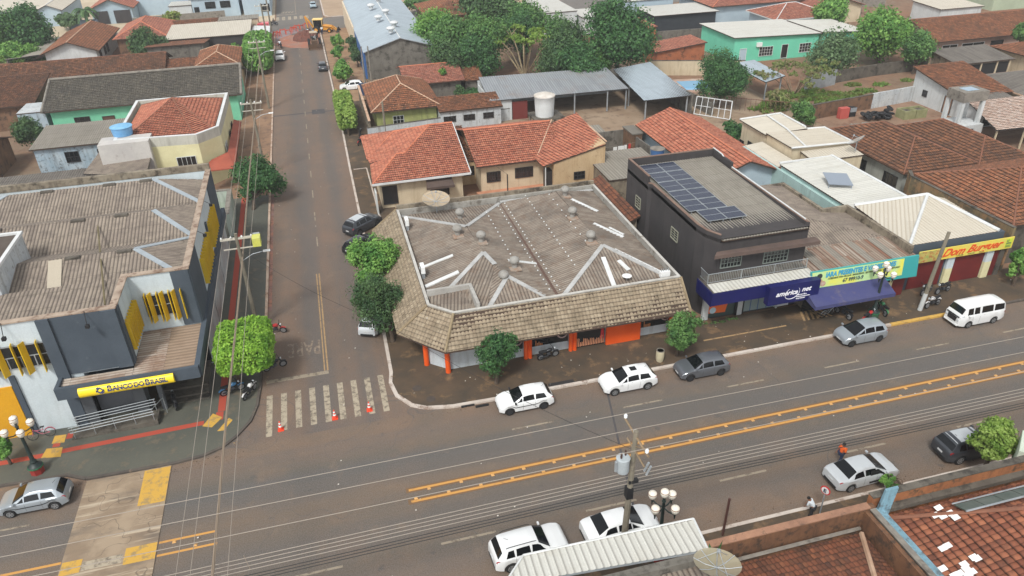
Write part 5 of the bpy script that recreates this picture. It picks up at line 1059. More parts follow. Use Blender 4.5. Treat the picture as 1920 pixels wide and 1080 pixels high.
# green walled house and its annexes on the side street
r = H('green_house', 'yellow-green house with brown pyramid roof on the side street', 'house', 7.2, 15.6, 102.3, 115.4, 3.0, 'hip', 2.3, M_['olive'], M_['r_brown2'], 'tile', .7, M_['cap_p'], None, True, [('S', 9.5, 10.9, .9, 2.0, 'window', M_['frame_white'])])
H('white_annex', 'low white annex with uneven orange brown tiles beside the green house', 'house', 15.8, 24.3, 99.9, 103.6, 2.7, 'shedN', .9, M_['white_old'], M_['r_brown2'], 'tile', .25, M_['cap_b'], None, True, [('S', 16.2, 17.8, 1.2, 1.9), ('S', 19, 20.5, 1.2, 1.9), ('S', 21.8, 23.2, 1.2, 1.9)])
H('tiled_house', 'orange tiled house with a weed growing on its roof behind the green house', 'house', 13.4, 21.6, 114.5, 124.5, 2.9, 'gabx', 1.5, M_['grey_wall'], M_['r_orange2'], 'tile2', .6, M_['cap_o'], None)
H('tiled_house', 'short brown tiled annex at the end of the house with a weedy roof', 'house', 22.4, 25.0, 115, 123, 2.5, 'gabx', 1.1, M_['grey_wall'], M_['r_brown2'], 'tile2', .3, None, None)
wallthing('boundary_wall', 'long white peeling wall with graffiti in front of the green house', 'wall', [(5.6, 99.3), (26.0, 101.5)], 0, 1.7, .2, M_['white_old'], None, M_['conc_dark'])
wallthing('boundary_wall', 'stained street wall of the green house facing the side street', 'wall', [(6.0, 99.4), (6.1, 117.5)], 0, 2.6, .25, M_['render_dirty'], None, M_['cap_p'])
b = wallthing('boundary_wall', 'beige wall with coping closing the yard behind the orange houses', 'wall', [(4.6, 92.4), (24, 92.4), (24.2, 76)], 0, 1.8, .2, M_['render_dirty'])
# warehouse
r = H('warehouse', 'long warehouse with pale blue metal roof and stained grey gable', 'warehouse', 8.6, 20.6, 130.2, 181, 4.7, 'gaby', 1.9, M_['grey_wall'], M_['m_blue'], 'farcorr', .35, wc_, None, True, [], 1, M_['galv'])
for x, y, z in ((13.6, 134, 6.75), (14.9, 140, 6.5), (12.8, 146.5, 6.5), (14.8, 152, 6.5), (12.7, 159, 6.5), (14.9, 166, 6.5), (13, 173, 6.5)):
    mb = MB(); turb(mb, x, y, z+.45, .75); mb.build('roof_ventilator', M_['white_metal'], r, True)
b = MB(); b.box(8.3, 8.6, 131, 150, 0, 4.2); b.build('blue_panel', mat('blue_paint', (50, 92, 150), (60, 104, 160), .5), r)
b = MB(); b.box(8.05, 8.35, 150.5, 180, 0, 4.9); b.build('side_fascia', mat('cream_fascia', (222, 206, 180), (206, 188, 160), .5), r)
t = thing('blue_gate', 'dark blue metal gate beside the white hatchback', 'gate', (7.6, 121, 0)); b = MB(); b.box(6.3, 9.0, 120.6, 120.75, 0, 2.1); b.build('leaf', plain('navy_gate', (44, 66, 100), .6), t)
for k, (x, y, h) in enumerate(((7.6, 124, 7), (8.9, 127.5, 6.2))):
    t = thing('thin_post', ['pale concrete post before the warehouse gable, nearer the street', 'pale concrete post at the warehouse corner'][k], 'post', (x, y, 0)); b = MB(); b.lathe(x, y, [(.14, 0), (.1, h)], 8); b.build('shaft', M_['conc'], t)
# yard sheds
def shed(name, label, poly, posts, m, kind='farcorr', pm=None, back=None, backm=None):
    root = thing(name, label, 'shed', poly[0][:2]+(0,)); mb = MB(); surf(mb, poly, kind, 0, True); mb.slab([(x, y, z-.02) for x, y, z in poly], .08, 1); mb.build('roof', [m, M_['frame_dark']], root)
    for x, y, z in posts: b = MB(); b.box(x-.08, x+.08, y-.08, y+.08, 0, z); b.build('post', pm or M_['galv'], root)
    if back: b = MB(); [b.box(*q) for q in back]; b.build('wall', backm or M_['grey_wall'], root)
    return root
shed('long_open_shed', 'long open-fronted shed with patched grey metal roof in the yard', [(23.0, 101.2, 3.1), (43.6, 100.4, 3.1), (43.6, 109.3, 4.0), (23.6, 110.6, 4.0)], [(30.5, 101, 3.1), (35.5, 100.8, 3.1), (40.5, 100.7, 3.1), (43.4, 100.7, 3.1)], M_['m_grey'], 'farcorr', None, [(23.2, 43.8, 109.4, 109.6, 0, 3.8), (23.2, 23.4, 101.6, 109.4, 0, 3.2), (23.4, 26.3, 101.4, 101.6, 0, 3.0)], M_['white_wall'])
t = thing('red_gate', 'dark red metal door in the white wall of the long shed', 'gate', (27.2, 101.5, 0)); b = MB(); b.box(26.4, 28.6, 101.4, 101.5, 0, 2.6); b.build('leaf', plain('oxide_red', (110, 44, 40), .6), t)
shed('open_shed', 'open shed with pale metal roof sloping to the yard corner', [(43.5, 94.6, 3.0), (50.8, 94.8, 3.0), (51.5, 110.6, 3.9), (44.4, 108.6, 3.9)], [(44.0, 95, 3.0), (50.4, 95.2, 3.0), (44.4, 102, 3.3)], M_['m_blue'], 'farcorr', None, [(51.0, 51.2, 95, 110, 0, 3.0), (44.4, 51, 109.6, 109.8, 0, 3.6)])
shed('pool_canopy', 'grey metal canopy behind the round clipped tree', [(63.5, 96.5, 3.2), (68.0, 98.5, 3.2), (67.4, 106.5, 3.8), (62.6, 105.5, 3.8)], [(64, 97, 3.2), (67.6, 98.8, 3.2), (62.9, 105, 3.6)], M_['m_blue'], 'farcorr')
t = thing('swimming_pool', 'small blue swimming pool beside the round tree', 'pool', (58.8, 108, 0)); b = MB(); b.prism([(54.5, 105.2), (63, 103.4), (64, 111), (55.4, 112.6)], -.1, .18); b.build('deck', mat('pool_deck', (190, 180, 168), (170, 130, 108), .4), t)
b = MB(); b.prism([(56, 106.2), (62, 104.8), (62.8, 109.8), (56.6, 111.2)], .1, .2); b.build('water', plain('pool_water', (96, 170, 214), .08), t)
wallthing('pool_wall', 'cream stained wall behind the swimming pool', 'wall', [(54.4, 116.8), (69, 111.5)], 0, 2.4, .3, M_['cream'], None, M_['conc_dark'])
wallthing('pool_side_wall', 'grey wall beside the swimming pool and open shed', 'wall', [(53.8, 93.8), (52.4, 111.8)], 0, 1.8, .2, M_['grey_wall'])
t = thing('leaning_gate_frame', 'white metal gate frame leaning beside the open shed', 'gate', (52.8, 93.2, 0)); b = MB(); A, B_, C_, D_ = Vector((51.7, 95.2, .1)), Vector((55.2, 91.2, .1)), Vector((56.1, 92.6, 2.2)), Vector((52.6, 96.4, 2.2))
for p, q in ((A, B_), (B_, C_), (C_, D_), (D_, A)): b.tube([p, q], .07, 5)
for k in range(1, 6): b.tube([A.lerp(B_, k/6), D_.lerp(C_, k/6)], .045, 5)
b.tube([A.lerp(D_, .5), B_.lerp(C_, .5)], .045, 5); b.build('bar', M_['white_metal'], t)
t = thing('yard_bar_fence', 'rusty barred fence below the round clipped tree', 'fence', (58, 95, 0)); b = MB()
for k in range(14): b.tube([(56.5+k*.55, 96.3-k*.42, 0), (56.5+k*.55, 96.3-k*.42, 1.9)], .035, 4)
b.tube([(56.5, 96.3, 1.8), (64, 90.6, 1.8)], .05, 4); b.build('bars', mat('rust_brown', (110, 80, 66)), t)
# pale yellow corner house, annexes and long roofs on the left
PY = M_['yellow_wall']; r = thing('yellow_house', 'pale yellow house with chamfered parapet around a red pyramid roof', 'house', (-17, 98, 0))
o5 = [(-23.2, 90.0), (-14.2, 89.0), (-11.9, 91.4), (-11.7, 105.9), (-23.2, 106.2)]; i5 = inset(o5, .35)
b = MB(); b.prism(o5, 0, 5.3); b.build('wall', PY, r)
b = MB()
for i in range(5): j = (i+1) % 5; b.prism([o5[i], o5[j], i5[j], i5[i]], 5.3, 6.35)
b.build('parapet', mat('pale_parapet', (200, 198, 186), (186, 184, 172), .6, streak=(150, 146, 136)), r)
b = MB()
for i in range(5): j = (i+1) % 5; b.prism([o5[i], o5[j], i5[j], i5[i]], 6.36, 6.42)
b.build('coping', wc_, r)
b = MB(); b.prism([(-26.6, 89.6), (-23.2, 89.0), (-22.6, 89.9), (-23.2, 93.5), (-26.6, 93.6)], 0, 6.0) if False else b.box(-24.6, -19.3, 88.6, 91.4, 0, 6.38); b.build('tiled_wall_block', mat('pale_tiled_wall', (200, 196, 190), (186, 182, 178), .5, (160, 150, 146), 1.5, .58), r)
ap = (-17.6, 99.6, 8.0); e5 = [(x, y, 5.9) for x, y in inset(o5, .7)]
roofpart(r, [[e5[i], e5[(i+1) % 5], ap] for i in range(5)], [(e5[i], ap) for i in range(5)], 'bigtile', M_['r_orange'], M_['cap_b'])
opening(r, 'S', 89.08, -16.9, -14.9, 2.8, 3.9, 'window', M_['frame_white'], M_['glass'], 3, 0); opening(r, 'E', -11.82, 92.4, 94.4, 1.2, 3.6, 'window', M_['frame_white'], M_['frame_dark'], 1, 4); opening(r, 'E', -11.7, 98, 99.2, 1.4, 3.4, 'window'); opening(r, 'E', -11.7, 101.5, 102.7, 1.4, 3.4, 'window')
b = MB(); b.slab([(-14.4, 86.4, 2.9), (-10.6, 86.4, 2.9), (-11.5, 91, 3.3), (-13.2, 88.9, 3.3)], .12); b.slab([(-10.6, 86.4, 2.9), (-10.6, 104, 2.9), (-11.5, 104, 3.3), (-11.5, 91, 3.3)], .12); b.build('red_canopy', mat('oxide_red_canopy', (170, 88, 66), (150, 74, 56), .6), r)
wallthing('garden_wall', 'pale green and white wall with block pillar between the bank and the yellow house', 'wall', [(-13.4, 80.8), (-10.9, 80.6), (-10.8, 74)], 0, 2.6, .4, mat('pale_green_wall', (180, 196, 180), (190, 196, 190), .5, streak=(120, 128, 116)), None, M_['conc'])
r = H('mouldy_annex', 'long annex with mouldy blue-white wall and sagging corrugated roof', 'annex', -33.4, -23.4, 95.6, 103.2, 4.6, 'shedN', .35, M_['mould'], M_['c_light'], 'corr', .35, None, None, True, [('S', -30.2, -28.8, 2.6, 3.8), ('S', -26.6, -25.2, 2.6, 3.8)])
r = shed('low_corrugated_shed', 'low grey corrugated roofs between the bank and the mouldy annex', [(-64, 73, 3.0), (-21.4, 73, 3.0), (-21.4, 90, 3.5), (-64, 90, 3.5)], [], M_['c_dark'], 'corr')
shed('sloping_sheet_roof', 'grey corrugated lean-to sheets below the windows of the mouldy annex', [(-26.4, 87, 3.9), (-19.5, 84, 3.9), (-19.5, 89, 4.4), (-25.5, 93.5, 4.4)], [], M_['c_grey'], 'corr')
r = H('green_house', 'long mint green house with dark grey tiled roof on the left block', 'house', -36.3, -11.5, 114.5, 128.5, 3.9, 'gabx', 2.5, M_['mint'], M_['r_dark'], 'tile2', .7, None, None, True, [('S', -33.5, -31.6, 1.6, 2.6), ('S', -29.9, -28.4, .2, 2.4, 'door', M_['frame_dark'], plain('brown_door', (92, 66, 56))), ('S', -25.6, -22.5, .2, 2.5, 'door', M_['frame_dark'], M_['frame_dark']), ('S', -21, -18.6, 1.5, 2.5)])
b = MB(); b.tube([(-37.1, 121.5, 6.5), (-10.8, 121.5, 6.5)], .22, 6); b.tube([(-37.1, 113.8, 3.95), (-37.1, 121.5, 6.5)], .2, 6); b.tube([(-10.8, 113.8, 3.95), (-10.8, 121.5, 6.5)], .2, 6); b.build('pale_edging', M_['conc'], r)
H('ruined_annex', 'roofless white and pale green annex at the left end of the green house', 'annex', -40.4, -36.9, 114.5, 119.5, 3.9, 'flat', 0, M_['mould'], M_['white_old'], 'flat', .05)
H('long_house', 'long brown tiled roof running left behind the dark grey roof', 'house', -75, -24.2, 134.2, 143.5, 3.6, 'gabx', 1.9, M_['brown_wall'], M_['r_brown'], 'tile2', .6, M_['cap_b'], None)
H('long_house', 'lower weathered brown tiled roof at the left picture edge', 'house', -75, -40.2, 120.5, 131, 3.5, 'shedN', 1.8, M_['brown_wall'], M_['r_brown'], 'tile2', .5, None, None)
H('tiled_house', 'brown tiled house with pale ridges between the long roofs and the street', 'house', -18.6, -12.0, 131.6, 143.6, 4.2, 'hip', 1.5, M_['peach'], M_['r_brown2'], 'tile2', .3, M_['cap_p'], None)
H('tiled_house', 'narrow brown tiled strip roof left of the street-side hipped house', 'house', -24, -18.8, 133.8, 138, 3.4, 'shedN', 1.0, M_['peach'], M_['r_brown2'], 'tile2', .3, None, None)
H('brick_tiled_house', 'low red brown tiled roof at the far left edge below the shrubs', 'house', -60, -39.5, 99, 106.5, 3.0, 'gabx', 1.3, M_['brown_wall'], M_['r_brown'], 'tile2', .5, None, None)
# white house set back
r = H('white_house', 'white house with mottled brown tiled roof and tall windows, set back from the left block', 'house', -47.2, -38.6, 156.6, 176.5, 3.1, 'gaby', 1.9, M_['white_wall'], M_['r_brown2'], 'tile2', .7, M_['cap_p'], None, True, [('E', 158.5, 160, 1, 2.5), ('E', 162.5, 164, 1, 2.5), ('E', 165, 166.5, 1, 2.5)])
shed('grey_lean_to', 'grey sheet lean-to on the left side of the set-back white house', [(-54.5, 158, 2.4), (-48, 158, 2.8), (-48, 171, 2.8), (-53, 171, 2.4)], [(-54, 158.5, 2.4)], M_['c_light'], 'farcorr', None, [(-54.2, -54, 158, 171, 0, 2.2)])
H('tiled_house', 'red tiled hip-roofed house in front of the cross street, left block', 'house', -36, -27.3, 163, 177.5, 3.6, 'hip', 2.2, M_['brown_wall'], M_['r_orange2'], 'tile2', .6, M_['cap_o'], None)
H('tiled_house', 'brown tiled low house with grey wall beside the pale flat roofs', 'house', -28.5, -19.0, 149.5, 158.5, 3.2, 'shedS', 1.2, M_['grey_wall'], M_['r_brown2'], 'tile2', .4, None, None)
H('flat_roof_shop', 'shop block with pale flat roof and dark open front facing the left block', 'shop', -26.5, -11.4, 158.8, 171, 3.6, 'shedN', .4, M_['charcoal'], M_['m_beige'], 'farcorr', .3, None, None)
H('flat_roof_shop', 'grey sheet roof shop behind the pale flat roof at the street corner', 'shop', -17.8, -10.0, 172, 176.4, 4.0, 'flat', 0, M_['cream'], M_['c_light'], 'farcorr', .15, None, None)
H('tiled_house', 'narrow red tiled roof between the pale shops and the cross street', 'house', -27, -18.2, 172, 175.8, 3.2, 'shedN', .8, M_['cream'], M_['r_brown2'], 'tile2', .2, None, None)
t = thing('pink_kiosk', 'small pink and white kiosk at the far street corner', 'kiosk', (-9.0, 172, 0)); b = MB(); b.box(-10.1, -8.0, 170.4, 173.6, 0, 2.9); b.build('body', plain('pink_panel', (222, 130, 140), .5), t); b = MB(); b.box(-10.2, -7.9, 170.3, 171.3, 2.95, 3.05); b.build('awning', plain('red_awning', (206, 70, 76), .5), t)
t = thing('white_canopy', 'flat white canopy over the pavement beside the street tree', 'canopy', (-9.3, 164.5, 0)); b = MB(); b.slab([(-11.4, 161.3, 3.1), (-7.6, 160.6, 3.0), (-7.6, 168.2, 3.0), (-10.8, 169.2, 3.1)], .12); b.build('roof', M_['white_cap'], t)
for x, y in ((-11, 161.8), (-7.8, 161), (-7.8, 168)): b = MB(); b.tube([(x, y, .1), (x, y, 3)], .06, 5); b.build('post', M_['galv'], t)
# beyond the cross street, left
H('cream_house', 'cream walled house with pale beige roofs at the top left corner', 'house', -78, -60.5, 200, 226, 3.6, 'gaby', 1.6, M_['lightblue'], M_['m_beige'], 'farcorr', .8, wc_, None)
H('cream_house', 'second pale beige gable roof right of the top left corner house', 'house', -60, -54.8, 202.5, 222, 3.6, 'gaby', 1.3, M_['lightblue'], M_['m_beige'], 'farcorr', .5, wc_, None)
r = H('gabled_carport_house', 'house with dark gabled carport and grey pillars beyond the cross street', 'house', -48, -39.3, 200.5, 215, 3.4, 'gaby', 2.1, M_['lightblue'], M_['r_orange2'], 'tile2', .7, M_['cap_p'], None)
b = MB(); b.box(-47.6, -44.5, 200.3, 200.48, .2, 3.0); b.box(-43.2, -39.7, 200.3, 200.48, .2, 3.0); b.build('carport_opening', M_['charcoal'], r)
wallthing('garden_wall', 'blue-grey garden wall in front of the gabled carport house', 'wall', [(-52, 195.8), (-46, 195.5), (-45.8, 192)], 0, 2.2, .25, mat('blue_grey_wall', (96, 110, 124)))
wallthing('boundary_wall', 'long grey stained wall of the far left block', 'wall', [(-38.5, 195), (-18.5, 196.5)], 0, 2.0, .25, M_['conc'])
H('blue_wall_building', 'large light blue walled building behind the long grey wall', 'building', -39.2, -27.4, 208, 228, 6.2, 'shedN', .5, M_['lightblue'], M_['m_beige'], 'farcorr', .1, None, None, True, [('S', -36, -32.5, 4.6, 5.4)])
r = H('blue_house', 'light blue house with orange tiled roof and two dark windows beyond the junction', 'house', -25.8, -15.2, 199.5, 212, 4.6, 'shedN', 1.5, M_['lightblue'], M_['r_orange2'], 'tile2', .4, None, None, True, [('S', -22.8, -20.6, 2.2, 3.6), ('S', -19.4, -17.2, 2.2, 3.6), ('S', -25.4, -24.4, .2, 2.6, 'door')])
H('white_annex', 'low white flat annex attached left of the blue house', 'annex', -31, -26, 199.8, 206, 3.2, 'flat', 0, M_['white_wall'], M_['m_white'], 'farcorr', .15)
H('beige_building', 'pale blue-grey building with beige strip roof near the far junction', 'building', -14.2, -8.0, 196.5, 224, 5.0, 'shedN', .5, M_['lightblue'], M_['m_beige'], 'farcorr', .1, None, None, True, [('S', -9.9, -8.2, 1.2, 2.8)])
H('cream_house', 'cream house roof at the top edge left of the far street', 'house', -39, -20, 232, 250, 4.2, 'gabx', 1.6, M_['cream'], M_['r_orange2'], 'tile2', .6)
# beyond the big trees, centre top
H('tiled_house', 'brown tiled hip roof beside the warehouse behind the trees', 'house', 24.5, 36, 163, 178, 3.4, 'hip', 2.0, M_['brown_wall'], M_['r_brown2'], 'tile2', .6, M_['cap_b'], None)
H('white_modern_house', 'white flat-roofed house with parapets behind the leafy trees', 'house', 46.5, 53.5, 151.5, 167, 4.6, 'flat', 0, M_['white_wall'], M_['m_white'], 'flat', .12)
H('white_modern_house', 'lower white flat roof section right of the white modern house', 'house', 54, 62, 149, 158, 3.6, 'flat', 0, M_['white_wall'], M_['m_white'], 'flat', .12)
r = H('dark_house', 'modern dark slatted house with thin white flat roof', 'house', 67.6, 81.0, 144.2, 153.6, 3.9, 'flat', 0, mat('dark_slats', (48, 54, 60), (40, 46, 52), 1), M_['m_white'], 'flat', .5)
H('white_modern_house', 'light blue-grey block behind the dark slatted house', 'house', 66, 77, 156, 166, 4.8, 'flat', 0, M_['lightblue'], M_['m_white'], 'flat', .2)
wallthing('boundary_wall', 'dark mildewed wall below the dark slatted house', 'wall', [(62, 139), (80, 138)], 0, 2.0, .25, M_['grey_wall'])
H('brick_shed', 'small brick shed with orange lean-to roof below the dark house', 'shed', 57.5, 66.5, 121, 127, 2.6, 'shedE', 1.0, M_['brick'], M_['r_orange2'], 'tile2', .3)
H('tiled_house', 'small orange tiled roof corner left of the dark house wall', 'house', 58.5, 64.5, 137, 146, 2.6, 'shedE', .8, M_['brick'], M_['r_orange2'], 'tile2', .3)
# mint house, right
r = H('mint_house', 'bright mint green house with flat pale roof and white window frames', 'house', 71.0, 87.6, 118.8, 131.0, 4.0, 'shedW', .5, M_['mint2'], M_['m_white'], 'farcorr', .45, None, wc_, True, [('S', 72.2, 73.4, .2, 2.4, 'door', M_['frame_white'], M_['lightblue']), ('S', 76, 78.6, .9, 2.4, 'window', M_['frame_white'], M_['glass'], 4, 2), ('S', 80.4, 81.6, .2, 2.5, 'door', M_['frame_white']), ('S', 84, 86.2, .9, 2.4, 'window', M_['frame_white'], M_['glass'], 3, 2)])
b = MB(); b.box(75.2, 76.2, 118.4, 118.75, 2.6, 3.3); b.build('air_conditioner_box', M_['white'], r)
H('mint_house', 'lower mint green wing with grey roof right of the mint house door', 'house', 88.2, 97, 118.5, 129, 3.7, 'shedW', .5, M_['mint2'], M_['m_white'], 'farcorr', .45)
H('tiled_house', 'wide salmon tiled roof at the top behind the mint house', 'house', 82, 103, 147, 163, 4.2, 'hip', 2.8, M_['lightblue'], M_['r_orange2'], 'tile2', .8, M_['cap_o'], None)
H('tiled_house', 'salmon tiled hip roof with white ridge right behind the mint house', 'house', 88, 100, 133, 143, 3.6, 'hip', 2.0, M_['lightblue'], M_['r_orange2'], 'tile2', .6, wc_, wc_)
H('tiled_house', 'red tiled roof with chimney beyond the mint house towards the grass lot', 'house', 101.5, 113, 141, 154, 3.4, 'gaby', 2.0, M_['cream'], M_['r_orange2'], 'tile2', .6, wc_, None)
t = thing('chimney', 'short cream chimney rising between the salmon roofs at the top', 'chimney', (107, 152, 0)); b = MB(); b.box(106.4, 107.6, 151, 152.2, 0, 6.8); b.box(106.2, 107.8, 150.8, 152.4, 6.8, 7.0); b.build('stack', M_['cream'], t)
# top right
wallthing('boundary_wall', 'long pale grey wall between the grass lot and the bluish white house', 'wall', [(103, 172), (128, 152)], 0, 2.4, .3, M_['conc'])
r = H('white_house', 'very wide bluish white house at the top right beyond the bright green tree', 'house', 118, 158, 163, 182, 4.5, 'shedN', .6, M_['lightblue'], M_['m_beige'], 'farcorr', .4, None, None, True, [('S', 121, 124, 2.2, 3.2)])
H('tiled_house', 'salmon tiled house with pale green wall at the top right', 'house', 146, 168, 140, 160, 4.3, 'hip', 3.0, mat('sage_wall', (176, 188, 162), (160, 172, 148), .4), M_['r_orange2'], 'tile2', .8, M_['cap_o'], None)
H('small_white_house', 'small white house with pale flat roof above the long brown roof', 'house', 124, 134, 131, 139, 3.4, 'shedN', .4, M_['white_wall'], M_['m_beige'], 'farcorr', .3)
r = H('long_tiled_house', 'long dusty pink house with weathered tiled roof and pale window frames', 'house', 102.5, 129, 107.5, 120, 3.7, 'gabx', 2.4, M_['pink_wall'], M_['r_brown2'], 'tile2', .8, M_['cap_b'], None, True, [('S', 104, 107, 1.3, 2.8, 'window', M_['frame_white'], M_['glass'], 1, 0), ('S', 108, 112.5, 1.2, 2.8, 'window', M_['frame_white'], M_['glass'], 1, 0), ('S', 114, 116.5, .6, 2.8, 'door')])
H('tiled_house', 'brown tiled hip roof house with cream wall at the right edge', 'house', 109, 126, 88.5, 101.5, 3.5, 'hip', 2.4, M_['cream'], M_['r_brown2'], 'tile2', .7, M_['cap_b'], None, True, [('S', 111, 112.4, 1.4, 2.4), ('W', 91, 92.4, 1.4, 2.4)])
r = H('open_carport', 'carport with grey corrugated roof and dark opening beside the dirt lot', 'carport', 96.6, 106.5, 96, 101.5, 3.1, 'shedN', .9, M_['render_dirty'], M_['c_dark'], 'farcorr', .5, None, None)
b = MB(); b.box(98.2, 106.3, 95.85, 95.95, .2, 2.7); b.build('carport_opening', M_['black'], r)
for x in (98.0, 101, 104, 106.4): b = MB(); b.box(x-.1, x+.1, 95.7, 95.85, 0, 2.9); b.build('post', M_['cream'], r)
r = H('white_tower_house', 'white house with bright brown tiled roof beside a water tower', 'house', 84.6, 92.4, 82.0, 91.0, 3.0, 'shedN', 1.9, M_['white_wall'], M_['r_brown2'], 'tile2', .5, wc_, None, True, [('W', 88, 88.8, 1.3, 2.1), ('W', 83.2, 84.6, .2, 2.4, 'door', None, plain('brown_door2', (140, 106, 84))), ('S', 90, 91.4, .3, 2.3, 'door')])
t = thing('water_tower', 'concrete water tower on white columns beside the white house', 'water tower', (77.6, 74.5, 0)); b = MB(); b.box(76.3, 79.9, 73.4, 76.2, 5.4, 6.6); b.build('tank_box', M_['conc'], t)
b = MB(); b.box(77.2, 79.0, 74.1, 75.5, 6.601, 6.63); b.build('tank_water', plain('tank_water', (120, 150, 170), .1), t)
for x in (76.6, 79.6):
    for y in (73.7, 76.0): b = MB(); b.box(x-.22, x+.22, y-.22, y+.22, 2.4, 5.4); b.build('column', M_['white_wall'], t)
b = MB(); b.box(76.2, 80.0, 73.0, 76.4, 0, 2.5); b.build('base_room', M_['white_wall'], t); opening(t, 'S', 73.0, 77.7, 78.5, .2, 2.0, 'door'); opening(t, 'W', 76.2, 74, 74.8, 1.2, 2.0)
shed('bleached_carport', 'carport with bleached pink and white tiles at the right edge', [(78.6, 69.6, 2.9), (96, 68.5, 2.9), (96, 77.4, 3.8), (81.6, 77.8, 3.8)], [(79, 69.9, 2.9), (83, 69.7, 2.9), (87.5, 69.4, 2.9), (92, 69.2, 2.9)], M_['r_pinkish'], 'tile2', M_['cream'])
r = H('grey_roof_house', 'house with dusty grey roofs and pale gutters right of the water tower', 'house', 93.2, 104, 80, 89.5, 3.0, 'hip', 1.3, M_['cream'], M_['c_dark'], 'farcorr', .5, None, M_['cap_p'])
H('grey_annex', 'low grey sheet annex at the foot of the white tower house', 'annex', 84, 91, 77.8, 81.6, 2.6, 'shedN', .5, M_['white_wall'], M_['c_dark'], 'farcorr', .3, None, None, True, [('S', 85, 86.2, .2, 2.2, 'door'), ('S', 88, 89, 1.1, 2.0)])
# brown hip roofs, right
r = H('brown_tiled_house', 'dark brown hip-roofed house with pale grey windowed side wall behind the burger shop', 'house', 57.9, 66.5, 60.5, 74.3, 3.6, 'hip', 2.0, mat('pale_grey_side_wall', (166, 168, 160), (150, 152, 146), .6, streak=(120, 120, 112)), M_['r_brown'], 'tile', .45, M_['cap_b'], None, True, [('W', 61.2, 63.2, .6, 2.7), ('W', 66.2, 68.4, .6, 2.7), ('W', 71.5, 73, 1.2, 2.7)])
H('brown_tiled_house', 'second dark brown hip roof joined on the right side of the first', 'house', 66.8, 73.5, 60.0, 73, 3.4, 'hip', 1.8, M_['grey_wall'], M_['r_brown'], 'tile', .6, M_['cap_b'], None)
r = H('brown_tiled_house', 'large dark brown tiled house at the right edge behind a mossy wall', 'house', 57.6, 82, 46.5, 58.2, 4.2, 'hip', 2.3, M_['conc_dark'], M_['r_brown2'], 'tile', .5, M_['cap_b'], None)
wallthing('mossy_wall', 'tall ochre and moss stained wall between the burger shop and the brown house', 'wall', [(56.4, 45.2), (56.2, 57.6), (57, 58.9)], 0, 4.5, .25, mat('ochre_mossy_wall', (160, 120, 84), (130, 116, 84), .5, (96, 88, 70), .9, .48, streak=(88, 84, 66)), None, M_['conc_dark'])
# dirt lot walls and yard clutter
wallthing('dirt_lot_wall', 'dark brown stained wall between the dirt lot and the tyre yard', 'wall', [(64.6, 87.6), (76.6, 89.4)], 0, 2.1, .25, M_['brown_wall'], None, M_['conc_dark'])
wallthing('dirt_lot_wall', 'white peeling wall joining the brown wall to the white tower house', 'wall', [(76.6, 89.4), (84.5, 90.6)], 0, 2.2, .25, M_['white_old'])
wallthing('lot_wall', 'mouldy grey wall behind the weedy dirt lot', 'wall', [(80, 102.5), (88.5, 104), (99, 104.6)], 0, 1.9, .25, M_['conc_dark'])
t = thing('metal_sheet_screen', 'bluish grey sheet fence panel among the weeds of the dirt lot', 'fence', (75, 101, 0)); b = MB(); b.add([(72.6, 99.8, 0), (79.4, 101.6, 0), (79.4, 101.6, 2.4), (77, 101, 2.7), (72.6, 99.8, 2.3), (72.6, 99.9, 0), (79.4, 101.7, 0), (79.4, 101.7, 2.4), (77, 101.1, 2.7), (72.6, 99.9, 2.3)], [(0, 1, 2, 3, 4), (9, 8, 7, 6, 5), (0, 5, 6, 1), (4, 3, 8, 9), (3, 2, 7, 8)]); b.build('panel', M_['galv'], t)
tyre = thing('tyre', 'black tyre in the heap beside the dark brown wall', 'tyre', (0, 0, 0), 0, 'heap of black tyres'); b = MB(); b.lathe(0, 0, [(.36, 0), (.5, .04), (.55, .14), (.5, .26), (.36, .3), (.3, .24), (.3, .06)], 14); b.build('tread', M_['black'], tyre, True, True)
rr = random.Random(4); k = 0
for i in range(26):
    o = tyre if i == 0 else copytree(tyre); o.location = (72.4+rr.random()*4.8, 84.4+rr.random()*2.2, .0+.27*rr.randint(0, 3)+.05); o.rotation_euler = (rr.uniform(-.5, .5), rr.uniform(-.5, .5), 0)
t = thing('red_crate_box', 'red metal box standing against the brown wall', 'box', (70.4, 87.2, 0)); b = MB(); b.box(69.6, 71.0, 86.6, 87.4, 0, 1.5); b.build('body', plain('red_box', (180, 84, 76), .6), t, bevel=.04)
t = thing('black_crate', 'black and grey crate next to the red box', 'box', (72, 87.6, 0)); b = MB(); b.box(71.4, 72.4, 87, 87.8, 0, 1.3); b.build('body', M_['black'], t, bevel=.03); b = MB(); b.box(71.4, 72.4, 86.97, 87, .7, 1.3); b.build('front', M_['galv'], t)
for x, l in ((78.4, 'left'), (80.3, 'right')):
    t = thing('water_box', 'mossy open concrete water box, the %s one of the pair' % l, 'water box', (x, 84.4, 0), 0, 'pair of mossy water boxes'); b = MB(); parapet(b, (x-.9, x+.85, 83.5, 85.3), .15, 0, 1.2); b.build('wall', mat('mossy_box', (150, 150, 110), (130, 130, 90), 1), t); b = MB(); b.box(x-.75, x+.7, 83.65, 85.15, .9, .95); b.build('content', M_['conc_dark'], t)
tag(MB().lathe(0, 0, [(1, 0)]*2).build('rubble_heap', M_['conc']), 'pale rubble and broken blocks heaped in the tyre yard', None, None, 'stuff').location = (0, 0, -5)
o = bpy.data.objects['rubble_heap']; mb = MB(); rr = random.Random(9)
for i in range(160):
    a = rr.random()*6.28; q = rr.random()**.6; x, y = 70.2+3.6*q*math.cos(a), 82.4+1.8*q*math.sin(a); s = rr.uniform(.08, .3); mb.box(x-s, x+s, y-s*.5, y+s*.5, 0, .15+.6*(1-q)*rr.random(), 0, rr.random()*3)
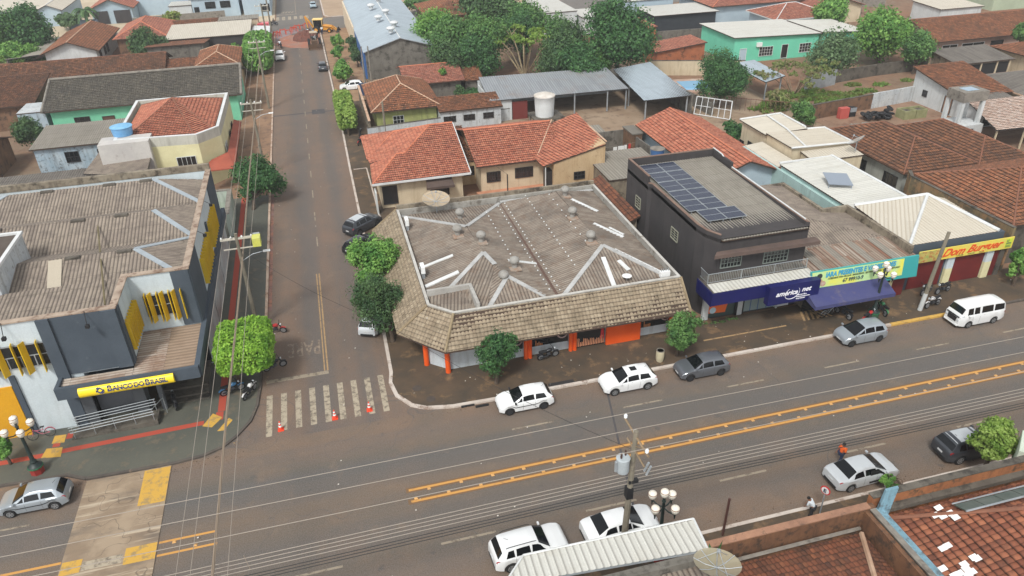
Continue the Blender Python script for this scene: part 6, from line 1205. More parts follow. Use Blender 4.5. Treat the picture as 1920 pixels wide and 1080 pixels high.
me = mb.build('tmpr', M_['conc']); o.data = me.data; bpy.data.objects.remove(me); o.location = (0, 0, 0)
t = thing('white_sheet_pile', 'pale concrete slabs lying in the tyre yard', 'slab pile', (78, 80, 0)); b = MB(); b.box(75.2, 80.5, 79, 80.6, 0, .15, 0, .25); b.build('slab', M_['conc'], t)
wallthing('pale_beam_wall', 'thin pale green beam wall at the foot of the water tower', 'wall', [(72.5, 77.8), (75.6, 78)], 0, 1.8, .2, M_['paleblue'])
# foreground roofs at the bottom edge
FR = M_['r_front']; brk = mat('orange_weathered_parapet', (172, 112, 70), (146, 92, 58), .9, (92, 70, 50), 1.6, .5, streak=(80, 58, 42)); 
brk2 = mat('dark_earthy_parapet', (122, 86, 60), (100, 70, 50), 1.0, (70, 54, 42), 1.8, .5, streak=(66, 50, 40))
r = thing('foreground_house', 'near house with mossy red tiled roof and crumbling orange parapet', 'house', (19, 15, 0))
b = MB(); b.box(14.6, 22.8, 8, 20.9, 0, 3.95); b.box(14.3, 23.5, 20.9, 21.2, 0, 5.45); b.box(22.9, 23.15, 8, 20.9, 0, 5.3); b.build('wall', brk2, r)
b = MB(); b.box(14.3, 23.2, 20.86, 21.24, 5.452, 5.52); b.build('coping', mat('pinkish_coping', (168, 126, 100), (140, 104, 84), 1.2, (100, 80, 66), 2, .55), r)
b = MB(); b.tube([(14.4, 20.7, 4.35), (22.7, 20.7, 4.4)], .1, 6); b.build('gutter', M_['conc'], r)
roofpart(r, [[(14.4, 20.6, 4.1), (22.8, 20.6, 4.1), (20.2, 16.2, 5.4), (14.4, 16.2, 5.4)][::-1], [(22.8, 20.6, 4.1), (22.8, 9, 4.1), (20.2, 9, 5.4), (20.2, 16.2, 5.4)][::-1], [(14.4, 16.2, 5.4), (20.2, 16.2, 5.4), (20.2, 9, 5.0), (14.4, 9, 5.0)][::-1]], [((22.7, 20.5, 4.2), (20.2, 16.2, 5.45)), ((14.4, 16.2, 5.45), (20.2, 16.2, 5.45))], 'tile', FR, M_['cap_p'], capr=.13)
r = thing('foreground_house', 'near house with deep red tiled roof and scattered white patched tiles', 'house', (30, 14, 0))
b = MB(); b.box(23.4, 40, 5, 20.9, 0, 4.4); b.build('wall', brk, r)
b = MB(); b.box(23.6, 60, 21.3, 21.6, 0, 5.6); b.build('parapet_wall', brk, r); b = MB(); b.box(23.6, 60, 21.25, 21.65, 5.602, 5.66); b.build('coping', M_['conc_dark'], r)
b = MB(); b.box(24.3, 60, 20.95, 21.3, 4.7, 4.95); b.build('gutter', M_['conc_dark'], r)
roofpart(r, [[(24.1, 20.9, 4.4), (24.1, 5, 4.4), (33, 5, 6.6), (33, 17.2, 6.6)], [(24.1, 20.9, 4.4), (33, 17.2, 6.6), (60, 17.2, 6.6), (60, 20.9, 4.6)]], [((24.2, 20.8, 4.5), (33, 17.2, 6.7))], 'bigtile', M_['r_front2'], M_['cap_b'], capr=.1)
wp2 = plain('white_tile', (232, 232, 228), .5); rr = random.Random(3)
for px, py in ((1760, 952), (1754, 966), (1768, 968), (1792, 970), (1782, 962), (1768, 1028), (1777, 1023), (1826, 1045), (1832, 1047), (1808, 1058), (1812, 1066), (1768, 1066), (1800, 1075), (1815, 1078), (1823, 1072), (1790, 1079)):
    x, y = GZ(px, py, 5.2)
    for _ in range(4): z = 4.4+(x-24.1)*2.2/8.9+.14; x, y = GZ(px, py, z)
    b = MB(); w = .17; b.add([(x-w, y-w*.8, z-.05), (x+w, y-w*.8, z+.05), (x+w, y+w*.9, z+.05), (x-w, y+w*.9, z-.05)], [(0, 1, 2, 3)]); b.build('white_patch_tile', wp2, r)
t = thing('blue_partition_wall', 'pale blue peeling partition wall between the two near red roofs', 'wall', (23.6, 15, 0)); bw = mat('pale_blue_peeling', (130, 168, 184), (110, 146, 160), .8, (90, 100, 104), 1.8, .52, streak=(90, 104, 108))
b = MB(); b.box(23.55, 24.05, 6, 20.95, 4.2, 5.1); b.box(23.5, 23.62, 6, 20.95, 5.1, 5.3); b.build('wall_panel', bw, t); b = MB(); b.add([(23.7, 20.95, 4.5), (24.3, 20.8, 4.5), (24.35, 20.95, 4.5), (23.75, 21.1, 4.5), (23.95, 21.0, 6.3), (24.5, 20.85, 6.5), (24.55, 21.0, 6.5), (24.0, 21.15, 6.3)], [(3, 2, 1, 0), (4, 5, 6, 7), (0, 1, 5, 4), (1, 2, 6, 5), (2, 3, 7, 6), (3, 0, 4, 7)]); b.build('end_panel', bw, t); b = MB(); b.box(23.2, 23.5, 6, 21.1, 5.3, 5.38); b.build('coping', M_['conc'], t)
t = thing('broken_louvre_roof', 'strip of dark glazed louvre panels lying on the near red roof', 'skylight', (29.5, 20, 5)); b = MB()
for k in range(7): x = 27.4+k*1.15; z = 5.2+.0*k; b.add([(x, 19.35, 5.62), (x+1.1, 19.35, 5.62), (x+1.1, 20.05, 5.32), (x, 20.05, 5.32), (x, 19.35, 5.55), (x+1.1, 19.35, 5.55), (x+1.1, 20.05, 5.25), (x, 20.05, 5.25)], [(0, 1, 2, 3), (7, 6, 5, 4), (0, 4, 5, 1), (2, 6, 7, 3), (1, 5, 6, 2), (3, 7, 4, 0)])
b.build('panel', mat('dark_green_glazing', (70, 84, 76), (96, 104, 96), 1, rough=.4), t); b = MB(); b.tube([(27.3, 19.3, 5.66), (35.5, 19.3, 5.66)], .05, 5); b.tube([(27.3, 20.1, 5.34), (35.5, 20.1, 5.34)], .04, 5); b.build('frame', M_['galv'], t)
r = thing('foreground_awning', 'off-white ribbed metal awning building at the bottom edge', 'awning', (9.5, 22, 0)); MW = M_['m_white']
b = MB(); surf(b, [(4.6, 21.2, 5.9), (14.1, 20.5, 5.9), (14.35, 22.4, 5.75), (5.9, 22.6, 5.75)], 'rib'); b.slab([(4.6, 21.2, 5.87), (14.1, 20.5, 5.87), (14.35, 22.4, 5.72), (5.9, 22.6, 5.72)], .1, 1); b.build('roof', [MW, M_['galv']], r)
b = MB(); b.box(4.6, 14.0, 20.2, 20.6, 0, 5.75); b.build('wall', M_['grey_wall'], r); b = MB(); b.box(5.9, 14.2, 22.2, 22.4, 4.8, 5.7); b.build('front_panel', M_['slate'], r)
b = MB(); b.tube([(5.9, 22.62, 5.82), (14.38, 22.42, 5.82)], .05, 5); b.tube([(5.9, 22.62, 5.82), (4.5, 21.1, 5.95)], .05, 5); b.tube([(14.38, 22.42, 5.82), (14.12, 20.5, 5.95)], .05, 5); b.build('edging', M_['white_cap'], r)
shed('near_corrugated_roof', 'dark corrugated roof behind the near awning at the bottom edge', [(4, 14, 5.0), (14.0, 14, 5.0), (14.0, 20.2, 5.3), (4, 20.2, 5.3)], [], M_['c_brown'], 'corr', None, [(4, 14, 14, 20.1, 0, 4.9)])
dish('round grey mesh satellite dish on the near roofs beside the awning end', 13.9, 19.3, 5.35, 1.05, R(14), R(150), meshmat('tan_mesh_dish', (176, 166, 140), .3))
t = thing('banana_leaf_plant', 'dark green banana leaf rising behind the near satellite dish', 'plant', (14.35, 20.6, 3)); b = MB()
for a, l in ((0, 1.5), (2.2, 1.2), (4.1, 1.1)):
    c = Vector((14.4, 20.4, 5.0)); d = Vector((math.cos(a)*.25, math.sin(a)*.25, 1)).normalized(); s = Vector((1, .3, 0)).normalized()*.2
    b.poly([c, c+d*l*.4+s, c+d*l, c+d*l*.4-s])
b.tube([(14.4, 20.4, 3.5), (14.4, 20.4, 5.1)], .08, 6); b.build('leaf', M_['leaf_deep'], t)
t = thing('white_roadside_board', 'tall pale board with black lettering at the right edge beside the parapet', 'sign', (34.6, 23.6, 0)); b = MB(); b.add([(34.35, 22.8, 2.6), (35.9, 24.1, 2.6), (35.9, 24.1, 4.6), (34.35, 22.8, 4.6), (34.5, 22.6, 2.6), (36.05, 23.9, 2.6), (36.05, 23.9, 4.6), (34.5, 22.6, 4.6)], [(3, 2, 1, 0), (4, 5, 6, 7), (0, 4, 7, 3), (1, 2, 6, 5), (2, 3, 7, 6)]); b.build('board', mat('pale_green_board', (206, 216, 200), (190, 204, 186), .6), t); b = MB(); b.tube([(34.6, 22.9, .1), (34.6, 22.9, 2.6)], .05, 6); b.tube([(35.8, 23.9, .1), (35.8, 23.9, 2.6)], .05, 6); b.build('post', M_['galv'], t)
# ---------------------------------------------------------------- trees and shrubs
def pxtree(name, label, cx, cy, rx, ry, zc, n, size, m, lobes=6, clump=.55, shell=.5, seedn=1, tr=.18, group=None, cat='tree', base=None, flat=1.0, spread=.55, aspect=.6, squash=1.0):
    if size >= .2: size *= .68; n = int(n*1.8)
    X, Y = GZ(cx, cy, zc); d = Vector((X, Y, zc-CAMH)).dot(FW); a = rx*d/FPX; bz = min(ry*d/FPX*1.12*flat, zc*.82); rg = random.Random(seedn*13+7)
    blobs = [(X, Y, zc, a*.62, a*.62, bz*.75)]
    for k in range(lobes):
        t = 6.283*k/lobes+rg.uniform(-.4, .4); s = rg.uniform(.32, .5); z = zc+rg.uniform(-.45, .45)*bz
        blobs.append((X+a*spread*math.cos(t), Y+a*spread*math.sin(t), z, a*s, a*s, bz*s*squash))
    blobs.append((X+rg.uniform(-.2, .2)*a, Y, zc+bz*.5, a*.5, a*.5, bz*.5))
    return tree(name, label, base or (X+rg.uniform(-.1, .1)*a, Y+rg.uniform(-.1, .1)*a), blobs, n, size, m, None, tr, group, clump, seedn, shell, cat, 0.0, None, aspect)
L = M_
hedgebox('clipped_tree', 'bright lime square-clipped tree beside the bank entrance corner', -9.95, -6.0, 45.9, 50.7, 2.1, 4.3, 14000, .105, L['leaf_lime'], (-8.9, 47.9), 3, bump=.16)
hedgebox('clipped_tree', 'long pale lime box hedge tree on the pavement by the green house', 2.0, 4.5, 101.2, 115.2, 1.0, 3.1, 7000, .2, L['leaf_lime2'], (3.1, 101.8), 4)
hedgebox('clipped_tree', 'tall block-shaped clipped tree over the white wagon on the far left pavement', -11.9, -7.2, 138.5, 157.5, .8, 4.6, 6500, .32, L['leaf_fresh'], (-8.6, 140), 5, bump=.35)
pxtree('street_tree', 'bright green leafy tree between parked cars and the corner shop', 702, 496, 50, 50, 3.6, 13000, .12, L['leaf_fresh'], 8, .5, .55, 2, .16, base=(3.0, 55.5))
pxtree('street_tree', 'dark feathery tree hanging over the silver car at the street corner', 712, 566, 54, 56, 3.5, 13000, .11, L['leaf_dark'], 9, .55, .4, 3, .16, base=(2.75, 50.2), aspect=.35)
pxtree('street_tree', 'small feathery dark green tree in front of the corner shop', 931, 665, 41, 58, 2.6, 8500, .1, L['leaf_deep'], 7, .42, .4, 4, .12, base=(9.32, 42.5), aspect=.4)
pxtree('street_tree', 'narrow feathery tree at the edge between corner shop and blue shop', 1280, 622, 35, 56, 2.6, 7500, .1, L['leaf_green'], 7, .42, .35, 5, .12, base=(23.36, 41.9), aspect=.4)
pxtree('street_tree', 'dark broad-leaved tree on the left pavement beside the red canopy', 484, 332, 50, 46, 3.0, 6500, .2, L['leaf_deep'], 8, .6, .45, 6, .18, base=(-8.9, 80.2))
pxtree('verge_tree', 'smallest rounded tree on the right verge near the diggers', 630, 76, 13, 11, 1.8, 1200, .26, L['leaf_fresh'], 5, .6, .5, 7, .12, 'rounded trees along the right verge')
pxtree('verge_tree', 'middle rounded tree on the right verge', 633, 98, 13, 12, 1.8, 1200, .26, L['leaf_fresh'], 5, .6, .5, 8, .12, 'rounded trees along the right verge')
pxtree('verge_tree', 'largest rounded tree on the right verge above the white hatchback', 641, 131, 21, 20, 2.1, 2400, .25, L['leaf_fresh'], 6, .6, .5, 9, .14, 'rounded trees along the right verge')
pxtree('dark_shrub', 'dark shrub against the warehouse corner, the upper one', 663, 84, 14, 16, 2.4, 1500, .25, L['leaf_dark'], 5, .6, .45, 10, .12, 'dark shrubs beside the warehouse')
pxtree('dark_shrub', 'dark shrub against the warehouse side, the lower one', 668, 104, 13, 15, 2.2, 1500, .25, L['leaf_dark'], 5, .6, .45, 11, .12, 'dark shrubs beside the warehouse')
# big cluster in the middle
pxtree('big_tree', 'light green tree left of the airy crown beside the warehouse ridge', 815, 62, 40, 44, 5.5, 6000, .3, L['leaf_fresh'], 9, 1.0, .45, 70, .25)
pxtree('big_tree', 'full green tree just left of the pale forked branches', 905, 78, 46, 46, 5.8, 7000, .3, L['leaf_green'], 9, 1.0, .45, 71, .25)
pxtree('big_tree', 'mid green tree filling the space left of the largest crown', 1050, 74, 38, 40, 5.6, 6000, .3, L['leaf_green'], 9, 1.0, .45, 72, .25)
pxtree('big_tree', 'low bushy green tree behind the long shed roof, right part', 1110, 112, 40, 26, 4.2, 4500, .28, L['leaf_green'], 8, .9, .45, 73, .22)
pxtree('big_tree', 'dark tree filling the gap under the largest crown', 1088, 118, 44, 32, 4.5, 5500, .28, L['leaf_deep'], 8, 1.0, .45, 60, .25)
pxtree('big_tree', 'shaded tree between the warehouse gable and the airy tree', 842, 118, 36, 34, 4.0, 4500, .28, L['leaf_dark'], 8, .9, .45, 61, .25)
pxtree('big_tree', 'deep green tree behind the trunk of the airy tree', 975, 62, 52, 34, 5.5, 4500, .28, L['leaf_deep'], 8, .9, .45, 62, .25)
pxtree('big_tree', 'green tree at the top between warehouse and modern white house', 985, 40, 46, 36, 6, 5000, .36, L['leaf_green'], 8, 1.1, .45, 63, .3)
def airy(label, px, py, z, h, spread, n, size, m, bm_, seedn, th=1.0):
    x, y = GZ(px, py, z); root = thing('big_tree', label, 'tree', (x, y, 0)); rg = random.Random(seedn); tb = MB(); blobs = []
    for k in range(9):
        a = 6.283*k/9+rg.uniform(-.3, .3); r = spread*rg.uniform(.35, 1.0); zt = h*(1.05-.5*r/spread*rg.uniform(.5, 1.3)); b0 = Vector((x+.25*math.cos(a), y+.25*math.sin(a), 0)); e = Vector((x+r*math.cos(a), y+r*math.sin(a), zt)); m1 = b0.lerp(e, .45)+Vector((0, 0, h*.12)); 
        tb.tube([b0, m1, b0.lerp(e, .75)+Vector((0, 0, h*.07)), e], [.17*th, .12*th, .08*th, .03*th], 6)
        for j in range(4):
            e2 = e+Vector((rg.uniform(-1, 1)*spread*.28, rg.uniform(-1, 1)*spread*.28, rg.uniform(-.8, .5))); s0 = m1.lerp(e, rg.uniform(.2, .9)); tb.tube([s0, s0.lerp(e2, .5)+Vector((0, 0, .2)), e2], [.07*th, .045*th, .015*th], 5); blobs.append((e2.x, e2.y, e2.z, spread*rg.uniform(.13, .2), spread*rg.uniform(.13, .2), rg.uniform(.25, .5)))
    tb.build('trunk', bm_, root, True); C_, N_ = crown_points(blobs, n, .45, seedn, .2); leaves(C_, N_, size, 'crown', m, root, .5, seedn); return root
airy('light yellow-green airy tree with pale forked branches above the grey shed', 984, 143, 0, 8.0, 7.8, 20000, .15, L['leaf_airy'], M_['bark_pale'], 12)
pxtree('big_tree', 'very large dense dark green tree above the open sheds', 1162, 66, 68, 76, 7.5, 13000, .32, L['leaf_deep'], 10, 1.2, .55, 13, .4, spread=.5)
pxtree('big_tree', 'mid green bushy tree beside the warehouse gable', 852, 78, 52, 56, 5.5, 7000, .32, L['leaf_green'], 9, 1.1, .5, 14, .3)
pxtree('big_tree', 'dark tree mass between the airy tree and the largest tree', 1062, 92, 42, 46, 5.5, 6000, .3, L['leaf_dark'], 8, 1.1, .45, 15, .3)
pxtree('big_tree', 'dark tree behind the airy tree at the top edge', 915, 8, 56, 26, 7.5, 5500, .45, L['leaf_dark'], 8, 1.4, .5, 16, .35)
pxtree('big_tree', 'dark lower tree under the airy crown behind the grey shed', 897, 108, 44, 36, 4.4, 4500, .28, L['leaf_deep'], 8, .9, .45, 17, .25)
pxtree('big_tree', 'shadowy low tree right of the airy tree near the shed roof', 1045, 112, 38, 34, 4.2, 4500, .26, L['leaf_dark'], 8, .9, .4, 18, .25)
pxtree('flowering_bush', 'green hedge-like bush with white flowers at the top beside the warehouse', 790, 5, 38, 12, 2.5, 2500, .4, L['leaf_green'], 8, 1.0, .5, 19, .15, cat='bush')
pxtree('round_tree', 'dense round clipped dark tree beside the swimming pool', 1357, 142, 58, 46, 4.6, 11000, .2, L['leaf_deep'], 9, .7, .72, 20, .25, spread=.42)
pxtree('yard_shrub', 'dark leafy shrub in the gap behind the low white annex', 888, 178, 24, 13, 1.6, 2400, .2, L['leaf_deep'], 6, .5, .4, 21, .1, cat='shrub')
pxtree('yard_shrub', 'small shrub in front of the long shed near the red gate', 862, 172, 12, 14, 1.7, 1400, .2, L['leaf_dark'], 5, .5, .4, 22, .1, cat='shrub')
pxtree('roof_weed', 'green weed growing out of the orange roof behind the green house', 830, 134, 8, 6, 4.0, 500, .2, L['leaf_fresh'], 4, .5, .4, 23, .05, cat='weed')
pxtree('yard_bush', 'dark bush between the orange roof and the cream house wall', 1375, 247, 22, 20, 1.9, 3000, .2, L['leaf_deep'], 7, .5, .4, 24, .12, cat='bush')
# right side
pxtree('lot_tree', 'wide bright green tree behind the dirt lot wall', 1655, 66, 54, 40, 5.0, 8500, .36, L['leaf_fresh'], 9, 1.2, .5, 25, .3)
pxtree('lot_tree', 'light green tree before the long grey wall at the top right', 1557, 22, 32, 24, 4.5, 4500, .42, L['leaf_fresh'], 8, 1.1, .5, 26, .25)
pxtree('lot_bush', 'grey-green rounded bush right of the mint wing', 1562, 98, 40, 36, 4.0, 6000, .3, L['leaf_grey'], 9, 1.2, .5, 27, .2)
airy('sparse twiggy yellowish tree in front of the mint house', 1488, 178, 0, 5.4, 6.6, 19000, .12, L['leaf_twig'], mat('grey_twig_bark', (140, 122, 98), (116, 100, 82), 2), 28, .45)
pxtree('lot_tree', 'thin green tree beside the dusty pink house gable', 1722, 94, 30, 30, 3.8, 3500, .28, L['leaf_green'], 8, .8, .35, 29, .2)
pxtree('lot_bush', 'dark green bush at the left end of the brown lot wall', 1506, 212, 23, 20, 2.0, 3500, .2, L['leaf_green'], 7, .6, .45, 30, .12, cat='bush')
pxtree('lot_bush', 'pale drooping bush below the twiggy tree', 1460, 185, 28, 16, 1.6, 2200, .22, L['leaf_twig'], 8, .6, .3, 31, .1, cat='bush')
pxtree('side_plant', 'silvery small tree before the windows of the grey brown-roofed house', 1664, 328, 15, 18, 1.9, 1500, .16, L['leaf_grey'], 6, .4, .35, 32, .08, cat='small tree')
pxtree('edge_tree', 'green tree cut by the right picture edge beside the burger shop', 1914, 492, 22, 34, 2.4, 5500, .12, L['leaf_fresh'], 7, .5, .5, 33, .14)
pxtree('edge_tree', 'small green tree at the far right above the dirt lot', 1918, 62, 18, 14, 5, 1500, .4, L['leaf_green'], 6, .9, .5, 34, .2)
pxtree('street_tree', 'rounded pale green tree over the dark car by the near parapet', 1868, 822, 50, 42, 3.3, 9500, .11, L['leaf_lime2'], 9, .45, .6, 35, .14, spread=.45)
pxtree('planter_shrub', 'small bright shrub rising by the silver sedan front wheel', 1668, 903, 22, 9, 1.0, 2200, .09, L['leaf_fresh'], 6, .3, .4, 36, .05, cat='shrub', base=(30.3, 25.3))
pxtree('corner_bush', 'leafy bush at the left picture edge behind the street lamp', 2, 838, 20, 30, 1.6, 4500, .1, L['leaf_fresh'], 7, .4, .5, 37, .1, cat='bush')
# left side
pxtree('garden_tree', 'large dark tree cluster at the upper left, highest crown', 50, 52, 44, 36, 5.5, 6500, .4, L['leaf_deep'], 9, 1.2, .5, 38, .3)
pxtree('garden_tree', 'brighter green tree at the left picture edge below the highest crown', 8, 62, 30, 34, 5.0, 4500, .38, L['leaf_green'], 8, 1.1, .5, 39, .3)
pxtree('garden_tree', 'low sprawling green shrubs above the long brown roof', 30, 102, 40, 18, 2.5, 4500, .3, L['leaf_fresh'], 9, .8, .45, 40, .12)
pxtree('garden_tree', 'dark spreading tree in the yard before the red hip-roofed house', 277, 82, 39, 26, 3.8, 6000, .3, L['leaf_dark'], 9, .9, .45, 41, .22)
pxtree('garden_shrub', 'pale clipped hedge bush by the blue-grey garden wall', 127, 38, 24, 11, 2.2, 2500, .4, L['leaf_grey'], 6, .8, .6, 42, .15, cat='hedge')
pxtree('garden_shrub', 'yellowish hedge bush beyond the red hip-roofed house', 320, 34, 19, 9, 2.2, 1500, .4, L['leaf_yell'], 6, .8, .5, 43, .12, cat='hedge')
pxtree('garden_tree', 'dark bamboo-like shrub at the left end of the mouldy annex', 52, 248, 28, 38, 2.8, 5000, .2, L['leaf_dark'], 8, .6, .4, 44, .12)
pxtree('garden_shrub', 'small green shrub before the set-back white house', 88, 112, 15, 8, 1.2, 1200, .25, L['leaf_green'], 5, .5, .4, 45, .08, cat='shrub')
pxtree('garden_shrub', 'small green plant on the ledge of the pale flat-roofed shop', 440, 86, 10, 5, 1.6, 700, .25, L['leaf_fresh'], 5, .5, .4, 46, .08, cat='shrub')
def palm(label, x, y, h, r, m, seedn=1):
    root = thing('palm_tree', label, 'palm tree', (x, y, 0)); mb = MB(); mb.tube([(x, y, 0), (x+.15, y, h*.5), (x, y, h)], [.22, .18, .15], 8); mb.build('trunk', M_['bark'], root, True)
    mb = MB(); rg = random.Random(seedn)
    for k in range(15):
        a = 6.283*k/15+rg.uniform(-.2, .2); el = rg.uniform(.1, .9); pr = None
        for i in range(7):
            t = i/6; p = Vector((x+math.cos(a)*r*t*math.cos(el*.6), y+math.sin(a)*r*t*math.cos(el*.6), h+r*(el*t-.95*t*t))); 
            if pr is not None:
                s = Vector((-math.sin(a), math.cos(a), 0))*r*.2*(1-abs(t-.45)); mb.poly([pr, pr+s+Vector((0, 0, -.25)), p+s*.85+Vector((0, 0, -.25)), p]); mb.poly([pr, p, p-s*.85+Vector((0, 0, -.25)), pr-s+Vector((0, 0, -.25))])
            pr = p
    mb.build('frond', m, root); return root
x, y = GZ(157, 18, 4.5); palm('palm tree in the garden beside the gabled carport house', x, y, 4.5, 3.0, L['leaf_dark'], 3)
x, y = GZ(1042, 72, 5); palm('grey-green palm between the two big trees', x, y, 5, 2.6, L['leaf_grey'], 5)
grass('low_plants', 'green weeds and seedlings along the foot of the blue shop', [(x, 45.2+.1*math.sin(x*3), .35, .25) for x in (25.6, 26.2, 26.9, 27.6, 28.3, 29, 29.7, 30.2)], 1100, .22, L['leaf_green'])
gs_ = []
for px, py, r in ((1480, 180, 4), (1530, 185, 3.5), (1560, 190, 3), (1600, 160, 1.6), (1650, 160, 1.5), (1520, 172, 2.5), (1620, 172, 2.2), (1560, 178, 2.2), (1700, 152, 1.2), (1590, 180, 2.5)):
    x, y = GZ(px, py, 0); gs_.append((x, y, r, r*.6))
grass('weeds', 'patchy green weeds over the red dirt lot', gs_, 9000, .5, L['leaf_grass'])
gs_ = []
for px, py, r in ((1465, 12, 6), (1480, 22, 5), (1500, 30, 3.5), (1440, 5, 6), (30, 112, 4), (60, 118, 3), (1440, 205, 3), (1450, 195, 2)):
    x, y = GZ(px, py, 0); gs_.append((x, y, r, r*.7))
grass('weeds', 'green grass strip at the top right and around the left shrubs', gs_, 7000, .7, L['leaf_grass'])
grass('fallen_leaves', 'fallen leaves and rubbish scattered along the kerbs', [(x, 40.6, 1.2, .12) for x in range(6, 48, 3)]+[(-7.0, y, .12, 1.5) for y in range(48, 100, 4)]+[(-13, 40.3, 3, .1), (-9, 41.4, 1, .3)], 500, .1, mat('dead_leaves', (120, 92, 60), (150, 130, 100), 2, grain=0))

def litter(name, label, spots, n, sz, m):
    rg = random.Random(n); mb = MB()
    for x0, x1, y0, y1, z in spots:
        for _ in range(n):
            x, y, w = rg.uniform(x0, x1), rg.uniform(y0, y1), sz*rg.uniform(.4, 1.3); a = rg.random()*3; c, s_ = math.cos(a)*w, math.sin(a)*w; mb.poly([(x-c, y-s_, z), (x+s_, y-c, z+.01), (x+c*.8, y+s_, z+.02), (x-s_, y+c*.7, z)])
    tag(mb.build(name, m), label, None, None, 'stuff')
litter('paper_litter', 'pale scraps of litter on the road and pavements', [(-20, 45, 26, 45, .135), (-7, 2, 47, 120, .02), (2.6, 60, 41.2, 44.5, .14), (3, 24, 92, 100, .02), (66, 90, 76, 88, .02), (48, 66, 76, 100, .02)], 34, .05, plain('litter_pale', (200, 194, 184), .8))
litter('pebbles', 'dark and brown grit gathered along the kerbs', [(-20, -8, 39.6, 40.4, .015), (4, 48, 40.2, 40.75, .015), (-7, -6.3, 48, 130, .015), (14, 60, 25.95, 26.6, .015)], 150, .04, mat('grit', (90, 66, 48), (60, 50, 42), 3))
# ---------------------------------------------------------------- street lamps with four globes
def globelamp(label, x, y, h, redbase=True):
    root = thing('street_lamp', label, 'street lamp', (x, y, .12), 0, 'green cast-iron lamps with four globes'); gm_ = plain('lamp_green', (30, 44, 42), .5) if 'lg' not in M_ else M_['lg']; M_['lg'] = gm_
    mb = MB(); mb.lathe(x, y, [(.42, .12), (.42, .55), (.38, .6)], 8); mb.build('plinth', plain('plinth_red', (150, 50, 44), .6) if redbase else plain('plinth_green', (60, 96, 70), .6), root)
    mb = MB(); mb.lathe(x, y, [(.44, .6), (.44, .7), (.3, .78), (.2, .95), (.22, 1.05), (.13, 1.2), (.1, h*.6), (.08, h-.35), (.12, h-.3), (.07, h-.2), (.06, h)], 12)
    mb.build('shaft', gm_, root, True)
    mb = MB(); mb.lathe(x, y, [(.46, .6), (.46, .68), (.4, .7)], 12); mb.build('green_ring', plain('ring_green', (44, 110, 74), .6), root)
    gl = []
    for k in range(4):
        a = k*math.pi/2+.5; ca, sa = math.cos(a), math.sin(a)
        mb = MB(); mb.tube([(x, y, h-.75), (x+ca*.35, y+sa*.35, h-.85), (x+ca*.72, y+sa*.72, h-.75)], .04, 6); mb.lathe(x+ca*.72, y+sa*.72, [(.03, h-1.05), (.05, h-.85), (.06, h-.72), (.12, h-.66)], 8); mb.build('arm', gm_, root, True); gl.append((x+ca*.72, y+sa*.72, h-.66))
    gl.append((x, y, h))
    gw = plain('opal_globe', (232, 226, 212), .3) if 'gw' not in M_ else M_['gw']; M_['gw'] = gw
    for gx, gy, gz in gl:
        mb = MB(); mb.lathe(gx, gy, [(.1, gz), (.17, gz+.08), (.22, gz+.22), (.235, gz+.32), (.22, gz+.36)], 14); o = mb.build('globe', gw, root, True)
        mb = MB(); mb.lathe(gx, gy, [(.24, gz+.36), (.24, gz+.385), (.22, gz+.39)], 14); mb.build('band', plain('band_rust', (130, 84, 60)) if 'bd' not in M_ else M_['bd'], o)
        mb = MB(); mb.lathe(gx, gy, [(.225, gz+.39), (.2, gz+.45), (.12, gz+.5), (.03, gz+.52), (.025, gz+.58)], 14); mb.build('cap', gw, o, True)
    return root
globelamp('four-globe street lamp with red base near the silver hatchback, bottom left', -21.05, 42.1, 4.2)
globelamp('four-globe street lamp behind the near white awning, beside the concrete pole', 14.15, 25.0, 4.75)
globelamp('four-globe street lamp in front of the gift shop signboard', 40.95, 42.2, 4.75, False)
# ---------------------------------------------------------------- poles, transformer, wires
PC = mat('weathered_pole', (136, 128, 112), (118, 112, 98), 1.2, (96, 90, 80), 2, .55)
pole = thing('utility_pole', 'tall concrete utility pole with transformer standing before the near awning', 'utility pole', (12.05, 25.15, 0)); lean = (.28, 0)
b = MB(); b.tube([(12.05, 25.15, -.2), (12.33, 25.15, 9.55)], [.2, .13], 8); b.build('shaft', PC, pole, True)
b = MB(); b.tube([(12.35, 23.7, 9.2), (12.35, 26.6, 9.2)], .06, 4); b.tube([(12.33, 24.0, 8.3), (12.33, 26.1, 8.3)], .05, 4); b.tube([(12.3, 25.15, 8.6), (12.35, 24.3, 9.15)], .03, 4); b.build('crossarm', mat('arm_timber', (150, 128, 100), (130, 112, 88), 2), pole)
for y_ in (26.5, 25.3, 23.9):
    b = MB(); b.lathe(12.35, y_, [(.05, 9.25), (.09, 9.32), (.05, 9.36), (.1, 9.42), (.06, 9.5), (.03, 9.55)], 10); b.build('insulator', plain('insulator_white', (220, 226, 230), .3), pole, True)
for y_ in (24.1, 23.85):
    b = MB(); b.tube([(12.4, y_, 7.9), (12.55, y_-.1, 8.5)], .06, 6); b.build('fuse_cutout', M_['galv'], pole)
b = MB(); b.lathe(11.75, 25.15, [(.1, 7.05), (.3, 7.1), (.33, 7.2), (.33, 7.95), (.36, 7.98), (.3, 8.03)], 16); tf = b.build('transformer', mat('transformer_grey', (178, 186, 190), (164, 172, 176), 1), pole, True)
b = MB(); b.lathe(11.62, 25.1, [(.05, 8.03), (.06, 8.15), (.04, 8.2), (.06, 8.25), (.03, 8.35)], 8); b.lathe(11.9, 25.25, [(.05, 8.03), (.06, 8.15), (.04, 8.2), (.06, 8.25), (.03, 8.35)], 8); b.build('bushing', plain('bushing_brown', (70, 46, 40), .4), tf, True)
b = MB(); b.lathe(11.38, 25.1, [(.06, 7.2), (.09, 7.25), (.09, 7.85), (.06, 7.9)], 8); b.build('radiator_fin', M_['galv'], tf)
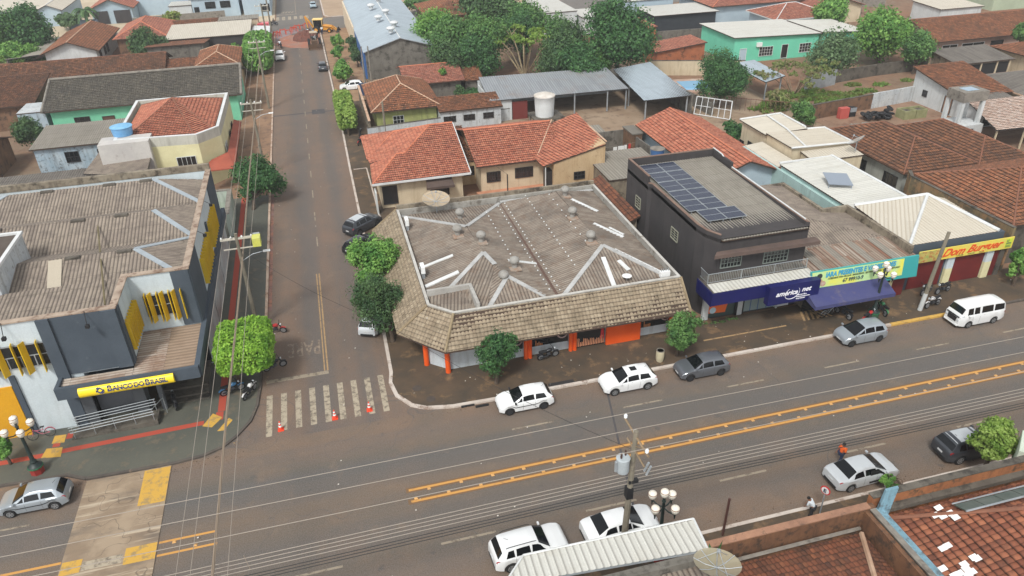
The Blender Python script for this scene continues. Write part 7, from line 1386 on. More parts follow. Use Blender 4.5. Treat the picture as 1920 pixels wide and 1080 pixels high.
b = MB(); b.box(12.0, 12.35, 24.95, 25.3, 5.2, 5.9); b.box(12.1, 12.6, 25.0, 25.2, 6.2, 6.4); b.build('cable_clamp', M_['black'], pole)
p2 = thing('utility_pole', 'slim leaning concrete pole with white painted foot before the burger shop', 'utility pole', (45.5, 42.0, 0)); b = MB(); b.tube([(45.45, 42.0, 1.7), (45.9, 42.0, 7.2)], [.17, .13], 8); b.build('shaft', PC, p2, True); b = MB(); b.tube([(45.3, 42.0, 0), (45.45, 42.0, 1.7)], [.19, .172], 8); b.build('white_foot', M_['white_wall'], p2, True)
def pole_arm(label, x, y, h, arm=True, lamp=True, box=False, grp='utility poles along the left pavement'):
    r = thing('utility_pole', label, 'utility pole', (x, y, 0), 0, grp); b = MB(); b.tube([(x, y, 0), (x, y, h)], [.18, .12], 8); b.build('shaft', PC, r, True)
    if arm:
        b = MB(); b.box(x-1.2, x+1.2, y-.06, y+.02, h-.5, h-.38); b.box(x-1.2, x+1.2, y+.1, y+.17, h-.5, h-.38); b.box(x-1.1, x+1.2, y-.05, y+.02, h-1.3, h-1.22); b.build('crossarm', plain('arm_pale', (190, 184, 170), .6), r)
        for dx in (-1.1, -.4, .4, 1.1): b = MB(); b.lathe(x+dx, y, [(.05, h-.38), (.08, h-.3), (.04, h-.2)], 8); b.build('insulator', M_['white'], r)
    if lamp: b = MB(); b.tube([(x, y, h-2.4), (x+.9, y, h-1.9), (x+1.9, y, h-1.75)], .035, 6); b.build('lamp_arm', M_['galv'], r); b = MB(); b.box(x+1.7, x+2.25, y-.12, y+.12, h-1.82, h-1.7); b.build('lamp_head', M_['white'], r, bevel=.03)
    if box: b = MB(); b.box(x+1.15, x+1.75, y-.7, y+.1, h-1.0, h-.3); b.build('equipment_box', mat('lime_grey_box', (206, 206, 90), (196, 198, 110), 1), r); b = MB(); b.box(x+1.2, x+1.7, y+.1, y+.3, h-.75, h-.25); b.build('grey_box', M_['galv'], r)
    return r
pole_arm('utility pole with crossarms and lime equipment box beside the bank', -7.75, 55.0, 9.0, True, True, True)
pole_arm('utility pole with lamp arm beside the dark broad-leaved street tree', -7.7, 90, 9.5, True, True)
pole_arm('utility pole rising from the far end of the left pavement wires, above the dusty pavement', -7.65, 118.7, 10.4, True, True)
pole_arm('utility pole behind the block-shaped clipped tree', -7.8, 152, 10, True, False)
pole_arm('utility pole at the far junction corner by the pink kiosk', -7.9, 178, 10, True, False)
r = pole_arm('concrete pole with transformer in front of the green house wall', 8.0, 99.6, 5.0, False, False, False, 'utility poles on the right')
WN = {}
def wire(label, pts, r, m, grp, sag=0.0):
    k_ = WN.get(grp, 0); WN[grp] = k_+1; label = label+('' if grp is None else [', first from far side', ', second from far side', ', third from far side', ', nearest side'][k_])
    P_ = []
    for i in range(len(pts)-1):
        a, c = Vector(pts[i]), Vector(pts[i+1]); n = 10
        for k in range(n+(i == len(pts)-2)): t = k/n; p = a.lerp(c, t); p.z -= sag*4*t*(1-t); P_.append(p)
    b = MB(); b.tube(P_, r, 5, caps=False); o = b.build('overhead_wire', m); return tag(o, label, 'wire', grp)
for y_ in (26.5, 25.3, 23.9): wire('upper power wire over the main road on pole-top insulators', [(-60, y_+.9, 9.6), (12.35, y_, 9.55), (85, y_, 9.6)], .018, M_['wire'], 'upper power wires along the main road', .25)
for k in range(4): wire('pale low-voltage wire of the parallel set along the main road', [(-60, 25.3, 6.75-.26*k), (12.2, 25.3, 6.75-.26*k), (85, 25.3, 6.75-.26*k)], .02, M_['wire'], 'parallel low-voltage wires along the main road', .2)
for k in range(3): wire('black telephone cable sagging beside the low-voltage wires', [(-60, 25.4, 5.55-.2*k), (12.15, 25.4, 5.6-.2*k), (85, 25.4, 5.5-.2*k)], .022, M_['wire_black'], 'black cables along the main road', .3)
b = MB(); b.tube([(-6.4, 25.3, 6.8), (-6.3, 25.3, 5.9)], .02, 4); tag(b.build('wire_spacer', M_['wire']), 'short spacer bar clamped across the pale parallel wires', 'spacer')
for k, dx in enumerate((-.98, -.4, 1.1)): wire('thin wire above the left pavement', [(-7.7+dx, -12, 8.7), (-7.75+dx, 55, 8.75), (-7.7+dx, 90, 9.2), (-7.65+dx, 118.7, 10.1), (-7.8+dx, 152, 9.7), (-7.9+dx, 178, 9.7)], .014, M_['wire'], 'thin wires along the side street', .35)
b = MB()
for k in range(4):
    pts = []
    for i in range(90):
        y = -10+i*1.45; z = 7.2+(y-55)*.012 if y > 55 else 7.2; a = i*.9+k*1.57; pts.append((-7.62+.045*math.cos(a), y, z+.045*math.sin(a)-.25*math.sin(max(0, min(1, (y % 35)/35))*math.pi)))
    b.tube(pts, .025, 4, caps=False)
tag(b.build('cable_bundle', plain('bundle_tan', (150, 134, 116), .7)), 'thick twisted tan cable bundle running down the left pavement', 'cable bundle')
wire('thin drop wire sagging across the main road to the near roof', [(12.3, 25.2, 8.3), (2.0, 41.5, 7.4), (-7.6, 55, 7.6)], .012, M_['wire_black'], None, .5); 
# ---------------------------------------------------------------- road studs
st = None; sm_ = mat('stud_amber', (206, 160, 100), (190, 146, 92), 3, grain=0)
for row, y_ in enumerate((33.72, 33.14)):
    for k in range(26):
        x_ = 2.0+k*2.02+(.9 if row == 0 else 0)
        if st is None:
            b = MB(); b.add([(-.11, -.09, 0), (.11, -.09, 0), (.11, .09, 0), (-.11, .09, 0), (-.07, -.05, .05), (.07, -.05, .05), (.07, .05, .05), (-.07, .05, .05)], [(4, 5, 6, 7), (0, 1, 5, 4), (1, 2, 6, 5), (2, 3, 7, 6), (3, 0, 4, 7)]); st = b.build('road_stud', sm_, None, local=True); tag(st, 'amber road stud between the double yellow centre lines', 'road stud', 'road studs along the centre lines'); o = st
        else: o = st.copy(); COL.objects.link(o)
        o.location = (x_, y_, .012)
for x_, y_ in ((-11.9, 33.72), (-10.7, 33.14)): o = st.copy(); COL.objects.link(o); o.location = (x_, y_, .012)
# ---------------------------------------------------------------- cones, bin, sign, covers, barriers
def cone(label, x, y):
    r = thing('traffic_cone', label, 'traffic cone', (x, y, 0), 0, 'cones on the crosswalk'); om = M_.setdefault('cone', plain('cone_orange', (232, 70, 38), .5)); 
    b = MB(); b.box(x-.2, x+.2, y-.2, y+.2, .008, .05); b.build('foot', om, r)
    b = MB(); b.lathe(x, y, [(.16, .05), (.035, .74)], 14); b.build('cone_body', om, r, True)
    for z0, z1 in ((.3, .42), (.52, .64)): b = MB(); f = lambda z: .16-.125*(z-.05)/.69+.004; b.lathe(x, y, [(f(z0), z0), (f(z1), z1)], 14); b.build('white_band', M_['white'], r, True)
cone('orange and white cone at the left end of the crosswalk', -5.95, 41.95); cone('orange and white cone in the middle of the crosswalk', -2.3, 42.1); cone('orange and white cone nearest the corner shop kerb', .1, 42.3)
t = thing('barrel_bin', 'cream barrel rubbish bin on the pavement before the corner shop', 'bin', (21.9, 41.7, .12)); b = MB(); b.lathe(21.9, 41.7, [(.26, .12), (.3, .3), (.32, .6), (.31, .9), (.29, 1.05)], 18); b.build('barrel', mat('cream_barrel', (206, 198, 170), (190, 180, 150), 1), t, True); b = MB(); b.lathe(21.9, 41.7, [(.3, 1.05), (.3, 1.08), (.25, 1.08), (.25, 1.0)], 18); b.build('rim', M_['conc'], t)
SX = 24.75; t = thing('road_sign', 'round white and red no-parking sign on a post before the near parapet', 'road sign', (24.75, 25.6, .1)); b = MB(); b.tube([(24.75, 25.6, .1), (24.75, 25.6, 2.6)], .04, 6); b.build('post', M_['galv'], t)
b = MB(); b.lathe(24.72, 25.6, [(.29, -.015), (.29, .015)], 20, 0, 'x', 2.55); o = b.build('plate', plain('sign_red2', (196, 40, 44), .5), t); b = MB(); b.lathe(24.70, 25.6, [(.225, -.01), (.225, 0)], 20, 0, 'x', 2.55); b.build('face', M_['white'], o); text('lettering', 'E', plain('sign_black', (30, 40, 70), .5), o, (24.675, 25.7, 2.42), (R(90), 0, R(-90)), .34, .008, 0, .015)
for ch in [t]+list(t.children_recursive): pass
t.rotation_euler = (0, 0, R(25)); t.location = (24.35, 25.15, -.3)
t = thing('brown_post', 'thin dark brown post on the near pavement right of the awning', 'post', (18.3, 25.4, .1)); b = MB(); b.tube([(18.3, 25.4, .1), (18.35, 25.4, 3.0)], .07, 6); b.build('shaft', plain('brown_post', (84, 56, 50), .6), t)
for k, (px, py) in enumerate(((782, 728), (808, 748))):
    x, y = GZ(px, py, .12); b = MB(); b.lathe(x, y, [(.34, .122), (.34, .13)], 18); tag(b.build('manhole_cover', mat('iron_cover', (84, 74, 66), (70, 62, 56), 4)), ['round iron manhole cover on the corner pavement, farther from the kerb', 'round iron manhole cover on the corner pavement, nearer the kerb'][k], 'manhole cover')
x, y = GZ(1042, 722, .12); b = MB(); b.box(x-.5, x+1.4, y-.15, y+.3, .121, .13); tag(b.build('storm_drain_grate', M_['frame_dark']), 'rusty storm drain grate at the kerb behind the white hatchback', 'drain grate')
for k, px in enumerate((878, 905)):
    x, y = GZ(px, 762, 0); b = MB(); b.box(x-.5, x+.45, y-.05, y+.12, .01, .1); tag(b.build('drain_opening', M_['black']), ['dark kerb drain opening, the left one near the corner', 'dark kerb drain opening, the right one near the white hatchback'][k], 'drain')
bar = thing('barrier', 'red roadworks barrier stand across the far junction', 'barrier', (0, 0, 0), 0, 'red barriers closing the far junction'); b = MB()
for sx in (-.6, .6):
    for sy in (-.35, .35): b.tube([(sx, sy, 0), (sx*.8, 0, 1.15)], .06, 4)
b.box(-.5, .5, -.04, .04, .8, 1.0); b.build('frame', plain('barrier_red', (196, 84, 66), .6), bar, local=True)
for i in range(9):
    o = bar if i == 0 else copytree(bar); o.location = (-6.9+i*.8+.3*math.sin(i*5), 171.5+i*.9+.9*math.cos(i*3), 0); o.rotation_euler = (0, 0, .5+.3*math.sin(i*2))
b = MB(); rr = random.Random(6)
for i in range(9):
    for j in range(14):
        pass
vs = []; fs = []; n = 18
for i in range(n+1):
    for j in range(n+1):
        u, v = i/n*2-1, j/n*2-1; h = max(0, 1-(u*u+v*v))**.6*1.5*(.75+.4*rr.random()); vs.append((-.9+u*2.6, 168+v*3.4, h))
for i in range(n):
    for j in range(n): a = i*(n+1)+j; fs.append((a, a+n+1, a+n+2, a+1))
b.add(vs, fs); tag(b.build('earth_heap', mat('dug_red_earth', (120, 72, 58), (96, 60, 50), 1)), 'heap of dug dark red earth beside the tractor', None, None, 'stuff')
t = thing('verge_bed', 'x', 'x')
bpy.data.objects.remove(t)
t = thing('tank_on_post', 'small dark blue tank on a post before the bluish white house wall', 'water tank', (135, 158, 0)); x, y = GZ(1612, 30, 0); t.location = (x, y, 0); b = MB(); b.tube([(0, 0, 0), (0, 0, 4)], .15, 6); b.build('post', M_['conc'], t, local=True); b = MB(); b.lathe(0, 0, [(.9, 4), (1.1, 4.6), (1.1, 5.2), (.6, 5.6)], 16); b.build('tank_body', plain('dark_blue', (40, 84, 140), .5), t, True, True)
# ---------------------------------------------------------------- vehicles
def paintmat(name, c, metal=.0, rough=.25):
    s = NT(name); s.done(lin(c), rough, metal); s.b.inputs['Coat Weight'].default_value = .6; s.b.inputs['Coat Roughness'].default_value = .08; return s.m
P_white = paintmat('car_white', (226, 228, 228)); P_silver = paintmat('car_silver', (196, 201, 204), .2, .28); P_sil2 = paintmat('car_silver_grey', (158, 166, 172), .35, .3); P_grey = paintmat('car_grey', (104, 108, 114), .4, .3); P_dark = paintmat('car_dark_grey', (62, 66, 72), .3, .3); P_black = paintmat('car_black', (36, 38, 42), .1, .25); P_lblue = paintmat('car_pale_blue', (160, 180, 190), .3, .3)
CG = plain('car_glass', (16, 19, 22), .08); CG.node_tree.nodes['Principled BSDF'].inputs['Coat Weight'].default_value = 0; CG.node_tree.nodes['Principled BSDF'].inputs['Specular IOR Level'].default_value = .4; TY = plain('tyre', (26, 26, 27), .8); RIM = plain('rim', (150, 152, 154), .35, .5); RIMD = plain('dark_rim', (60, 62, 66), .4, .4)
HL = plain('headlight', (206, 212, 216), .15, .2); TL = plain('taillight', (150, 18, 24), .25); TRIM = plain('black_trim', (30, 31, 33), .6); PLT = plain('plate', (196, 198, 198), .5); SEAM = plain('seam', (60, 62, 64), .7)
def interp(pts, x):
    if x <= pts[0][0]: return pts[0][1]
    for (a, p), (b, q) in zip(pts, pts[1:]):
        if x <= b: return p+(q-p)*(x-a)/(b-a) if b > a else q
    return pts[-1][1]
PROF = {
 'hatch': dict(L=3.95, W=1.66, top=[(-1.97, .55), (-1.93, .80), (-1.86, .98), (-1.5, 1.36), (-1.35, 1.42), (-.6, 1.475), (-.1, 1.47), (.22, 1.42), (.98, .99), (1.35, .92), (1.75, .80), (1.9, .66), (1.97, .48)], belt=.94, wb=(-1.2, 1.25), ws=(.24, .97), rw=(-1.84, -1.5), side=[(-1.42, -.62), (-.54, .28), (.34, .75)], xs=(-1.35, -.6), r=.30),
 'sedan': dict(L=4.45, W=1.74, top=[(-2.22, .55), (-2.18, .92), (-2.0, 1.02), (-1.62, 1.06), (-.95, 1.40), (-.5, 1.46), (.0, 1.46), (.3, 1.42), (1.15, 1.0), (1.6, .92), (2.0, .78), (2.18, .6), (2.22, .45)], belt=.96, wb=(-1.32, 1.32), ws=(.32, 1.13), rw=(-1.6, -.97), side=[(-1.25, -.5), (-.42, .36), (.42, .9)], r=.31),
 'suv': dict(L=4.3, W=1.8, top=[(-2.15, .6), (-2.12, .95), (-2.02, 1.1), (-1.7, 1.52), (-1.5, 1.6), (-.6, 1.67), (.0, 1.66), (.3, 1.6), (1.0, 1.12), (1.4, 1.08), (1.9, .98), (2.08, .8), (2.15, .55)], belt=1.06, wb=(-1.28, 1.32), ws=(.32, .98), rw=(-2.0, -1.7), side=[(-1.55, -1.05), (-.97, -.15), (-.07, .72)], r=.35),
 'mini': dict(L=3.85, W=1.68, top=[(-1.92, .6), (-1.89, .9), (-1.84, 1.05), (-1.62, 1.42), (-1.45, 1.5), (-.6, 1.56), (-.1, 1.55), (.15, 1.5), (1.2, .98), (1.5, .9), (1.78, .76), (1.88, .62), (1.92, .45)], belt=.98, wb=(-1.2, 1.25), ws=(.17, 1.18), rw=(-1.83, -1.6), side=[(-1.5, -.7), (-.62, .2), (.26, .95)], r=.29),
 'van': dict(L=4.4, W=1.72, top=[(-2.2, .6), (-2.18, 1.1), (-2.12, 1.6), (-1.95, 1.86), (-1.5, 1.95), (0, 1.98), (1.4, 1.95), (1.72, 1.86), (2.05, 1.28), (2.12, 1.18), (2.17, .9), (2.2, .5)], belt=1.16, wb=(-1.2, 1.2), ws=(1.74, 2.04), rw=(-2.14, -1.97), side=[(-1.95, -.95), (-.85, .25), (.42, .95), (1.02, 1.55)], r=.31),
}
def car(label, cat, kind, x, y, hd, paint, rim=RIM, opts=(), scale=1.0, group=None):
    S = PROF[kind]; L_, W_2 = S['L'], S['W']/2; top = S['top']; belt = S['belt']; r = S['r']; ar = r+.07; Hmax = max(z for _, z in top); sill = .24
    hw = lambda x_: W_2*(1-.16*max(0, (abs(x_)-L_/2+.75)/.75)**2.2)
    tz = lambda x_: interp(top, x_); bz = lambda x_: min(belt+.03*(-x_/L_), tz(x_)-.015)
    def sz(x_):
        z = sill+.10*max(0, (abs(x_)-L_/2+.4)/.4)
        for wx in S['wb']:
            if abs(x_-wx) < ar: z = max(z, r+math.sqrt(max(0, ar*ar-(x_-wx)**2))-.02)
        return z
    tumble = .14 if kind == 'van' else .24
    def ring(x_):
        w, t, b_, s_ = hw(x_), tz(x_), bz(x_), sz(x_); f = min(1, max(0, (t-b_)/(Hmax-belt))); wt = w*(.90-tumble*f); m_ = s_+(b_-s_)*.5
        cr = .05*f+.015
        return [(0, s_), (w*.86, s_), (w*.97, s_+.03), (w, m_), (w*.985, b_-.06*(b_-s_)), (w*.95, b_), (wt+.01, t-cr-.02*f), (wt*.9, t-cr*.35), (wt*.45, t-cr*.05), (0, t)]
    NR = 10; xs = sorted(set([round(p[0], 3) for p in top]+[round(wx+d*ar, 3) for wx in S['wb'] for d in (-1.01, -.995, -.8, -.5, 0, .5, .8, .995, 1.01)]+[round(-L_/2+.02+i*.22, 3) for i in range(int(L_/.22))]))
    xs = [v for v in xs if -L_/2 <= v <= L_/2]
    name = {'car': 'parked_car'}.get(cat, cat.replace(' ', '_'))
    root = thing(name, label, cat, (x, y, 0), hd, group); mb = MB(); rings = [ring(v) for v in xs]
    for sgn in (1, -1):
        k0 = len(mb.v); mb.v += [(v, sgn*q[0], q[1]) for v, rg in zip(xs, rings) for q in rg]
        for i in range(len(xs)-1):
            for j in range(NR-1):
                a = k0+i*NR+j; f = (a, a+NR, a+NR+1, a+1); mb.f.append(f if sgn > 0 else f[::-1]); mb.mi.append(0); mb.uv.append(None)
        for i in (0, len(xs)-1):
            f = tuple(k0+i*NR+j for j in range(NR)); mb.f.append(f); mb.mi.append(0); mb.uv.append(None)
    # weld the two halves along the centre
    body = mb.build('body', paint, root, False, True); me = body.data
    import bmesh
    bm = bmesh.new(); bm.from_mesh(me); bmesh.ops.remove_doubles(bm, verts=bm.verts, dist=.002); bmesh.ops.recalc_face_normals(bm, faces=bm.faces); bm.to_mesh(me); bm.free()
    me.polygons.foreach_set('use_smooth', [True]*len(me.polygons))
    try: me.set_sharp_from_angle(angle=R(38))
    except Exception: pass
    def surfp(x_, s, sg, off):
        rg = ring(x_); i = int(min(NR-2, math.floor(s))); t = s-i; y_ = rg[i][0]+(rg[i+1][0]-rg[i][0])*t; z_ = rg[i][1]+(rg[i+1][1]-rg[i][1])*t
        e = .01; ra = ring(x_+e); rb = ring(x_-e)
        pa = Vector((x_+e, ra[i][0]+(ra[i+1][0]-ra[i][0])*t, ra[i][1]+(ra[i+1][1]-ra[i][1])*t)); pb = Vector((x_-e, rb[i][0]+(rb[i+1][0]-rb[i][0])*t, rb[i][1]+(rb[i+1][1]-rb[i][1])*t))
        i2 = max(0, min(NR-2, i)); ds = Vector((0, rg[i2+1][0]-rg[i2][0], rg[i2+1][1]-rg[i2][1])); n = (pa-pb).cross(ds)
        if n.length < 1e-9: n = Vector((0, 0, 1))
        n.normalize()
        if n.dot(Vector((0, y_, z_-.6))) < 0: n = -n
        p = Vector((x_, y_, z_))+n*off; return Vector((p.x, p.y*sg, p.z))
    def patch(nm, m_, q, sg, nx=4, ns=3, off=.008, par=root):
        """q: (x,s) corners in order"""
        b = MB(); k = 0; vs = []
        for i in range(nx+1):
            for j in range(ns+1):
                u, v = i/nx, j/ns; a = [q[0][c]*(1-u)+q[1][c]*u for c in (0, 1)]; d = [q[3][c]*(1-u)+q[2][c]*u for c in (0, 1)]; vs.append(surfp(a[0]*(1-v)+d[0]*v, a[1]*(1-v)+d[1]*v, sg, off))
        fs = [(i*(ns+1)+j, (i+1)*(ns+1)+j, (i+1)*(ns+1)+j+1, i*(ns+1)+j+1) for i in range(nx) for j in range(ns)]
        if sg < 0: fs = [f[::-1] for f in fs]
        b.add(vs, fs); return b
    def one(nm, m_, q, nx=4, ns=3, off=.008, both=False, sides=(1, -1)):
        if both:
            b = patch(nm, m_, q, 1, nx, ns, off); c = patch(nm, m_, q, -1, nx, ns, off); b.add(c.v, c.f); return b.build(nm, m_, root, True, True)
        for sg in sides: o = patch(nm, m_, q, sg, nx, ns, off).build(nm, m_, root, True, True)
        return o
    a, b_ = S['ws']; one('windshield', CG, [(b_-.03, 6.15), (a+.02, 6.35), (a+.02, 9), (b_-.03, 9)], 4, 5, .01, True)
    a, b_ = S['rw']; one('rear_window', CG, [(a+.02, 6.3), (b_-.02, 6.5), (b_-.02, 9), (a+.02, 9)], 3, 5, .01, True)
    for i, (a, b_) in enumerate(S['side']):
        last = i == len(S['side'])-1; first = i == 0
        ta, tb = (a+.16 if first and kind != 'van' else a+.03), (b_-.3 if last and kind in ('suv',) else b_-.04)
        if last and kind in ('hatch', 'sedan', 'mini'): q = [(a, 5.14), (b_, 5.2), (a+.06, 5.8), (a, 5.86)]
        else: q = [(a, 5.14), (b_, 5.14), (tb, 5.88), (ta, 5.88)]
        one('side_window', CG, q, 3, 2, .008)
    for a in ([S['side'][1][0]-.04, S['side'][1][1]+.03] if kind != 'van' else [.34, 1.0]): one('door_seam', SEAM, [(a-.008, 2.2), (a+.008, 2.2), (a+.008, 5.0), (a-.008, 5.0)], 1, 4, .004)
    hz = L_/2
    one('headlight', HL, [(hz-.42, 4.35), (hz-.08, 4.0), (hz-.06, 4.8), (hz-.36, 5.3)], 3, 2, .012)
    one('taillight', TL, [(-hz+.06, 3.9), (-hz+.26, 4.1), (-hz+.2, 5.0), (-hz+.05, 5.0)] if kind != 'van' else [(-hz+.03, 3.4), (-hz+.16, 3.4), (-hz+.16, 3.9), (-hz+.03, 3.9)], 3, 2, .012)
    w = hw(hz-.01)
    b = MB(); b.box(hz-.03, hz+.012, -w*.62, w*.62, .34, .44); b.build('grille', TRIM, root, local=True)
    b = MB(); b.box(-hz-.02, -hz+.03, -w*.75, w*.75, .33, .47); b.build('rear_bumper_strip', TRIM if kind != 'van' else paint, root, local=True)
    b = MB(); b.box(hz+.005, hz+.02, -.2, .2, .45, .55); b.build('number_plate', PLT, root, local=True)
    b = MB(); b.box(-hz-.016, -hz+.01, -.2, .2, .62, .73); b.build('number_plate', PLT, root, local=True)
    if kind == 'van':
        b = MB(); b.box(hz-.04, hz+.02, -.42, .42, .62, 1.0); b.build('black_grille', TRIM, root, local=True)
        b = MB(); b.box(hz-.08, hz+.015, -.62, .62, 1.06, 1.12); b.build('air_intake', TRIM, root, local=True)
        for sg in (1, -1): b = MB(); b.lathe(hz-.04, sg*.6, [(.1, 0), (.1, .05), (.05, .07)], 12, 0, 'x', .82); b.build('round_headlight', HL, root, True, True)
        b = MB(); b.box(hz-.1, hz+.06, -w*.95, w*.95, .32, .44); b.build('front_bumper', paint, root, local=True, bevel=.03)
    for sg in (1, -1):
        mx = S['ws'][1]-.12 if kind != 'van' else 1.45; zb = bz(mx)+.03; b = MB(); b.box(mx-.06, mx+.06, min(sg*(W_2-.04), sg*(W_2+.16)), max(sg*(W_2-.04), sg*(W_2+.16)), zb, zb+.13); b.build('wing_mirror', paint if 'bm' not in opts else TRIM, root, local=True, bevel=.03)
    for wx in S['wb']:
        for sg in (1, -1):
            yo = sg*(W_2-.02); y1 = sg*(W_2-.24); ya, yb = min(yo, y1), max(yo, y1)
            b = MB(); b.lathe(wx, 0, [(r-.03, ya), (r, ya+.03), (r, yb-.03), (r-.03, yb)], 20, 0, 'y', r); o = b.build('wheel', TY, root, True, True)
            b = MB(); e = yo+sg*.004; b.lathe(wx, 0, [(r*.64, e-.004), (r*.64, e+.004)], 20, 0, 'y', r); b.build('rim', rim, o, False, True)
            b = MB()
            for k in range(5):
                an = 1.257*k+.3; an2 = an+.628; c_, s_ = math.cos(an2), math.sin(an2); rr_ = r*.4; b.lathe(wx+c_*rr_, 0, [(r*.13, e-.002), (r*.13, e+sg*.0065+.001)], 8, 0, 'y', r+s_*rr_)
            b.build('rim_opening', TRIM, o, False, True)
    b = MB(); b.box(-L_/2+.3, L_/2-.3, -W_2+.26, W_2-.26, .18, .55); b.build('underbody', TRIM, root, local=True)
    if 'rails' in opts:
        for sg in (1, -1): b = MB(); b.tube([(-1.5, sg*.58, Hmax-.01), (-1.3, sg*.6, Hmax+.05), (.0, sg*.6, Hmax+.05), (.2, sg*.58, Hmax)], .02, 5); b.build('roof_rail', TRIM, root, local=True)
    if 'sunroof' in opts: one('sunroof', CG, [(-.1, 8.1), (-.55, 8.1), (-.55, 9), (-.1, 9)], 2, 2, .012, True)
    if 'roof_sheen' in opts: one('roof_reflection', P_silver, [(S['ws'][0]-.05, 7.1), (S['rw'][1]+.1, 7.1), (S['rw'][1]+.1, 9), (S['ws'][0]-.05, 9)], 4, 4, .012, True)  # pale patch: the sky's reflection on the roof, painted as colour
    if 'strip' in opts: one('side_strip', TRIM, [(-1.4, 3.05), (1.4, 3.05), (1.4, 3.25), (-1.4, 3.25)], 10, 1, .012)
    if 'handles' not in opts:
        for a in (S['side'][0][1]-.12, S['side'][1][1]-.25): one('door_handle', paint if paint is not P_white else SEAM, [(a-.09, 4.35), (a+.05, 4.35), (a+.05, 4.5), (a-.09, 4.5)], 1, 1, .025)
    if 'antenna' in opts or kind in ('hatch', 'suv'): b = MB(); b.tube([(-1.2, 0, Hmax-.05), (-1.45, 0, Hmax+.18)], .01, 4); b.build('antenna', TRIM, root, local=True)
    if 'opendoor' in opts:
        b = MB(); yy = -W_2; d = Vector((-.55, -.82, 0)); n = Vector((.05, -.03, 0)); p0 = Vector((.95, yy, 0))
        vs = [p0+Vector((0, 0, .35)), p0+d*1.05+Vector((0, 0, .35)), p0+d*1.05+Vector((0, 0, 1.0)), p0+Vector((0, 0, .95))]; b.add(vs+[v+n for v in vs], [(3, 2, 1, 0), (4, 5, 6, 7), (0, 1, 5, 4), (1, 2, 6, 5), (2, 3, 7, 6), (3, 0, 4, 7)]); o = b.build('open_door', paint, root, local=True)
        b = MB(); vs = [p0+d*.2+Vector((0, 0, .99)), p0+d*1.0+Vector((0, 0, 1.0)), p0+d*.95+Vector((0, .06, 1.36)), p0+d*.6+Vector((0, .06, 1.36))]; b.add(vs+[v+n*.3 for v in vs], [(3, 2, 1, 0), (4, 5, 6, 7), (0, 1, 5, 4), (1, 2, 6, 5), (2, 3, 7, 6), (3, 0, 4, 7)]); b.build('door_glass', CG, o, local=True)
        b = MB(); b.box(-.1, .85, yy+.0, yy-.012, .4, 1.25) if False else b.add([(-.1, yy-.01, .4), (.9, yy-.01, .4), (.9, yy-.01, .95), (.4, yy+.09, 1.36), (-.1, yy+.09, 1.36)], [(0, 1, 2, 3, 4)]); b.build('door_aperture', TRIM, root, local=True)
    root.scale = (scale, scale, scale); return root
PI = math.pi
def wp(a, b): (x1, y1), (x2, y2) = GZ(*a), GZ(*b); return (x1+x2)/2, (y1+y2)/2
def cw(label, kind, a, b, paint, **k):
    x, y = wp(a, b); return car(label, 'van' if kind == 'van' else 'car', kind, x-.02, y+PROF[kind]['W']/2-.05, PI, paint, **k)
cw('white hatchback with black side strip parked at the corner shop kerb, nearest the crosswalk', 'hatch', (960, 779), (1019, 767), P_white, rim=RIMD, opts=('strip', 'bm'))
cw('white hatchback with sunroof parked in the middle of the corner shop kerb', 'hatch', (1154, 741), (1214.5, 731), P_white, opts=('sunroof',), scale=1.03)
cw('dark grey hatchback parked by the kerb next to the barrel bin', 'hatch', (1295, 715), (1352.5, 705), P_grey, rim=RIMD)
cw('silver hatchback parked before the gift shop street lamp', 'mini', (1596, 651), (1649.5, 641), P_sil2, rim=RIMD)
cw('white passenger van parked at the right end of the kerb', 'van', (1814, 616), (1861, 606), P_white)
cw('silver three-door hatchback parked at the bottom left beside the raised crossing', 'hatch', (24, 971), (107.5, 955), P_sil2, opts=('strip',))
car('silver sedan with an open front door beside the near parapet', 'car', 'sedan', 28.55, 27.15, R(2), P_silver, opts=('opendoor', 'handles'))
car('dark car with bright roof half under the rounded pale green tree', 'car', 'suv', 36.45, 27.2, R(-2), P_dark, opts=('roof_sheen',))
car('white car with dark rear window at the bottom, left of the pole', 'car', 'suv', 7.45, 27.25, R(3), P_white, opts=('rails',))
car('white sedan parked behind the utility pole and near awning', 'car', 'sedan', 12.85, 27.3, R(2), P_white)
car('dark grey crossover with bright roof parked at an angle above the bright leafy tree', 'car', 'suv', 2.35, 71.75, R(40), P_dark, rim=RIMD, opts=('roof_sheen', 'antenna'))
car('black hatchback parked at an angle, half hidden by the bright leafy tree', 'car', 'hatch', 1.8, 67.3, R(42), P_black, rim=RIMD)
car('silver car almost hidden under the dark feathery corner tree', 'car', 'hatch', 1.6, 53.1, R(66), P_silver)
car('small dark blue-grey car driving up the side street', 'car', 'hatch', 1.4, 140.2, R(90), P_dark)
car('white wagon parked beside the block-shaped clipped tree', 'car', 'suv', -6.0, 151, R(90), P_white)
car('white hatchback on the right verge before the blue gate', 'car', 'hatch', 5.4, 125.2, R(180), P_white)
car('pale blue-grey car at the top of the far side street', 'car', 'hatch', 2.0, 204, R(90), P_lblue)
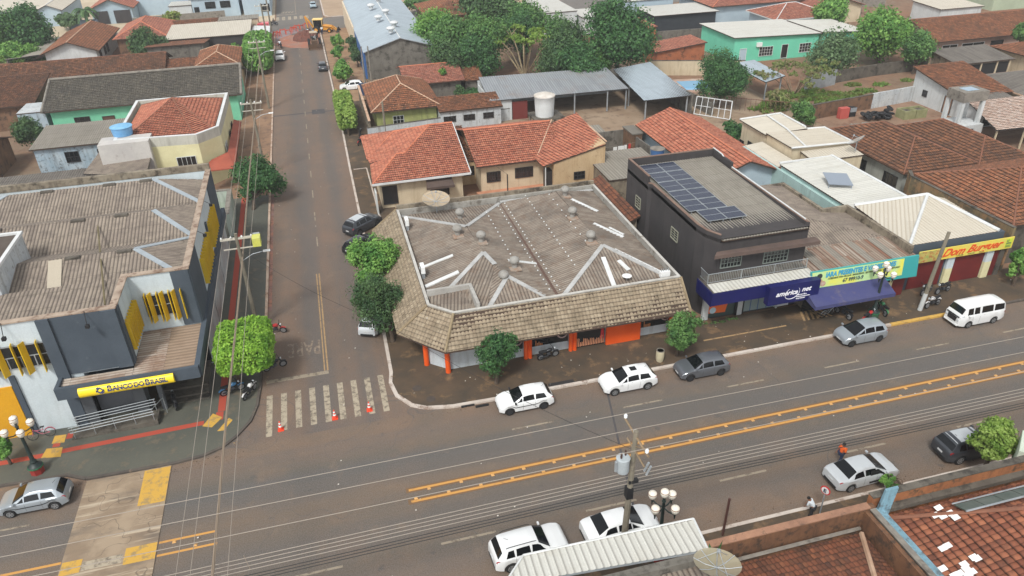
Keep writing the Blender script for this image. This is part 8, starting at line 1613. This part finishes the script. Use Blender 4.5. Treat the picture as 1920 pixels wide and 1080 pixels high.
# ---------------------------------------------------------------- two-wheelers
def wheel2(mb, x, r=.3, t=.04, z=None): mb.lathe(x, 0, [(r-.07, -t), (r, -t*.6), (r, t*.6), (r-.07, t)], 18, 0, 'y', z or r)
def moto(label, x, y, hd, paint, lean=.12, z=0.0, group=None):
    r_ = thing('motorcycle', label, 'motorcycle', (x, y, z), hd, group)
    for wx in (-.62, .62):
        b = MB(); wheel2(b, wx); o = b.build('wheel', TY, r_, True, True); b = MB(); b.lathe(wx, 0, [(.2, -.045), (.2, .045)], 16, 0, 'y', .3); b.build('rim', RIM, o, False, True)
    b = MB(); b.tube([(.62, 0, .3), (.42, 0, .82), (.36, 0, 1.0)], .045, 6); b.tube([(-.62, -.1, .3), (-.1, -.08, .36)], .04, 6); b.tube([(-.62, .1, .3), (-.1, .08, .36)], .04, 6); b.build('frame', TRIM, r_, local=True)
    b = MB(); b.tube([(.3, 0, .78), (.1, 0, .82), (-.1, 0, .76)], [.1, .16, .12], 10); b.build('fuel_tank', paint, r_, True, True)
    b = MB(); b.tube([(-.1, 0, .76), (-.4, 0, .78), (-.78, 0, .84)], [.11, .13, .09], 8); b.build('seat', TRIM, r_, True, True)
    b = MB(); b.tube([(.15, 0, .45), (-.1, 0, .4)], [.16, .15], 8); b.tube([(-.1, -.14, .35), (-.75, -.16, .38)], .05, 8); b.build('engine', RIMD, r_, True, True)
    b = MB(); b.tube([(.32, -.36, 1.02), (.38, 0, 1.0), (.32, .36, 1.02)], .02, 5); b.tube([(.3, -.3, 1.02), (.28, -.36, 1.16)], .012, 4); b.tube([(.3, .3, 1.02), (.28, .36, 1.16)], .012, 4); b.build('handlebar', TRIM, r_, local=True)
    b = MB(); b.lathe(.44, 0, [(.04, 0), (.09, .04), (.09, .1)], 10, 0, 'x', .9); b.build('headlight', HL, r_, True, True)
    b = MB(); b.tube([(.85, 0, .56), (.62, 0, .64), (.4, 0, .56)], .05, 6); b.tube([(-.45, 0, .66), (-.8, 0, .62), (-.95, 0, .5)], .06, 6); b.build('mudguard', paint, r_, True, True)
    r_.rotation_euler = (lean, 0, hd); return r_
def bike(label, x, y, hd, paint, z=.12, lean=.1):
    r_ = thing('bicycle', label, 'bicycle', (x, y, z), hd)
    for wx in (-.52, .52):
        b = MB()
        for k in range(20):
            a, c = 6.283*k/20, 6.283*(k+1)/20; b.tube([(wx+.33*math.cos(a), 0, .33+.33*math.sin(a)), (wx+.33*math.cos(c), 0, .33+.33*math.sin(c))], .022, 5, caps=False)
        o = b.build('wheel', TY, r_, True, True); b = MB()
        for k in range(8): a = 6.283*k/8; b.tube([(wx, 0, .33), (wx+.31*math.cos(a), 0, .33+.31*math.sin(a))], .005, 3)
        b.build('spokes', RIM, o, local=True)
    b = MB(); b.tube([(-.52, 0, .33), (-.05, 0, .3), (-.18, 0, .78)], .02, 6); b.tube([(-.05, 0, .3), (.38, 0, .78)], .022, 6); b.tube([(-.15, 0, .62), (.36, 0, .68)], .02, 6); b.tube([(-.52, 0, .33), (-.16, 0, .62)], .015, 5); b.tube([(.52, 0, .33), (.38, 0, .8), (.36, 0, .98)], .02, 6); b.build('frame', paint, r_, local=True)
    b = MB(); b.box(-.3, -.05, -.07, .07, .82, .88); b.build('saddle', TRIM, r_, local=True, bevel=.02); b = MB(); b.tube([(.28, -.26, 1.0), (.38, 0, 1.0), (.28, .26, 1.0)], .018, 5); b.build('handlebar', TRIM, r_, local=True)
    b = MB(); b.tube([(-.86, 0, .45), (-.7, 0, .66), (-.52, 0, .72), (-.3, 0, .62)], .03, 5); b.build('mudguard', paint, r_, local=True); r_.rotation_euler = (lean, 0, hd); return r_
mred = plain('moto_red', (170, 40, 40), .3); mblk = plain('moto_black', (34, 34, 38), .3); mwht = plain('moto_white', (214, 214, 214), .3); mblu = plain('moto_blue', (60, 110, 150), .3); mpnk = plain('bike_pink', (190, 96, 116), .4)
moto('red motorcycle poking out under the clipped lime tree', -6.3, 54.4, R(-15), mred); moto('black motorcycle parked under the clipped lime tree near the stop line', -6.35, 49.3, R(15), mblk)
moto('white and black motorcycle in the shade below the clipped lime tree', -8.1, 46.4, R(60), mwht, z=.12); moto('blue motorcycle under the lower edge of the clipped lime tree', -9.3, 47.0, R(20), mblu, z=.12)
moto('black motorcycle with a white mudguard beside the bank steps', -13.3, 46.7, R(105), mblk, z=.12); moto('black motorcycle parked close to the corner shop low wall', 13.9, 44.45, R(8), mblk, z=.12)
moto('white and black motorcycle beside the foot of the leaning concrete pole', 46.6, 42.1, R(-170), mwht, z=.12); moto('black motorcycle before the red shutters, left one', 47.6, 44.0, R(200), mblk, z=.12); moto('dark motorcycle before the red shutters, right one', 49.0, 43.7, R(190), mblk, z=.12)
moto('dark motorcycle under the blue awning, left of the gift shop lamp', 38.7, 43.0, R(100), mblk, z=.12); moto('red motorcycle parked at the kerb beside the gift shop lamp', 40.2, 41.9, R(20), mred, z=.12); moto('green and black motorcycle right of the gift shop lamp base', 42.0, 42.6, R(80), plain('moto_green', (70, 130, 90), .3), z=.12)
moto('motorcycle with rider stopped by the mud at the far junction', -5.9, 160.5, R(100), mblk); moto('motorcycle crossing the far junction with a dark clothed rider', -7.4, 184.5, R(10), mblk)
moto('dark motorcycle under the pale lime hedge tree, upper', 4.4, 108, R(40), mblk, z=.12); moto('dark motorcycle under the pale lime hedge tree, middle', 4.6, 101.0, R(80), mblk, z=.12); moto('dark red motorcycle below the pale lime hedge tree, lowest', 4.4, 97.8, R(60), mred, z=.12)
moto('blue motorcycle in the lane between the far left houses', -38.5, 178.5, R(70), mblu); moto('second blue motorcycle parked in the far left lane', -37.2, 180.5, R(50), mblu)
bike('pink bicycle leaning on the white bank wall', -21.6, 45.6, R(-172), mpnk); bike('pale bicycle under the blue gift shop awning', 37.6, 43.4, R(10), M_['galv'], .12)
# ---------------------------------------------------------------- diggers
yl = mat('digger_yellow', (226, 160, 50), (206, 140, 40), 1, (110, 80, 50), 2, .6, rough=.5)
t = thing('backhoe_loader', 'yellow backhoe loader standing across the far junction', 'backhoe loader', (2.8, 172.5, 0), R(-12))
for wx, rr_ in ((-1.1, .75), (1.7, .5)):
    for sg in (1, -1): b = MB(); b.lathe(wx, 0, [(rr_-.1, sg*.95-.2), (rr_, sg*.95-.15), (rr_, sg*.95+.15), (rr_-.1, sg*.95+.2)], 18, 0, 'y', rr_); o = b.build('wheel', TY, t, True, True); b = MB(); b.lathe(wx, 0, [(rr_*.5, sg*.95-.21), (rr_*.5, sg*.95+.21)], 14, 0, 'y', rr_); b.build('rim', yl, o, False, True)
b = MB(); b.box(-1.7, 2.3, -.5, .5, .6, 1.1); b.add([(.3, -.5, 1.1), (2.4, -.42, 1.1), (2.4, .42, 1.1), (.3, .5, 1.1), (.3, -.5, 1.75), (2.3, -.4, 1.45), (2.3, .4, 1.45), (.3, .5, 1.75)], [(4, 5, 6, 7), (0, 1, 5, 4), (1, 2, 6, 5), (2, 3, 7, 6), (3, 0, 4, 7)]); b.build('chassis', yl, t, local=True)
b = MB(); b.box(-1.55, .25, -.75, .75, 1.1, 2.75); b.build('cab_glass', CG, t, local=True); b = MB(); b.box(-1.7, .4, -.85, .85, 2.75, 2.9)
for cx_ in (-1.6, .22):
    for cy_ in (-.78, .72): b.box(cx_, cx_+.08, cy_, cy_+.08, 1.0, 2.75)
b.build('cab_roof', plain('cab_pale_yellow', (240, 206, 130), .5), t, local=True)
b = MB()
for sg in (-1, 1): b.tube([(.4, sg*.6, 1.5), (2.2, sg*.62, 1.3), (3.2, sg*.6, .5)], .13, 5)
b.build('loader_arm', yl, t, local=True); b = MB(); b.add([(3.1, -1.1, .15), (4.0, -1.1, .1), (3.4, -1.1, .95), (3.1, 1.1, .15), (4.0, 1.1, .1), (3.4, 1.1, .95)], [(0, 1, 2), (5, 4, 3), (0, 3, 4, 1), (2, 5, 3, 0)]); b.build('front_bucket', M_['frame_dark'], t, local=True)
b = MB(); b.tube([(-1.7, 0, .9), (-2.4, 0, 2.2), (-3.3, 0, 3.5)], [.2, .2, .16], 5); b.tube([(-3.3, 0, 3.5), (-3.0, 0, 1.9), (-2.9, 0, .9)], [.15, .14, .1], 5); b.build('backhoe_boom', yl, t, local=True); b = MB(); b.box(-3.3, -2.5, -.35, .35, .3, .95); b.build('backhoe_bucket', M_['frame_dark'], t, local=True, bevel=.08)
for sg in (1, -1): b = MB(); b.tube([(-1.6, sg*.7, .8), (-1.9, sg*1.3, .05)], .08, 5); b.box(-2.1, -1.7, sg*1.3-.2, sg*1.3+.2, 0, .08); b.build('stabiliser', yl, t, local=True)
brn = mat('tractor_dusty', (110, 84, 62), (90, 70, 56), 1.5)
t = thing('tractor', 'dusty dark wheel loader facing down the side street', 'wheel loader', (.75, 159.5, 0), R(-90))
for wx, rr_ in ((-1.1, .7), (1.2, .7)):
    for sg in (1, -1): b = MB(); b.lathe(wx, 0, [(rr_-.1, sg*1.05-.25), (rr_, sg*1.05-.18), (rr_, sg*1.05+.18), (rr_-.1, sg*1.05+.25)], 18, 0, 'y', rr_); b.build('wheel', TY, t, True, True)
b = MB(); b.box(-1.9, 1.6, -.55, .55, .6, 1.4); b.build('chassis', brn, t, local=True); b = MB()
for cx_ in (-1.0, .3):
    for cy_ in (-.65, .6): b.box(cx_, cx_+.07, cy_, cy_+.07, 1.4, 2.7)
b.box(-.95, .3, -.6, .6, 1.4, 1.9); b.build('cab_frame', TRIM, t, local=True); b = MB(); b.box(-1.1, .5, -.75, .75, 2.7, 2.82); b.build('canopy', plain('canopy_beige', (186, 170, 146), .6), t, local=True); b = MB(); b.tube([(.5, .25, 1.4), (.5, .25, 2.3)], .07, 6); b.tube([(-.2, 0, 1.9), (1.2, 0, 2.0)], .07, 5); b.build('exhaust', M_['white_metal'], t, local=True)
b = MB()
for sg in (-1, 1): b.tube([(.2, sg*.5, 1.6), (1.6, sg*.6, 1.3), (2.5, sg*.6, .5)], .12, 5)
b.build('loader_arm', brn, t, local=True); b = MB(); b.add([(2.4, -1.25, .1), (3.2, -1.25, .05), (2.6, -1.25, 1.0), (2.4, 1.25, .1), (3.2, 1.25, .05), (2.6, 1.25, 1.0)], [(0, 1, 2), (5, 4, 3), (0, 3, 4, 1), (2, 5, 3, 0)])
for k in range(7): b.box(3.1, 3.35, -1.15+k*.37, -1.05+k*.37, .03, .1)
b.build('bucket', brn, t, local=True)
# ---------------------------------------------------------------- people
SKIN = plain('skin', (126, 84, 62), .6); HAIR = plain('hair', (24, 20, 18), .8)
def person(label, x, y, hd, shirt, trousers, pose='stand', z=0.0, h=1.72, tilt=0.0):
    """one skinned body on a connected skeleton, clothing and hair as children"""
    r_ = thing('person', label, 'person', (x, y, z), hd); k = h/1.72
    J = {'pel': (0, 0, .95), 'sp': (.03, 0, 1.18), 'ch': (.06 if pose == 'bend' else .02, 0, 1.38), 'nk': (.04, 0, 1.5), 'hd': (.05, 0, 1.6), 'ht': (.05, 0, 1.7),
         'hl': (0, .09, .9), 'kl': (.03, .11, .5), 'al': (-.02, .12, .08), 'tl': (.13, .13, .04), 'hr': (0, -.09, .9), 'kr': (.04, -.11, .5), 'ar': (.02, -.12, .08), 'tr': (.17, -.13, .04),
         'sl': (.02, .18, 1.42), 'el': (-.02, .25, 1.14), 'wl': (.1, .26, .92), 'sr': (.02, -.18, 1.42), 'er': (-.02, -.25, 1.14), 'wr': (.12, -.24, .93)}
    if pose == 'walk': J.update(kl=(.2, .1, .52), al=(.25, .11, .1), tl=(.4, .12, .06), kr=(-.08, -.1, .5), ar=(-.35, -.11, .14), tr=(-.22, -.12, .05), wl=(-.16, .24, .95), wr=(.22, -.22, 1.0))
    if pose == 'bend': J.update(sp=(.1, 0, 1.13), ch=(.24, 0, 1.3), nk=(.33, 0, 1.38), hd=(.4, 0, 1.44), ht=(.47, 0, 1.5), sl=(.25, .18, 1.32), sr=(.25, -.18, 1.32), el=(.3, .24, 1.05), er=(.3, -.24, 1.05), wl=(.42, .18, .88), wr=(.45, -.16, .9))
    if pose == 'sit': J.update(pel=(0, 0, .85), sp=(.03, 0, 1.08), ch=(.1, 0, 1.26), nk=(.13, 0, 1.38), hd=(.15, 0, 1.48), ht=(.15, 0, 1.58), hl=(0, .1, .82), kl=(.42, .18, .7), al=(.3, .2, .32), tl=(.45, .22, .28), hr=(0, -.1, .82), kr=(.42, -.18, .7), ar=(.3, -.2, .32), tr=(.45, -.22, .28), sl=(.1, .19, 1.3), sr=(.1, -.19, 1.3), el=(.28, .3, 1.08), er=(.28, -.3, 1.08), wl=(.55, .3, 1.04), wr=(.55, -.3, 1.04))
    Rr = dict(pel=.13, sp=.115, ch=.135, nk=.055, hd=.095, ht=.07, hl=.09, kl=.062, al=.045, tl=.04, hr=.09, kr=.062, ar=.045, tr=.04, sl=.062, el=.045, wl=.032, sr=.062, er=.045, wr=.032)
    E_ = [('pel', 'sp'), ('sp', 'ch'), ('ch', 'nk'), ('nk', 'hd'), ('hd', 'ht'), ('pel', 'hl'), ('hl', 'kl'), ('kl', 'al'), ('al', 'tl'), ('pel', 'hr'), ('hr', 'kr'), ('kr', 'ar'), ('ar', 'tr'), ('ch', 'sl'), ('sl', 'el'), ('el', 'wl'), ('ch', 'sr'), ('sr', 'er'), ('er', 'wr')]
    for s_ in 'lr':
        w = Vector(J['w'+s_]); e = Vector(J['e'+s_]); d = (w-e).normalized(); sd_ = Vector((0, 1, 0)); J['p'+s_] = tuple(w+d*.07); Rr['p'+s_] = .03; E_.append(('w'+s_, 'p'+s_))
        for i in range(4): J['f%d%s' % (i, s_)] = tuple(w+d*(.14+.01*(i in (1, 2)))+sd_*(.02*(i-1.5))+Vector((.015, 0, -.01))); Rr['f%d%s' % (i, s_)] = .009; E_.append(('p'+s_, 'f%d%s' % (i, s_)))
        J['t'+s_+'h'] = tuple(w+d*.07+Vector((.05, 0, 0))); Rr['t'+s_+'h'] = .011; E_.append(('w'+s_, 't'+s_+'h'))
    def skin(nm, keys, edges, radf, m_, par):
        ks = list(keys); me = bpy.data.meshes.new(nm); me.from_pydata([tuple(c*k for c in J[q]) for q in ks], [(ks.index(a), ks.index(b)) for a, b in edges], []); o = bpy.data.objects.new(nm, me); COL.objects.link(o); o.parent = par
        sk_ = o.modifiers.new('skin', 'SKIN'); o.modifiers.new('sub', 'SUBSURF').levels = 1; o.modifiers['sub'].render_levels = 2
        for i, q in enumerate(ks): rr_ = radf(q)*k; me.skin_vertices[0].data[i].radius = (rr_, rr_*(1.25 if q in ('pel', 'sp', 'ch') else 1)); me.skin_vertices[0].data[i].use_root = (i == 0)
        me.materials.append(m_); me.polygons.foreach_set('use_smooth', []) ; return o
    body = skin('body', ['pel']+[q for q in J if q != 'pel'], E_, lambda q: Rr[q], SKIN, r_)
    skin('shirt', ['ch', 'pel', 'sp', 'sl', 'sr', 'el', 'er'], [('pel', 'sp'), ('sp', 'ch'), ('ch', 'sl'), ('sl', 'el'), ('ch', 'sr'), ('sr', 'er')], lambda q: Rr[q]+.02, shirt, r_)
    skin('trousers', ['pel', 'hl', 'hr', 'kl', 'kr', 'al', 'ar'], [('pel', 'hl'), ('hl', 'kl'), ('kl', 'al'), ('pel', 'hr'), ('hr', 'kr'), ('kr', 'ar')], lambda q: Rr[q]+.018, trousers, r_)
    hd_ = Vector(J['hd'])*k; b = MB(); vs = []; fs = []
    for i in range(7):
        for j in range(12):
            th, ph = i/6*1.75, j/12*6.283; vs.append((hd_.x-.012+.112*k*math.sin(th)*math.cos(ph), hd_.y+.105*k*math.sin(th)*math.sin(ph), hd_.z+.035+.115*k*math.cos(th)))
    for i in range(6):
        for j in range(12): fs.append((i*12+j, (i+1)*12+j, (i+1)*12+(j+1) % 12, i*12+(j+1) % 12))
    b.add(vs, fs); b.build('hair', HAIR, r_, True, True)
    b = MB(); b.add([(hd_.x+.085*k, hd_.y-.012, hd_.z-.01), (hd_.x+.085*k, hd_.y+.012, hd_.z-.01), (hd_.x+.118*k, hd_.y, hd_.z-.015), (hd_.x+.088*k, hd_.y, hd_.z+.04)], [(0, 1, 2), (1, 3, 2), (3, 0, 2)]); b.build('nose', SKIN, r_, local=True)
    b = MB()
    for sg in (1, -1): b.box(hd_.x+.084*k, hd_.x+.095*k, hd_.y+sg*.035-.012, hd_.y+sg*.035+.012, hd_.z+.018, hd_.z+.032)
    b.build('eyes', HAIR, r_, local=True); b = MB(); b.box(hd_.x+.08*k, hd_.x+.092*k, hd_.y-.025, hd_.y+.025, hd_.z-.05, hd_.z-.04); b.build('mouth', plain('lips', (96, 50, 44)), r_, local=True)
    for s_ in ('al', 'ar'):
        a = Vector(J[s_])*k; b = MB(); b.box(a.x-.07, a.x+.2, a.y-.05, a.y+.05, max(0, a.z-.09), a.z+.02); b.build('shoe', TRIM, r_, local=True, bevel=.02)
    return r_
C_or = plain('shirt_orange', (222, 96, 30), .8); C_navy = plain('trousers_navy', (36, 46, 72), .8); C_wh = plain('shirt_white', (206, 214, 220), .8); C_dk = plain('clothes_dark', (44, 44, 48), .8); C_bl = plain('shirt_pale_blue', (150, 170, 200), .8)
person('person in orange shirt and navy trousers standing behind the silver sedan', 28.1, 28.55, R(10), C_or, C_navy, 'walk')
person('person in pale shirt crouched behind the near parapet on the pavement', 23.75, 25.1, R(120), C_wh, C_dk, 'bend', .12, 1.6)
person('person in white shirt stooping by the dug earth near the backhoe', -.4, 170.0, R(40), C_wh, C_navy, 'bend'); person('person in pale blue shirt beside the backhoe bucket', .9, 168.6, R(160), C_bl, C_navy, 'stand'); person('person in white shirt standing against the backhoe wheel', 2.7, 170.5, R(90), C_wh, C_navy, 'stand'); person('person in dark trousers bending beside the wheel loader canopy', 1.6, 167.2, R(200), C_wh, C_dk, 'bend')
person('person in white shirt sitting on the motorcycle near the mud', -6.0, 160.4, R(100), C_wh, C_dk, 'sit'); person('person in dark clothes riding the motorcycle across the far junction', -7.5, 184.5, R(10), C_dk, C_navy, 'sit')
# ---------------------------------------------------------------- air
def haze(density):
    b = MB(); b.box(-420, 420, -60, 460, -1.0, 41.0); m = bpy.data.materials.new('haze_air'); m.use_nodes = True; n = m.node_tree.nodes; n.clear(); out = n.new('ShaderNodeOutputMaterial'); v = n.new('ShaderNodeVolumePrincipled')
    v.inputs['Color'].default_value = (.93, .95, .97, 1); v.inputs['Density'].default_value = density; v.inputs['Anisotropy'].default_value = .2; m.node_tree.links.new(v.outputs[0], out.inputs['Volume'])
    tag(b.build('haze', m), 'thin pale haze over the far blocks', None, None, 'stuff')
if HAZE: haze(HAZE)
for o in list(bpy.data.objects):
    if o.name.startswith('tmp') or o.name.startswith('road_word'): bpy.data.objects.remove(o)
